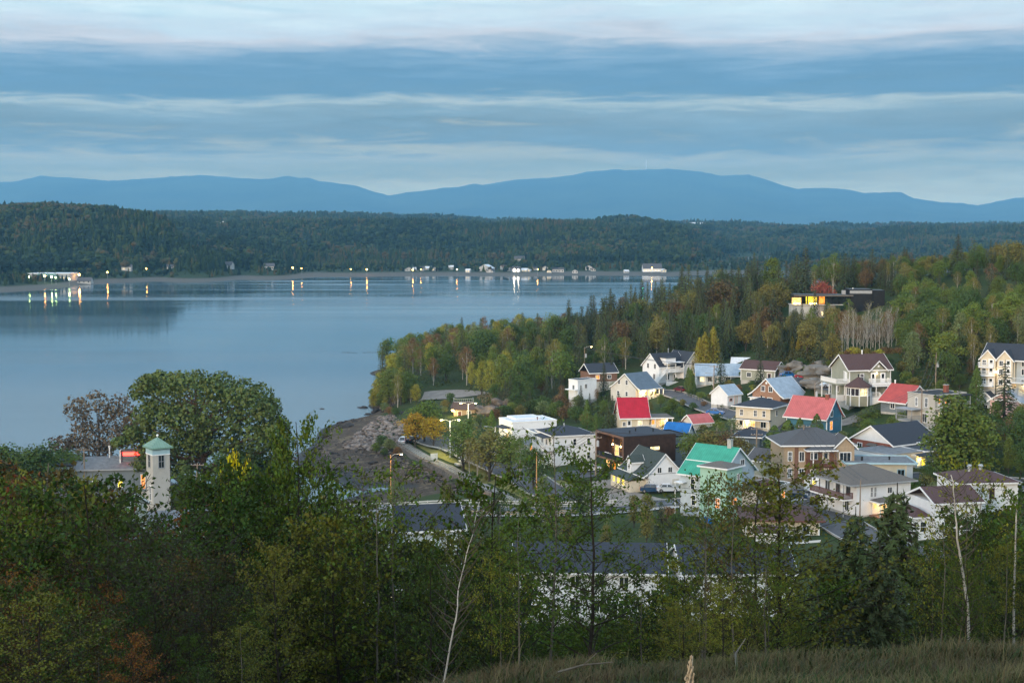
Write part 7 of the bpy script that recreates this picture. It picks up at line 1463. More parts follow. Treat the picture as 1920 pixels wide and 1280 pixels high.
# -- named skyline and yard trees: kind, px, distance, row of the tip, colour, label
NT = [
 ('spruce', 1067, 500, 572, 'spruce_dark', 'first pointed spruce at the left end of the hill crest'), ('spruce', 1079, 505, 583, 'spruce_dark', 'slim spruce just right of the first one on the crest'), ('spruce', 1091, 490, 570, 'spruce_dark', 'dense spruce low on the left end of the crest'),
 ('pine', 1133, 490, 553, 'spruce_dark', 'dark pine standing clear against the water, left crest'), ('spruce', 1151, 495, 547, 'spruce_dark', 'thin black spruce on the left crest against the water'), ('spruce', 1163, 488, 556, 'spruce_dark', 'spruce in the left crest group'), ('spruce', 1190, 500, 545, 'spruce_mid', 'twin-looking spruce at mid left crest'), ('spruce', 1176, 480, 562, 'spruce_mid', 'shorter green spruce in the left crest group'),
 ('pine', 1247, 470, 531, 'spruce_mid', 'broad pine right of the teal buoy'), ('pine', 1285, 480, 512, 'spruce_mid', 'ragged pine tip breaking the far shoreline'), ('spruce', 1314, 470, 514, 'spruce_dark', 'tall dense spruce on the middle crest'), ('spruce', 1334, 465, 512, 'spruce_dark', 'leaning spruce on the middle crest'), ('spruce', 1367, 470, 507, 'spruce_dark', 'very slim spruce on the middle crest'), ('spruce', 1391, 462, 509, 'spruce_dark', 'bushy spruce left of the villa wood'),
 ('spruce', 1421, 470, 484, 'spruce_dark', 'spruce poking above the right of the middle crest'), ('spruce', 1511, 460, 459, 'spruce_dark', 'grand old spruce behind the lit villa'), ('spruce', 1495, 468, 472, 'spruce_mid', 'companion spruce left of the grand one'), ('poplar', 1450, 475, 484, 'green', 'soft green poplar left of the villa'), ('birch', 1545, 470, 486, 'green', 'round green birch above the villa roof'), ('birch', 1563, 465, 476, 'green', 'second round green birch above the villa roof'),
 ('spruce', 1585, 462, 470, 'spruce_dark', 'dark spruce right of the birches above the villa'), ('spruce', 1602, 466, 475, 'spruce_dark', 'dark spruce with broad shoulders above the villa chimney'), ('spruce', 1636, 462, 463, 'spruce_dark', 'tall narrow spruce above the black wing of the villa'), ('spruce', 1652, 458, 490, 'spruce_mid', 'shorter spruce right of the narrow one'), ('spruce', 1689, 455, 482, 'spruce_dark', 'spruce standing alone right of the villa'), ('spruce', 1719, 458, 478, 'spruce_dark', 'dark spruce among the golden crowns'),
 ('pine', 1760, 452, 474, 'spruce_dark', 'low pine at the foot of the tall crest spruce'), ('spruce', 1797, 440, 435, 'spruce_dark', 'tallest spruce on the hill crest'), ('pine', 1827, 438, 446, 'spruce_mid', 'thick-topped pine beside the tallest spruce'), ('pine', 1850, 436, 462, 'spruce_mid', 'stepped pine right of the thick-topped one'), ('spruce', 1866, 440, 472, 'spruce_dark', 'small spruce right of the pines'), ('maple', 1905, 425, 452, 'olive', 'golden green maple at the right end of the crest'), ('spruce', 1908, 440, 452, 'spruce_dark', 'spruce tip behind the golden green maple'),
 ('maple', 1747, 445, 478, 'olive', 'olive maple cluster left of the tallest spruce'), ('maple', 1880, 432, 478, 'green', 'green maple under the right crest'), ('maple', 1705, 440, 500, 'olive', 'mottled maple under the crest right of the villa'), ('maple', 1543, 440, 528, 'red', 'small red maple behind the villa'), ('maple', 1352, 455, 526, 'rust', 'russet maple on the middle crest'), ('maple', 1693, 425, 526, 'orange', 'small orange tinted maple right of the villa'),
 ('spruce', 1352, 378, 656, 'spruce_blue', 'large blue spruce before the blue-roofed bungalow'), ('spruce', 1426, 362, 668, 'spruce_dark', 'dark spruce in front of the brown shingle roof'), ('cedar', 1291, 386, 688, 'cedar_green', 'columnar cedar beside the white gabled house'), ('cedar', 1296, 384, 691, 'cedar_green', 'second columnar cedar beside the white gabled house'),
 ('spruce', 1160, 341, 733, 'spruce_dark', 'dark spruce at the left of the crimson roof'), ('spruce', 1141, 338, 752, 'spruce_mid', 'greener spruce left of the crimson roofed house'), ('cedar', 1101, 345, 748, 'cedar_green', 'tall clipped cedar left of the crimson roofed house'), ('cedar', 1118, 340, 772, 'cedar_green', 'short cone shaped cedar above the quayside roofs'),
 ('cedar', 1486, 390, 629, 'cedar_gold', 'golden cedar left of the rock face'), ('cedar', 1497, 388, 633, 'cedar_gold', 'wide golden cedar next to it above the rock face'), ('cedar', 1536, 388, 634, 'cedar_gold', 'golden cedar nearest the bare birches'), ('cedar', 1543, 390, 637, 'cedar_gold', 'rounded golden cedar nearest the bare birches'),
 ('cedar', 1322, 398, 622, 'cedar_gold', 'golden cedar above the white gabled house'), ('cedar', 1338, 400, 612, 'cedar_gold', 'tallest golden cedar above the white gabled house'), ('cedar', 1312, 400, 632, 'cedar_gold', 'smaller golden cedar above the white gabled house'), ('spruce', 1523, 380, 666, 'spruce_mid', 'little spruce in the cleft of the rock face'), ('maple', 1512, 384, 675, 'red', 'small scarlet bush tree by the rock face'),
 ('maple', 1655, 318, 742, 'deep green', 'round dark maple below the sage green house'), ('maple', 1628, 305, 762, 'green', 'green maple right of the teal house'), ('maple', 1690, 300, 770, 'green', 'yellowing maple before the faded red roof'), ('cedar', 1532, 281, 774, 'cedar_green', 'clipped cedar mound before the teal house'), ('cedar', 1500, 283, 782, 'cedar_green', 'clipped cedar left of the teal house'), ('cedar', 1478, 284, 786, 'cedar_green', 'narrow clipped cedar behind the tan apartments'), ('cedar', 1452, 282, 796, 'cedar_green', 'cedar closing the tall hedge right of the crossarm pole'),
 ('spruce', 1886, 288, 672, 'spruce_dark', 'perfect cone spruce in front of the townhouses'), ('poplar', 1790, 268, 745, 'green', 'tall dense poplar right of the off-white block'), ('poplar', 1812, 262, 762, 'green', 'full leafed poplar right behind the annex'), ('poplar', 1775, 262, 780, 'green', 'lower poplar left of the dense pair'), ('poplar', 1835, 265, 780, 'bright green', 'brighter poplar before the pink house'), ('birch', 1862, 262, 790, 'olive', 'thin olive birch before the pink house'), ('birch', 1895, 258, 786, 'brown', 'brown speckled birch at the right edge'), ('poplar', 1910, 255, 800, 'green', 'poplar cut by the right edge of the frame'), ('cedar', 1832, 300, 685, 'cedar_green', 'broad cedar pyramid left of the cone spruce'), ('cedar', 1842, 308, 690, 'cedar_green', 'cedar behind the broad pyramid'), ('pine', 1820, 315, 668, 'rust', 'rust tinged larch left of the townhouses'), ('maple', 1780, 320, 680, 'olive', 'olive crowned maple on the slope near the white pole'), ('maple', 1762, 325, 690, 'green', 'green maple round the white pole'), ('birch', 1730, 330, 668, 'olive', 'birch behind the faded red roof'), ('maple', 1800, 310, 700, 'deep green', 'dark maple between pole and cedar pyramid'),
 ('B:maple', 1328, 292, 806, 'olive', 'wide olive maple in the yard behind the green roof'), ('B:maple', 1360, 288, 810, 'brown', 'bronze crowned maple behind the green roof'), ('B:maple', 1300, 294, 812, 'green', 'left green crown of the yard trees behind the green roof'), ('B:maple', 1385, 286, 820, 'olive', 'right crown of the yard trees behind the green roof'), ('B:birch', 1345, 300, 788, 'green', 'back tree of the yard group below the upper street'), ('B:birch', 1372, 302, 783, 'grey-green', 'grey-green tree at the edge of the upper street'),
 ('maple', 795, 352, 752, 'green', 'green park tree turning yellow on its low left side'), ('maple', 778, 348, 772, 'golden', 'golden crowned tree at the left of the park'), ('maple', 813, 344, 782, 'golden', 'yellow tree beside the park lamp'), ('maple', 805, 362, 754, 'deep green', 'dark back tree of the park corner group'),
 ('maple', 868, 318, 790, 'green', 'slim tree beside the park road'), ('birch', 880, 312, 822, 'olive', 'small thin tree on the park lawn'), ('birch', 895, 308, 826, 'olive', 'second small tree on the park lawn'), ('maple', 918, 302, 804, 'olive', 'broad olive tree near the end of the park lawn'), ('maple', 955, 300, 812, 'green', 'bushy green tree at the road side of the park'), ('birch', 975, 290, 820, 'green', 'green tree before the quayside row'), ('maple', 1000, 280, 842, 'deep green', 'deep green tree beside the ochre lamp post'), ('birch', 893, 400, 768, 'brown', 'bare brownish tree on the knoll by the pavilion'), ('cedar', 922, 338, 768, 'cedar_green', 'dark cedar behind the quayside row'),
 ('maple', 765, 545, 645, 'olive', 'golden olive tree on the point by the water'), ('maple', 788, 535, 648, 'olive', 'second golden olive tree on the point'), ('poplar', 840, 530, 638, 'grey-green', 'pale green poplar against the river'), ('poplar', 823, 525, 650, 'grey-green', 'lower left poplar of the pair against the river'), ('poplar', 890, 540, 612, 'grey-green', 'tall poplar with open top against the river'), ('poplar', 912, 535, 618, 'green', 'green poplar next to the open-topped one'), ('poplar', 940, 530, 628, 'green', 'dark gap poplar on the shore ridge'), ('birch', 968, 525, 622, 'yellow-green', 'soft yellow-green birch on the shore ridge'), ('birch', 1000, 515, 618, 'yellow-green', 'big yellow-green birch on the shore ridge'), ('birch', 1022, 512, 612, 'bright green', 'bright green birch left of the crest spruces'), ('birch', 1048, 500, 600, 'rust', 'rusty birch at the foot of the crest spruces'), ('poplar', 735, 470, 672, 'yellow-green', 'leftmost yellow-green poplar on the point'), ('poplar', 715, 455, 700, 'yellow-green', 'low yellow-green poplar at the very tip of the point'), ('poplar', 752, 455, 690, 'yellow-green', 'pale poplar behind the riprap'), ('poplar', 770, 445, 704, 'bright green', 'light green sapling poplar behind the park corner'), ('poplar', 728, 462, 695, 'green', 'greener poplar among the yellow ones on the point'),
 ('spruce', 1003, 430, 690, 'spruce_mid', 'tall loose spruce behind the quayside row'), ('spruce', 1040, 405, 712, 'spruce_dark', 'dark spruce near the narrow white house end'), ('maple', 1018, 415, 710, 'rust', 'wine coloured tree between two spruces'), ('spruce', 1052, 412, 690, 'spruce_dark', 'spruce left of the double lamp pole'), ('birch', 940, 430, 680, 'grey-green', 'pale stemmed birch on the rocky mound'), ('bare_birch', 972, 412, 695, 'grey-green', 'leafless pale forked tree above the quayside row'), ('bare_birch', 930, 440, 668, 'olive', 'leafless pale tree on the rocky mound'),
 ('spruce', 1245, 420, 622, 'spruce_mid', 'blue green spruce behind the white gabled house'), ('spruce', 1265, 430, 600, 'spruce_mid', 'full spruce high behind the white gabled house'),
 ('spruce', 1510, 400, 600, 'spruce_dark', 'dark spreading conifer under the villa terrace'), ('pine', 1480, 405, 610, 'spruce_dark', 'dark pine under the villa terrace, left'), ('birch', 1592, 418, 560, 'green', 'green birch covering the right end of the villa terrace'), ('birch', 1575, 412, 585, 'grey-green', 'grey-green tree below the villa terrace'), ('maple', 1445, 415, 575, 'rust', 'rust coloured maple left of the villa'), ('maple', 1432, 418, 580, 'orange', 'orange brown maple left of the villa'), ('spruce', 1522, 408, 575, 'spruce_mid', 'tiny spruce against the villa wall'),
 ('spruce', 1240, 214, 935, 'spruce_mid', 'young spruce standing at the left of the mint tower'), ('cedar', 606, 250, 920, 'cedar_gold', 'golden cedar standing above the causeway'), ('birch', 620, 258, 905, 'grey-green', 'pale grey tree by the causeway'), ('cedar', 628, 246, 930, 'cedar_green', 'black-green cedar beside the golden one'),
]
NPOS = []
BASE = {1328: 892, 1360: 890, 1300: 885, 1385: 892, 1345: 862, 1372: 858, 1532: 824, 1500: 830, 1478: 892, 1452: 895, 1790: 945, 1812: 940, 1775: 940, 1835: 935, 1655: 800, 1628: 812, 1690: 812}
for (k, px, d, top, c, lb) in NT:
    k = k.replace('B:', ''); wd = {'spruce': 1.35, 'pine': 1.3, 'maple': 1.25, 'cedar': 1.1, 'birch': 1.15, 'poplar': 1.25}.get(k, 1)
    if px in BASE:
        dd = d if px not in (1328, 1360, 1300, 1385) else 276; dd = 250 if px in (1790, 1812, 1775, 1835) else dd
        o = tree_b(k, px, BASE[px], top, dd, c, lb, wide=1.9 if k == 'cedar' else 1.3)
    else: o = tree_px(k, px, d, top, c, lb, wide=wd); NPOS.append((o.location.x, o.location.y))
# willow and its neighbour on the left shore
q = W(392, 694, 272); tree('willow', q.x - 1, q.y, q.z - 4.0, (.115, .150, .045), 'huge spreading green willow on the left shore', z=4.0, wide=1.08, rz=0)
q = W(185, 738, 283); tree('brown_tree', q.x, q.y, q.z - 4.0, (.12, .095, .065), 'tall grey-brown thinning ash left of the pale tower', z=4.0, wide=1.0, rz=0)
# leaning row at left shore
for i, px in enumerate((8, 30, 52, 75, 98, 120, -20, 140)): tree_px('maple', px, 262 + (i % 3) * 8, 832 + (i * 37 % 22), ('deep green', 'green', 'deep green')[i % 3], 'dark green shore tree in the thicket left of the thinning ash', group='dark shore trees at the left edge')
for i, (px, top) in enumerate(((420, 850), (450, 840), (500, 858), (530, 868), (470, 880), (340, 900), (355, 880))): tree_px('maple', px, 262 + (i % 3) * 6, top, 'deep green', 'dark tree under the skirts of the great willow', group='dark trees under the willow')
# bare birch stand above the sage green house
for i in range(17):
    px = 1583 + (i * 61 % 104) + random.uniform(-4, 4); top = 566 + random.uniform(0, 42) + abs(px - 1635) * .12; tree_b('bare_birch', px, 668 + random.uniform(-8, 6), top, 352 + random.uniform(-6, 10), 'olive' if i % 3 else 'rust', 'slender pale birch trunk in the leafless stand above the sage green house', group='leafless birch stand above the sage green house', wide=1.0)
for i, (px, top, d) in enumerate(((706, 712, 462), (712, 700, 470), (722, 690, 480), (700, 735, 452), (716, 728, 448), (732, 705, 455), (745, 715, 448), (758, 712, 440), (740, 735, 436), (722, 745, 440), (757, 735, 432), (770, 728, 430), (748, 680, 490), (765, 690, 478), (735, 690, 488), (780, 720, 425))):
    tree_px(('poplar', 'shrub', 'birch')[i % 3] if i % 3 != 1 else 'poplar', px, d, top, ('yellow-green', 'green', 'olive')[i % 3], 'young yellow-green poplar packed along the tip of the point', group='young poplars along the tip of the point', wide=1.3)
for i in range(13): tree_b('birch', 1580 + i * 9.5, 655, 582 + (i * 29 % 26), 366 + (i % 3) * 5, ('brown', 'olive', 'rust')[i % 3], 'brownish half bare birch standing behind the pale trunks', group='brownish birches behind the pale trunks', wide=1.3)
for i in range(10): tree_b('shrub', 1578 + i * 12, 678, 655 - (i * 17 % 12), 344, ('olive', 'brown', 'yellow-green', 'rust')[i % 4], 'autumn bush at the feet of the pale birch trunks', group='autumn bushes under the pale birch trunks')
# hedge and shrubs
SH = [(1228, 742, 1.6), (1190, 752, 1.2), (1280, 762, 2.4), (1300, 770, 2.6), (1265, 772, 2.6), (1250, 778, 2.8), (1320, 762, 1.8), (1296, 744, 2.5), (1315, 750, 2.8), (1332, 748, 2.0), (1355, 765, 1.4), (1245, 792, 2.5), (1258, 800, 3.0), (1275, 808, 3.0), (1225, 800, 2.2), (1290, 830, 3.4), (1262, 842, 3.0), (1250, 832, 2.6),
      (1640, 905, 1.5), (1532, 968, 1.8), (1254, 985, 3.6), (1268, 990, 3.0), (1715, 925, 3.2), (1738, 920, 3.6), (1700, 900, 2.5), (1750, 930, 3.0), (1760, 900, 3.4), (1780, 890, 3.4), (888, 892, 1.4), (900, 897, 1.4), (912, 900, 1.4), (715, 838, 3.6), (730, 846, 3.8), (705, 848, 3.0), (745, 855, 2.8), (720, 855, 2.6), (700, 752, 3), (708, 758, 3.4), (715, 765, 3.5), (722, 772, 3.5), (704, 745, 4), (730, 778, 3), (742, 780, 3), (698, 742, 3), (712, 748, 5), (1590, 680, 3), (1605, 690, 3), (1625, 685, 3), (1645, 690, 3.2), (1665, 688, 3), (1580, 700, 2), (1690, 700, 3.5), (1560, 668, 3), (1540, 660, 3), (1515, 662, 3), (1500, 655, 3), (1475, 660, 3.4), (1700, 720, 3.5), (1715, 735, 4), (1480, 698, 2.2), (1495, 704, 1.8), (1512, 700, 2.4), (1528, 694, 2.6), (1540, 708, 1.8), (1555, 690, 2.6), (1568, 704, 2.2), (1500, 688, 3), (1545, 680, 3), (1400, 745, 2.4), (1385, 735, 2.5), (1410, 728, 2.5), (1600, 720, 1.4), (1225, 712, 1.4), (1268, 716, 1.6),
      (900, 800, 4), (915, 805, 4), (930, 790, 4), (945, 785, 4.5), (960, 780, 4.5), (975, 782, 4), (1000, 776, 5), (1020, 780, 5), (1040, 784, 5), (1060, 790, 5), (1080, 792, 5), (880, 805, 3.5), (1100, 800, 4), (1130, 806, 4), (1085, 770, 5), (1065, 760, 5), (1050, 768, 5), (1180, 815, 2), (860, 770, 3), (835, 765, 3), (845, 755, 3.5), (835, 775, 2.6), (1465, 700, 3), (1478, 702, 2.6), (1530, 702, 2.5), (1460, 722, 2), (1745, 840, 3), (1768, 850, 3.5), (1800, 850, 4), (1460, 880, 3.5), (1475, 870, 3.5), (1600, 858, 3.5), (1612, 866, 3.5), (1625, 850, 3.5), (1600, 842, 4), (1580, 838, 4), (1545, 832, 3.5), (1640, 838, 4), (1660, 822, 4)]
SC = ['deep green', 'green', 'olive', 'deep green', 'grey-green', 'green', 'brown']
for i, (px, py, h) in enumerate(SH):
    p = gpx(px, py); lm = min(HOUSES, key=lambda a: (a[0] - p.x) ** 2 + (a[1] - p.y) ** 2)[3]
    c = SC[i % 7]; tree('shrub', p.x, p.y, h, c, f"{c} bush near the {' '.join(lm.split()[:6])}", group=f"{c} bushes near the {' '.join(lm.split()[:6])}", z=p.z)
# the wood on the hill: trees sown by habitat, each an individual
HB = [ # polygon of the trunk bases in the view, spacing, list of kinds
 ('on the hill slope behind the white gabled house', [(1060, 640), (1130, 590), (1250, 560), (1400, 545), (1460, 560), (1470, 620), (1450, 690), (1400, 688), (1330, 690), (1300, 680), (1200, 690), (1160, 700), (1070, 700)], 5.6, (9, 14),
  [('spruce', 'spruce_dark', 6), ('spruce', 'spruce_mid', 6), ('pine', 'spruce_mid', 2), ('birch', 'brown', 1.3), ('maple', 'rust', .5), ('birch', 'olive', 2), ('maple', 'olive', 1.5), ('birch', 'green', 1), ('maple', 'deep green', 2)]),
 ('on the crest around the lit villa', [(1250, 560), (1400, 520), (1500, 512), (1640, 505), (1700, 505), (1700, 560), (1660, 560), (1650, 548), (1500, 548), (1470, 590), (1400, 570)], 6.0, (6.5, 9.5),
  [('spruce', 'spruce_dark', 4), ('birch', 'green', 3), ('birch', 'olive', 2), ('maple', 'rust', 1.5), ('maple', 'deep green', 2), ('poplar', 'green', 1)]),
 ('on the slope below the villa', [(1440, 600), (1500, 600), (1560, 610), (1570, 650), (1560, 690), (1480, 690), (1440, 670)], 5.2, (6, 10), [('spruce', 'spruce_dark', 3), ('birch', 'green', 2), ('maple', 'olive', 2), ('maple', 'rust', 1), ('spruce', 'spruce_mid', 2)]),
 ('on the right-hand upper slope', [(1690, 505), (1800, 500), (1960, 490), (2060, 480), (2060, 600), (1900, 600), (1750, 590), (1690, 570)], 5.8, (5.5, 8.5),
  [('maple', 'green', 4), ('birch', 'olive', 3), ('maple', 'bright green', 2), ('maple', 'deep green', 4), ('spruce', 'spruce_dark', 2.5), ('birch', 'brown', 1.4), ('poplar', 'green', 2), ('maple', 'olive', .6)]),
 ('on the right-hand lower slope above the townhouses', [(1690, 575), (1900, 600), (2060, 600), (2060, 720), (1950, 660), (1850, 690), (1800, 735), (1700, 715), (1690, 650)], 5.6, (7, 12),
  [('maple', 'bright green', 2), ('maple', 'green', 4), ('birch', 'olive', 3), ('maple', 'deep green', 4), ('birch', 'rust', 1.3), ('shrub', 'green', 2), ('poplar', 'grey-green', 1)]),
 ('in the belt between the river and the lane', [(700, 752), (720, 690), (800, 655), (900, 640), (1060, 640), (1075, 700), (1060, 740), (1000, 752), (930, 745), (870, 735), (850, 725), (790, 730), (770, 755), (735, 770)], 6.2, (9, 14),
  [('poplar', 'yellow-green', 3), ('birch', 'olive', 3), ('poplar', 'green', 3), ('maple', 'green', 3), ('maple', 'deep green', 2), ('birch', 'brown', 1.3), ('spruce', 'spruce_mid', 1.5)]),
 ('in the dark thicket above the quayside row', [(920, 755), (1000, 752), (1080, 755), (1150, 745), (1150, 790), (1060, 785), (960, 772)], 4.6, (4, 7), [('maple', 'deep green', 4), ('spruce', 'spruce_dark', 2), ('shrub', 'deep green', 3), ('birch', 'brown', 1)]),
 ('on the terrace left of the porch house', [(1060, 690), (1130, 690), (1150, 720), (1140, 745), (1070, 748)], 5, (5, 9), [('spruce', 'spruce_dark', 3), ('maple', 'deep green', 3), ('maple', 'olive', 1.5), ('maple', 'orange', .6)]),
 ('in the gardens at the right edge', [(1790, 830), (1850, 800), (2000, 820), (2000, 960), (1900, 900), (1770, 880)], 5.2, (5, 9), [('maple', 'deep green', 3), ('birch', 'olive', 2), ('poplar', 'green', 2), ('birch', 'brown', 1)]),
 ('in the gardens past the right edge of town', [(1965, 600), (2060, 600), (2300, 620), (2300, 980), (2050, 1000), (1965, 960)], 10, (6, 11), [('maple', 'deep green', 3), ('birch', 'olive', 2), ('maple', 'green', 3), ('spruce', 'spruce_dark', 2)]),
 ('between the houses under the sage green house', [(1600, 775), (1690, 790), (1720, 830), (1640, 835), (1580, 835)], 5.2, (4, 6.5), [('maple', 'deep green', 3), ('maple', 'green', 2)]),
 ('on the bank below the causeway', [(620, 985), (900, 975), (1200, 985), (1230, 1040), (900, 1060), (500, 1040)], 9, (5, 9), [('maple', 'deep green', 3), ('birch', 'green', 2), ('poplar', 'olive', 2)]),
]
def adj(c): return {'spruce_dark': 'blackish', 'spruce_mid': 'dark green', 'spruce_blue': 'bluish', 'cedar_gold': 'golden', 'cedar_green': 'green'}.get(c, c)
for (where, poly, sp_, hh, kinds) in HB:
    wx = [gpx(a, b_) for a, b_ in poly]; x0, x1 = min(p.x for p in wx), max(p.x for p in wx); y0, y1 = min(p.y for p in wx) - 5, max(p.y for p in wx) + 5
    if 'belt' in where: y1 = 640
    if 'slope behind' in where or 'crest' in where or 'upper slope' in where: y1 = 540
    pts = list(NPOS); tot = sum(k[2] for k in kinds); cnt = 0; grid_ = {}
    for _ in range(14000):
        x, y = random.uniform(x0, x1), random.uniform(y0, y1); z = zt(x, y)
        if z < 1.8: continue
        px, py, d = proj(x, y, z)
        if not inpoly(px, py, poly): continue
        key = (int(x // sp_), int(y // sp_))
        if any((x - a) ** 2 + (y - b_) ** 2 < (sp_ * .92) ** 2 for i in (-1, 0, 1) for j in (-1, 0, 1) for (a, b_) in grid_.get((key[0] + i, key[1] + j), ())): continue
        if not clear_of_houses(x, y, 1.5) or not off_road(x, y): continue
        grid_.setdefault(key, []).append((x, y))
        # neighbouring trees tend to be of one kind
        s = (fbm(x / 26 + 5, y / 26, 2) + .75) / 1.5; s = min(.999, max(0, s * .75 + random.random() * .25)); s = (s * 7.3 + random.random() * .35) % 1.0
        acc = 0; pick = kinds[-1]
        for k in kinds:
            acc += k[2] / tot
            if s < acc: pick = k; break
        h = random.uniform(*hh) * (1.28 if pick[0] == 'spruce' else .92) * (.38 if pick[0] == 'shrub' else 1)
        # keep the crest line: low where the photograph shows low trees
        kn = 'broadleaf tree' if pick[:2] == ('maple', 'deep green') else KNAME[pick[0]]; lb = f"{adj(pick[1])} {kn} {where}"
        tree(pick[0], x, y, h, pick[1], lb, group=lb.replace(kn, kn + 's' if kn not in ('spruce', 'birch') else kn + ' trees'), name='broadleaf_tree' if 'leaf' in kn else None, z=z, wide=random.uniform(.85, 1.15) * (.95 if pick[0] == 'spruce' else 1.02)); cnt += 1
        if cnt > 170: break
# undergrowth on the slopes so that no bare lawn shows between trunks: low clumps, one mass
def undergrowth(name, polys, n, size, hgt, colr, label):
    Cs = []
    for poly in polys:
        wx = [gpx(a, b_) for a, b_ in poly]; x0, x1 = min(p.x for p in wx), max(p.x for p in wx); y0, y1 = min(p.y for p in wx) - 5, max(p.y for p in wx) + 60
        k = 0
        for _ in range(n * 6):
            x, y = random.uniform(x0, x1), random.uniform(y0, y1); z = zt(x, y)
            if z < 2.2: continue
            px, py, d = proj(x, y, z)
            if not inpoly(px, py, poly) or not clear_of_houses(x, y, 0) or not off_road(x, y): continue
            h = hgt * (.5 + random.random()) * (1 + fbm(x / 8, y / 8, 2)); m_ = 14
            a = rng.uniform(0, 6.28, m_); q = np.sqrt(rng.random(m_)) * 1.5; Cs.append(np.stack([x + q * np.cos(a), y + q * np.sin(a), z + rng.random(m_) * h * (1 - q / 2.2)], 1)); k += 1
            if k >= n: break
    C = np.concatenate(Cs); v, f = leaf_quads(C, np.tile([0, -.2, .8], (len(C), 1)), size, .8, .7)
    link(name, npmesh(name, v, f, [M['leaf']]), kind='stuff', label=label, cat='undergrowth', color=colr)
undergrowth('undergrowth', [HB[0][1], HB[1][1], HB[2][1], HB[3][1], HB[4][1]], 1500, .55, 1.6, (.075, .078, .03), 'brown-green brush covering the wooded hillside')
undergrowth('knoll_brush', [[(890, 790), (900, 745), (960, 735), (1000, 750), (990, 775)]], 260, .5, 1.6, (.15, .12, .06), 'dry brown brush over the rocky knoll')
undergrowth('shore_brush', [HB[5][1], HB[6][1], HB[7][1], HB[10][1]], 900, .5, 1.4, (.08, .10, .034), 'low brush between the trees near the river')

# garden bushes and small trees in the gaps between the houses
vp = [(1130, 715), (1420, 705), (1900, 735), (1930, 960), (1300, 950), (1200, 880), (1130, 860)]; wx = [gpx(a, b_) for a, b_ in vp]; got = []
random.seed(5)
for _ in range(5000):
    x, y = random.uniform(min(p.x for p in wx), max(p.x for p in wx)), random.uniform(min(p.y for p in wx), max(p.y for p in wx)); z = zt(x, y); px, py, d = proj(x, y, z)
    if not inpoly(px, py, vp) or not clear_of_houses(x, y, 1.2) or not off_road(x, y) or any((x - a) ** 2 + (y - b_) ** 2 < 36 for a, b_ in got): continue
    got.append((x, y)); k = random.choice(('shrub', 'shrub', 'maple', 'cedar', 'shrub', 'maple')); c = {'cedar': 'cedar_green'}.get(k) or random.choice(('green', 'deep green', 'olive', 'green', 'yellow-green'))
    lm = min(HOUSES, key=lambda a: (a[0] - x) ** 2 + (a[1] - y) ** 2)[3]; nm = {'shrub': 'garden bush', 'maple': 'small garden tree', 'cedar': 'little cedar'}[k]
    lb = f"{adj(c)} {nm} close to the {' '.join(lm.split()[:7])}"; tree(k, x, y, random.uniform(2.0, 3.4) * (1.45 if k == 'maple' else 1), c, lb, group=lb, z=z)
    if len(got) > 95: break
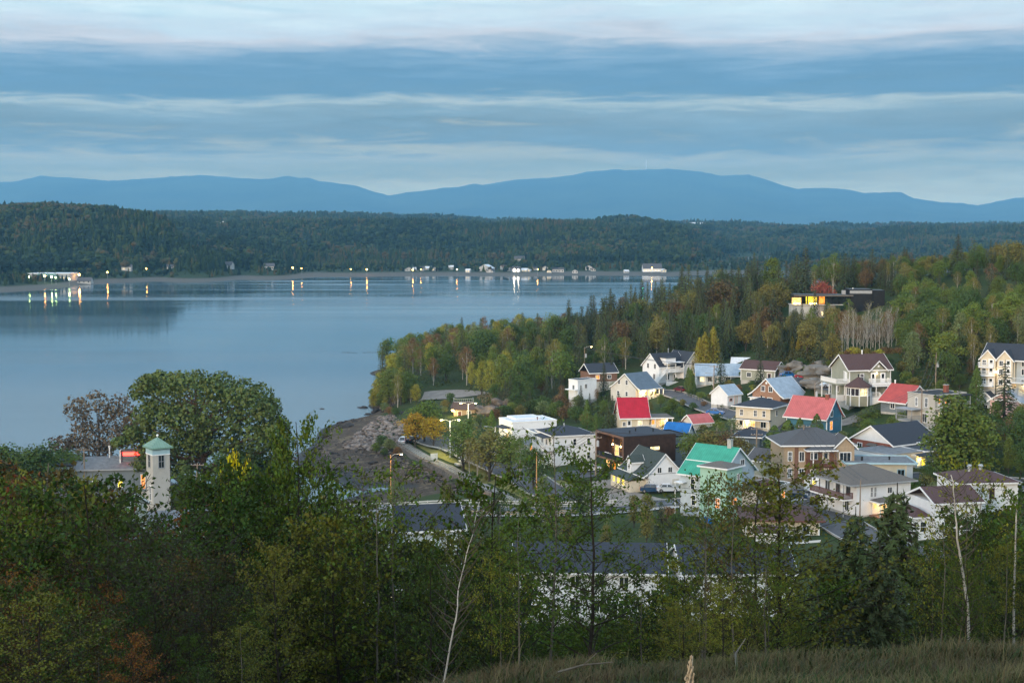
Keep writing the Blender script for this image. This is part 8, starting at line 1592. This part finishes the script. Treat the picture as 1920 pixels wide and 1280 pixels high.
# ================================================================== FOREGROUND: saplings, spruces, grass
random.seed(99)
def mk_sapling(kind, nvar, seed, nbr, spread, up_a, leaf, nleaf, bark, zlo=.12, twigs=6, droop=.3, trr=.011, lshape=.62, fill=1.0):
    out = []
    for k in range(nvar):
        r = random.Random(seed + k); rn = rngs(seed + k); mb = MB(); L_, NN = [], []
        bend = r.uniform(-.06, .06); bend2 = r.uniform(-.05, .05)
        P_ = [Vector((bend * math.sin(i / 8 * 2.2) + r.uniform(-.006, .006), bend2 * math.sin(i / 8 * 2.6) + r.uniform(-.006, .006), -.05 + 1.05 * i / 8)) for i in range(9)]
        mb.tube(P_, [trr * (1 - .105 * i) for i in range(9)], 5, bark); dk = M['bark_shaded']
        for b_ in range(nbr):
            z = zlo + (.97 - zlo) * ((b_ + r.random()) / nbr); kk = min(7.99, (z + .05) / 1.05 * 8); q = P_[int(kk)].lerp(P_[int(kk) + 1], kk - int(kk))
            a = b_ * 2.4 + r.uniform(-.5, .5); ln = spread * (math.sin(math.pi * min(1, (z * .75 + .22))) ** .8) * r.uniform(.55, 1.15) + .03
            dr = Vector((math.cos(a), math.sin(a), up_a * r.uniform(.6, 1.4))); e = q + dr * ln; mid = q.lerp(e, .5) + Vector((0, 0, .02 * r.uniform(-1, 1)))
            mb.tube([q, mid, e], [trr * .42 * (1.1 - z), trr * .28 * (1.1 - z), .0009], 3, dk)
            for t_ in range(twigs):
                f = r.uniform(.25, 1.0); s = q.lerp(e, f); a2 = a + r.uniform(-1.5, 1.5); tl = ln * r.uniform(.2, .5); e2 = s + Vector((math.cos(a2), math.sin(a2), r.uniform(-.2, .8))) * tl
                mb.bar(s, e2, .0012, None, dk)
                for _ in range(int(nleaf * fill)):
                    c = s.lerp(e2, r.random() ** .7) + Vector((r.gauss(0, .012), r.gauss(0, .012), r.gauss(0, .012) - .004)); L_.append(c); NN.append((r.gauss(0, .5), r.gauss(0, .5) - .3, .5))
        C = np.array([tuple(c) for c in L_]); Nn = np.array(NN); n = len(C)
        Nn = Nn + rn.normal(0, .6, (n, 3)); Nn /= np.linalg.norm(Nn, axis=1, keepdims=True)
        t = rn.normal(0, .6, (n, 3)) + np.array([0, 0, -droop * 2]); t -= (t * Nn).sum(1, keepdims=True) * Nn; t /= np.linalg.norm(t, axis=1, keepdims=True)
        bb = np.cross(Nn, t); s = (leaf * rn.uniform(.6, 1.3, n))[:, None]
        # leaf blade of two halves folded at the midrib
        v = np.stack([C - t * s * .5, C + bb * s * .5 * lshape + Nn * s * .08, C + t * s * .55, C - bb * s * .5 * lshape + Nn * s * .08], 1).reshape(-1, 3)
        f = np.arange(4 * n).reshape(n, 4)
        out.append((npmesh(kind + '_crown', v, np.concatenate([f[:, [0, 1, 2]], f[:, [0, 2, 3]]]), [M['leaf']]), mb.mesh(kind + '_trunk', bark)))
    proto(kind, out)
M['bark_shaded'] = mat('bark_shaded', (.018, .014, .010), .9, .3, 4); M['bark_grey'] = mat('bark_grey', (.11, .10, .08), .85, .5, 3, .3, 10)  # first is foreground bark, darkened in its colour for the hill's shade
mk_sapling('sapling', 6, 300, 40, .26, .55, .0142, 13, M['bark_shaded'], twigs=8)
mk_sapling('young_birch', 5, 320, 34, .22, .7, .0135, 12, M['bark_grey'], .2, twigs=8, droop=.8, trr=.008)
mk_sapling('airy_birch', 4, 340, 26, .20, .8, .0138, 7, M['bark_grey'], .25, twigs=6, droop=.9, trr=.0065)
mk_sapling('alder', 5, 360, 46, .34, .45, .0160, 12, M['bark_shaded'], .05, twigs=8, lshape=.75)
mk_sapling('thicket', 3, 380, 60, .30, 1.1, .012, 4, M['bark_shaded'], .04, twigs=9, trr=.009)
mk_conifer('near_spruce', 3, 400, .40, .14, 40, M['needle'], M['bark'], 7.0, .03, .036, .3, .8, .22)
KNAME.update({'sapling': 'sapling', 'young_birch': 'birch', 'airy_birch': 'birch', 'alder': 'alder', 'thicket': 'shrub', 'near_spruce': 'spruce'})
FG = {'fgreen': (0.060, 0.098, 0.013), 'fdark': (0.031, 0.057, 0.010), 'frust': (0.126, 0.057, 0.013), 'folive': (0.097, 0.108, 0.016), 'fyellow': (0.157, 0.176, 0.019), 'fbrown': (0.066, 0.053, 0.017), 'fblue': (0.036, 0.070, 0.026)}  # foreground leaf colours, lowered to carry the shade of the thicket and hill
FOL.update(FG)
prof = [(-80, 880), (0, 872), (60, 872), (130, 868), (190, 872), (235, 950), (275, 1015), (330, 1005), (375, 935), (430, 905), (480, 880), (535, 885), (575, 925), (610, 940), (650, 905), (690, 898), (740, 935), (800, 930), (850, 918), (900, 930), (950, 880), (1000, 872), (1050, 852), (1100, 886), (1150, 886), (1200, 902), (1238, 940), (1262, 1010), (1310, 1012), (1360, 990), (1400, 1000), (1440, 900), (1480, 884), (1510, 935), (1545, 1030), (1600, 1010), (1650, 1050), (1720, 1090), (1752, 1000), (1780, 905), (1805, 890), (1850, 940), (1900, 905), (2000, 900)]
PXs, PYs = [p[0] for p in prof], [p[1] for p in prof]
def zone(px):
    return 'at the left edge' if px < 120 else 'below the pale tower' if px < 380 else 'under the great willow' if px < 620 else 'before the tidal flat' if px < 900 else 'before the quayside row' if px < 1240 else 'before the mint tower' if px < 1520 else 'around the big spruce' if px < 1760 else 'at the right edge'
def kindname(k): return {'sapling': 'leafy sapling', 'young_birch': 'young birch', 'airy_birch': 'thin birch', 'alder': 'bushy alder', 'thicket': 'leafless shrub'}[k]
def CN(c): return {'fgreen': 'green', 'fdark': 'dark green', 'frust': 'rust brown', 'folive': 'olive', 'fyellow': 'yellowing', 'fbrown': 'brown', 'fblue': 'bluish'}[c]
def fg(kind, px, d, top, c, wide=1.0, label=None):
    q = W(px, top, d); g = float(zt(q.x, q.y)); h = q.z - g + .1
    if h < .8: return
    lb = label or f"{CN(c)} {kindname(kind)} in the foreground thicket {zone(px)}"
    tree(kind, q.x, q.y, h, c, lb, group=None if label else lb.replace('in the', 'trees in the'), z=g, name={'sapling': 'sapling', 'thicket': 'bare_shrub', 'alder': 'alder_tree'}.get(kind, 'birch_tree'), wide=wide, sink=.1)
def pal(px):
    if px < 130: return random.choice(('fdark', 'frust', 'folive', 'fgreen', 'fbrown'))
    if px < 260: return random.choice(('frust', 'fdark', 'fdark', 'fbrown', 'fgreen'))
    if px < 400: return random.choice(('fdark', 'fgreen', 'frust', 'fbrown'))
    return random.choice(('fgreen', 'fgreen', 'fdark', 'folive', 'fgreen', 'fyellow') if px > 900 else ('fgreen', 'fdark', 'folive', 'fgreen', 'fdark'))
# back rows first: taller trees standing down the slope
for d0, step, lo, hi_, wd in ((62, 66, 60, 200, 1.0), (46, 60, 40, 190, 1.0), (34, 46, 0, 110, 1.0), (27, 40, 25, 190, .95), (22, 44, 90, 260, .9), (17.5, 42, 230, 330, 1.1)):
    px = -60 + random.uniform(0, 30)
    while px < (1990 if d0 > 20 else 560):
        base = float(np.interp(px, PXs, PYs)); top = base + lo + (hi_ - lo) * random.random() ** 1.1
        d = d0 * random.uniform(.93, 1.09)
        skip = .0
        if 950 < px < 1235 or 1272 < px < 1495:
            if d0 > 30: top = max(top, 1148 + random.uniform(0, 40))
            elif d0 > 24: top = max(top, 985 + random.uniform(0, 150))
        if 690 < px < 860 and d0 > 30: top = max(top, 1100 + random.uniform(0, 60))
        if 1700 < px < 1800 and d0 > 30: top = max(top, 1160)
        if d0 < 30: skip = .58 if 1240 < px < 1500 else .50 if 950 < px < 1240 else .38 if 640 < px < 950 else .22
        if 1545 < px < 1740: skip = .85; top = max(top, 1080)
        if 255 < px < 345: top = max(top, 1010 + random.uniform(0, 80))
        if 500 < px < 560: top = max(top, 860)
        if random.random() > skip:
            k = random.choice(('sapling', 'young_birch', 'alder', 'sapling', 'airy_birch') if px > 380 else ('alder', 'sapling', 'sapling', 'young_birch'))
            if 700 < px < 1240 and d0 < 30: k = random.choice(('airy_birch', 'young_birch', 'young_birch', 'sapling'))
            fg(k, px, d, top, pal(px), wd * random.uniform(.85, 1.15))
        px += step * random.uniform(.7, 1.3)
for px, d, top, w_ in ((290, 25, 985, 1.0), (322, 24, 1000, 1.1), (262, 26, 1040, 1.0), (350, 27, 1060, 1.0), (305, 21, 1060, 1.2), (380, 22, 1075, 1.0), (420, 23, 1120, 1.0)): fg('thicket', px, d, top, 'fdark', w_, None)
for px, d, top, c, lb in ((1020, 27, 812, 'fgreen', 'sparse birch whose top leaves stand against the white quayside apartments'), (1330, 26, 888, 'fgreen', 'open birch whose leaves hang before the mint tower'), (1308, 28, 925, 'folive', 'second open birch before the left side of the mint tower'), (1385, 24, 905, 'fbrown', 'brownish open birch before the low grey wing'), (683, 28, 882, 'fgreen', 'thin birch reaching up in front of the tidal flat'), (757, 27, 868, 'fgreen', 'slim leader birch before the sea wall'), (548, 30, 792, 'fgreen', 'birch rising against the river right of the willow'), (530, 31, 810, 'fgreen', 'second birch rising against the river by the willow'), (1795, 26, 862, 'fyellow', 'yellow-green birch with leaning white stem at the right'), (1825, 27, 905, 'folive', 'olive birch right of the leaning white stem'), (1760, 24, 985, 'folive', 'low open birch before the split-level house'), (1100, 25, 862, 'fgreen', 'tall leafy birch before the parking below the dark wood building'), (1465, 30, 872, 'folive', 'full olive birch covering the right end of the grey wing'), (1440, 31, 905, 'folive', 'companion of the full olive birch before the grey wing')):
    fg('airy_birch' if d < 30 and 'full' not in lb and 'tall leafy' not in lb else 'sapling', px, d, top, c, 1.25 if px == 1465 else .55 if px in (548, 530) else 1.0, lb)
fg('alder', 437, 31, 900, 'fdark', .9); fg('sapling', 420, 32, 905, 'fdark', .9); fg('sapling', 455, 31, 893, 'fgreen', .9)
# yellow leafed twig group by the willow
fg('young_birch', 437, 33, 858, (.50, .40, .012), .28, 'small birch with bright lemon yellow leaves in front of the willow')
tree_px('near_spruce', 1683, 38, 894, 'spruce_mid', 'big dark foreground spruce right of the beige bungalow', name='spruce_tree', wide=.78); tree_px('near_spruce', 1605, 35, 940, 'spruce_mid', 'bluish foreground spruce left of the big dark one', name='spruce_tree', wide=.72)
tree_px('near_spruce', 1745, 33, 1040, 'spruce_dark', 'low dark spruce at the foot of the leaning birch', name='spruce_tree', wide=.8); tree_px('near_spruce', 1650, 31, 1010, 'spruce_dark', 'low spruce filling the front of the big one', name='spruce_tree', wide=.9); tree_px('near_spruce', 1865, 33, 1010, 'spruce_dark', 'shadowy spruce at the right edge thicket', name='spruce_tree', wide=.85); tree_px('near_spruce', 1560, 37, 1010, 'spruce_mid', 'small spruce at the left foot of the spruce group', name='spruce_tree', wide=.8)
# leaning white stems standing clear of the leaves
def stem(pts, label, r0=.045):
    Q = [W(px, py, d) for px, py, d in pts]; Q[0].z = min(Q[0].z, float(zt(Q[0].x, Q[0].y)) - .1); Q = smooth(Q, 4); Q = [q + Vector((random.gauss(0, .006), 0, 0)) for q in Q]; rt = link('birch_tree', None, None, Q[0], 0, label, 'tree'); Q = [q - Q[0] for q in Q]; mb = MB(); k = len(Q); mb.tube(Q, [r0 * (1 - .75 * i / (k - 1)) for i in range(k)], 7); mb.build('trunk', M['bark_pale'], rt, True)
    mb = MB()
    for i in range(1, k - 1):
        for s in (-1, 1): e = Q[i] + Vector((s * random.uniform(.15, .4), random.uniform(-.2, .2), random.uniform(.2, .5))); mb.tube([Q[i], Q[i].lerp(e, .5) + Vector((0, 0, -.03)), e], [.009, .006, .002], 4)
    mb.build('branch', M['bark'], rt)
stem([(1822, 1200, 22.5), (1813, 1130, 22.5), (1802, 1060, 22.4), (1795, 1010, 22.3), (1790, 950, 22.2), (1786, 890, 22.1)], 'slender white birch stem leaning left at the lower right', .028); stem([(828, 1243, 20.5), (846, 1200, 20.5), (856, 1150, 20.5), (862, 1090, 20.6), (880, 1020, 20.6), (900, 940, 20.8)], 'pale stem leaning right in the middle of the foreground', .016)
stem([(1905, 1150, 26), (1903, 1050, 26), (1908, 930, 26)], 'pale birch stem touching the right edge', .03)
# grass on the shoulder
def blades(name, n, x0, x1, y0, y1, h0, h1, wd, colr, label, dens=.0, tuft=6):
    nt = n // tuft; cx = rng.uniform(x0, x1, nt); cy = y0 + (y1 - y0) * rng.random(nt) ** .9
    keep = fbm(cx / 1.7 + 3, cy / 1.7, 3) > dens; cx, cy = cx[keep], cy[keep]
    x = np.repeat(cx, tuft) + rng.normal(0, .05, len(cx) * tuft); y = np.repeat(cy, tuft) + rng.normal(0, .05, len(cx) * tuft); n = len(x)
    z = znear(x, y) - .02; h = rng.uniform(h0, h1, n) * (1 + .7 * fbm(x / 1.2, y / 1.2, 2)); a = rng.uniform(0, 6.28, n); ln = rng.uniform(.1, 1.3, n) * h; w_ = rng.uniform(.6, 1.3, n) * wd
    wind = np.array([.10, -.05])
    dx, dy = np.cos(a) * ln + wind[0] * h, np.sin(a) * ln + wind[1] * h; px_, py_ = -np.sin(a) * w_, np.cos(a) * w_
    b0 = np.stack([x - px_, y - py_, z], 1); b1 = np.stack([x + px_, y + py_, z], 1); m0 = np.stack([x + dx * .4 - px_ * .7, y + dy * .4 - py_ * .7, z + h * .62], 1); m1 = np.stack([x + dx * .4 + px_ * .7, y + dy * .4 + py_ * .7, z + h * .62], 1); tp_ = np.stack([x + dx, y + dy, z + h * .92], 1)
    v = np.stack([b0, b1, m1, m0, tp_], 1).reshape(-1, 3); k = np.arange(n)[:, None] * 5
    f = np.concatenate([k + np.array([0, 1, 2]), k + np.array([0, 2, 3]), k + np.array([3, 2, 4])])
    link(name, npmesh(name, v, f, [M['leaf']]), kind='stuff', label=label, cat='grass', color=colr)
blades('dry_grass', 120000, -9, 11, 9.5, 25, .07, .24, .0042, (.098, .080, .038), 'dry matted grass on the crest of the bank', -.3, 10)
blades('green_grass', 60000, -10, 11, 9.5, 27, .06, .18, .006, (.045, .058, .017), 'short green grass between the dry tufts on the bank', -.6)
blades('tall_grass', 3600, -6, 11, 15, 24, .22, .46, .0030, (.15, .125, .058), 'tall pale grass stalks along the edge of the bank', .10, 9)
blades('bank_weeds', 22000, -10, 11, 12, 26, .08, .26, .014, (.032, .045, .014), 'broad leaved weeds on the bank', .05, 8)
# pale seed head close to the lens
q = W(1290, 1300, 9.5); rt = link('seed_head', None, None, (q.x, q.y, znear(q.x, q.y)), 0, 'pale dried seed head sticking up at the bottom edge', 'plant'); H = W(1292, 1228, 9.5).z - znear(q.x, q.y); mb = MB(); mb.tube([(0, 0, 0), (.01, 0, H * .6), (.03, 0, H)], [.005, .004, .002], 5); mb.build('stem', M['bark_pale'], rt); mb = MB()
for i in range(110): t = random.random(); z = H * (.70 + .30 * t); a_ = random.randrange(5) * 1.26 + t * 2; q_ = .045 * (1.15 - t) * random.random(); o = Vector((.02 * t + q_ * math.cos(a_), q_ * math.sin(a_), z)); mb.ball(o, .0065 * (1.3 - t * .5), None, (1, 1, 2.2), 5, 4, .5)
mb.build('seed_cluster', mat('dry_seed', (.36, .28, .18), .9, .3, 20), rt)
# fallen twigs
mb = MB(); mb.tube([(-.25, 0, .0), (0, .04, .06), (.28, .0, .1)], [.014, .011, .005], 5); mb.bar((0, .04, .06), (.12, -.05, .2), .008); twm = mb.mesh('fallen_branch', M['bark_grey'])
for i, (x, y, lb) in enumerate(((.9, 17.5, 'pale dead branch lying in the dry grass near the middle'), (3.1, 19.0, 'small dead branch in the grass right of the middle'), (7.3, 15.0, 'dead branch in the grass at the lower right'))): link('fallen_branch', twm, None, (x, y, float(znear(x, y)) + .1), i * 1.3, lb, 'branch', scale=1.3)

# ================================================================== tell apart the few that share a description
def finish_labels():
    bpy.context.view_layer.update(); by = {}
    for o in S.objects:
        if o.parent is None and o.get('label') and o.get('group'): by.setdefault(o['label'], []).append(o)
    ORD = ['leftmost', 'second from the left', 'third from the left', 'fourth from the left', 'fifth from the left', 'sixth from the left']
    for lb, L_ in by.items():
        n = len(L_)
        if not 1 < n <= 7: 
            if n == 1: del L_[0]['group']
            continue
        L_.sort(key=lambda o: proj(*o.location)[0])
        for i, o in enumerate(L_):
            t_ = 'rightmost' if i == n - 1 else ORD[i]
            new = f"{lb}, {t_}"
            if len(new.split()) <= 16: o['label'] = new
finish_labels()
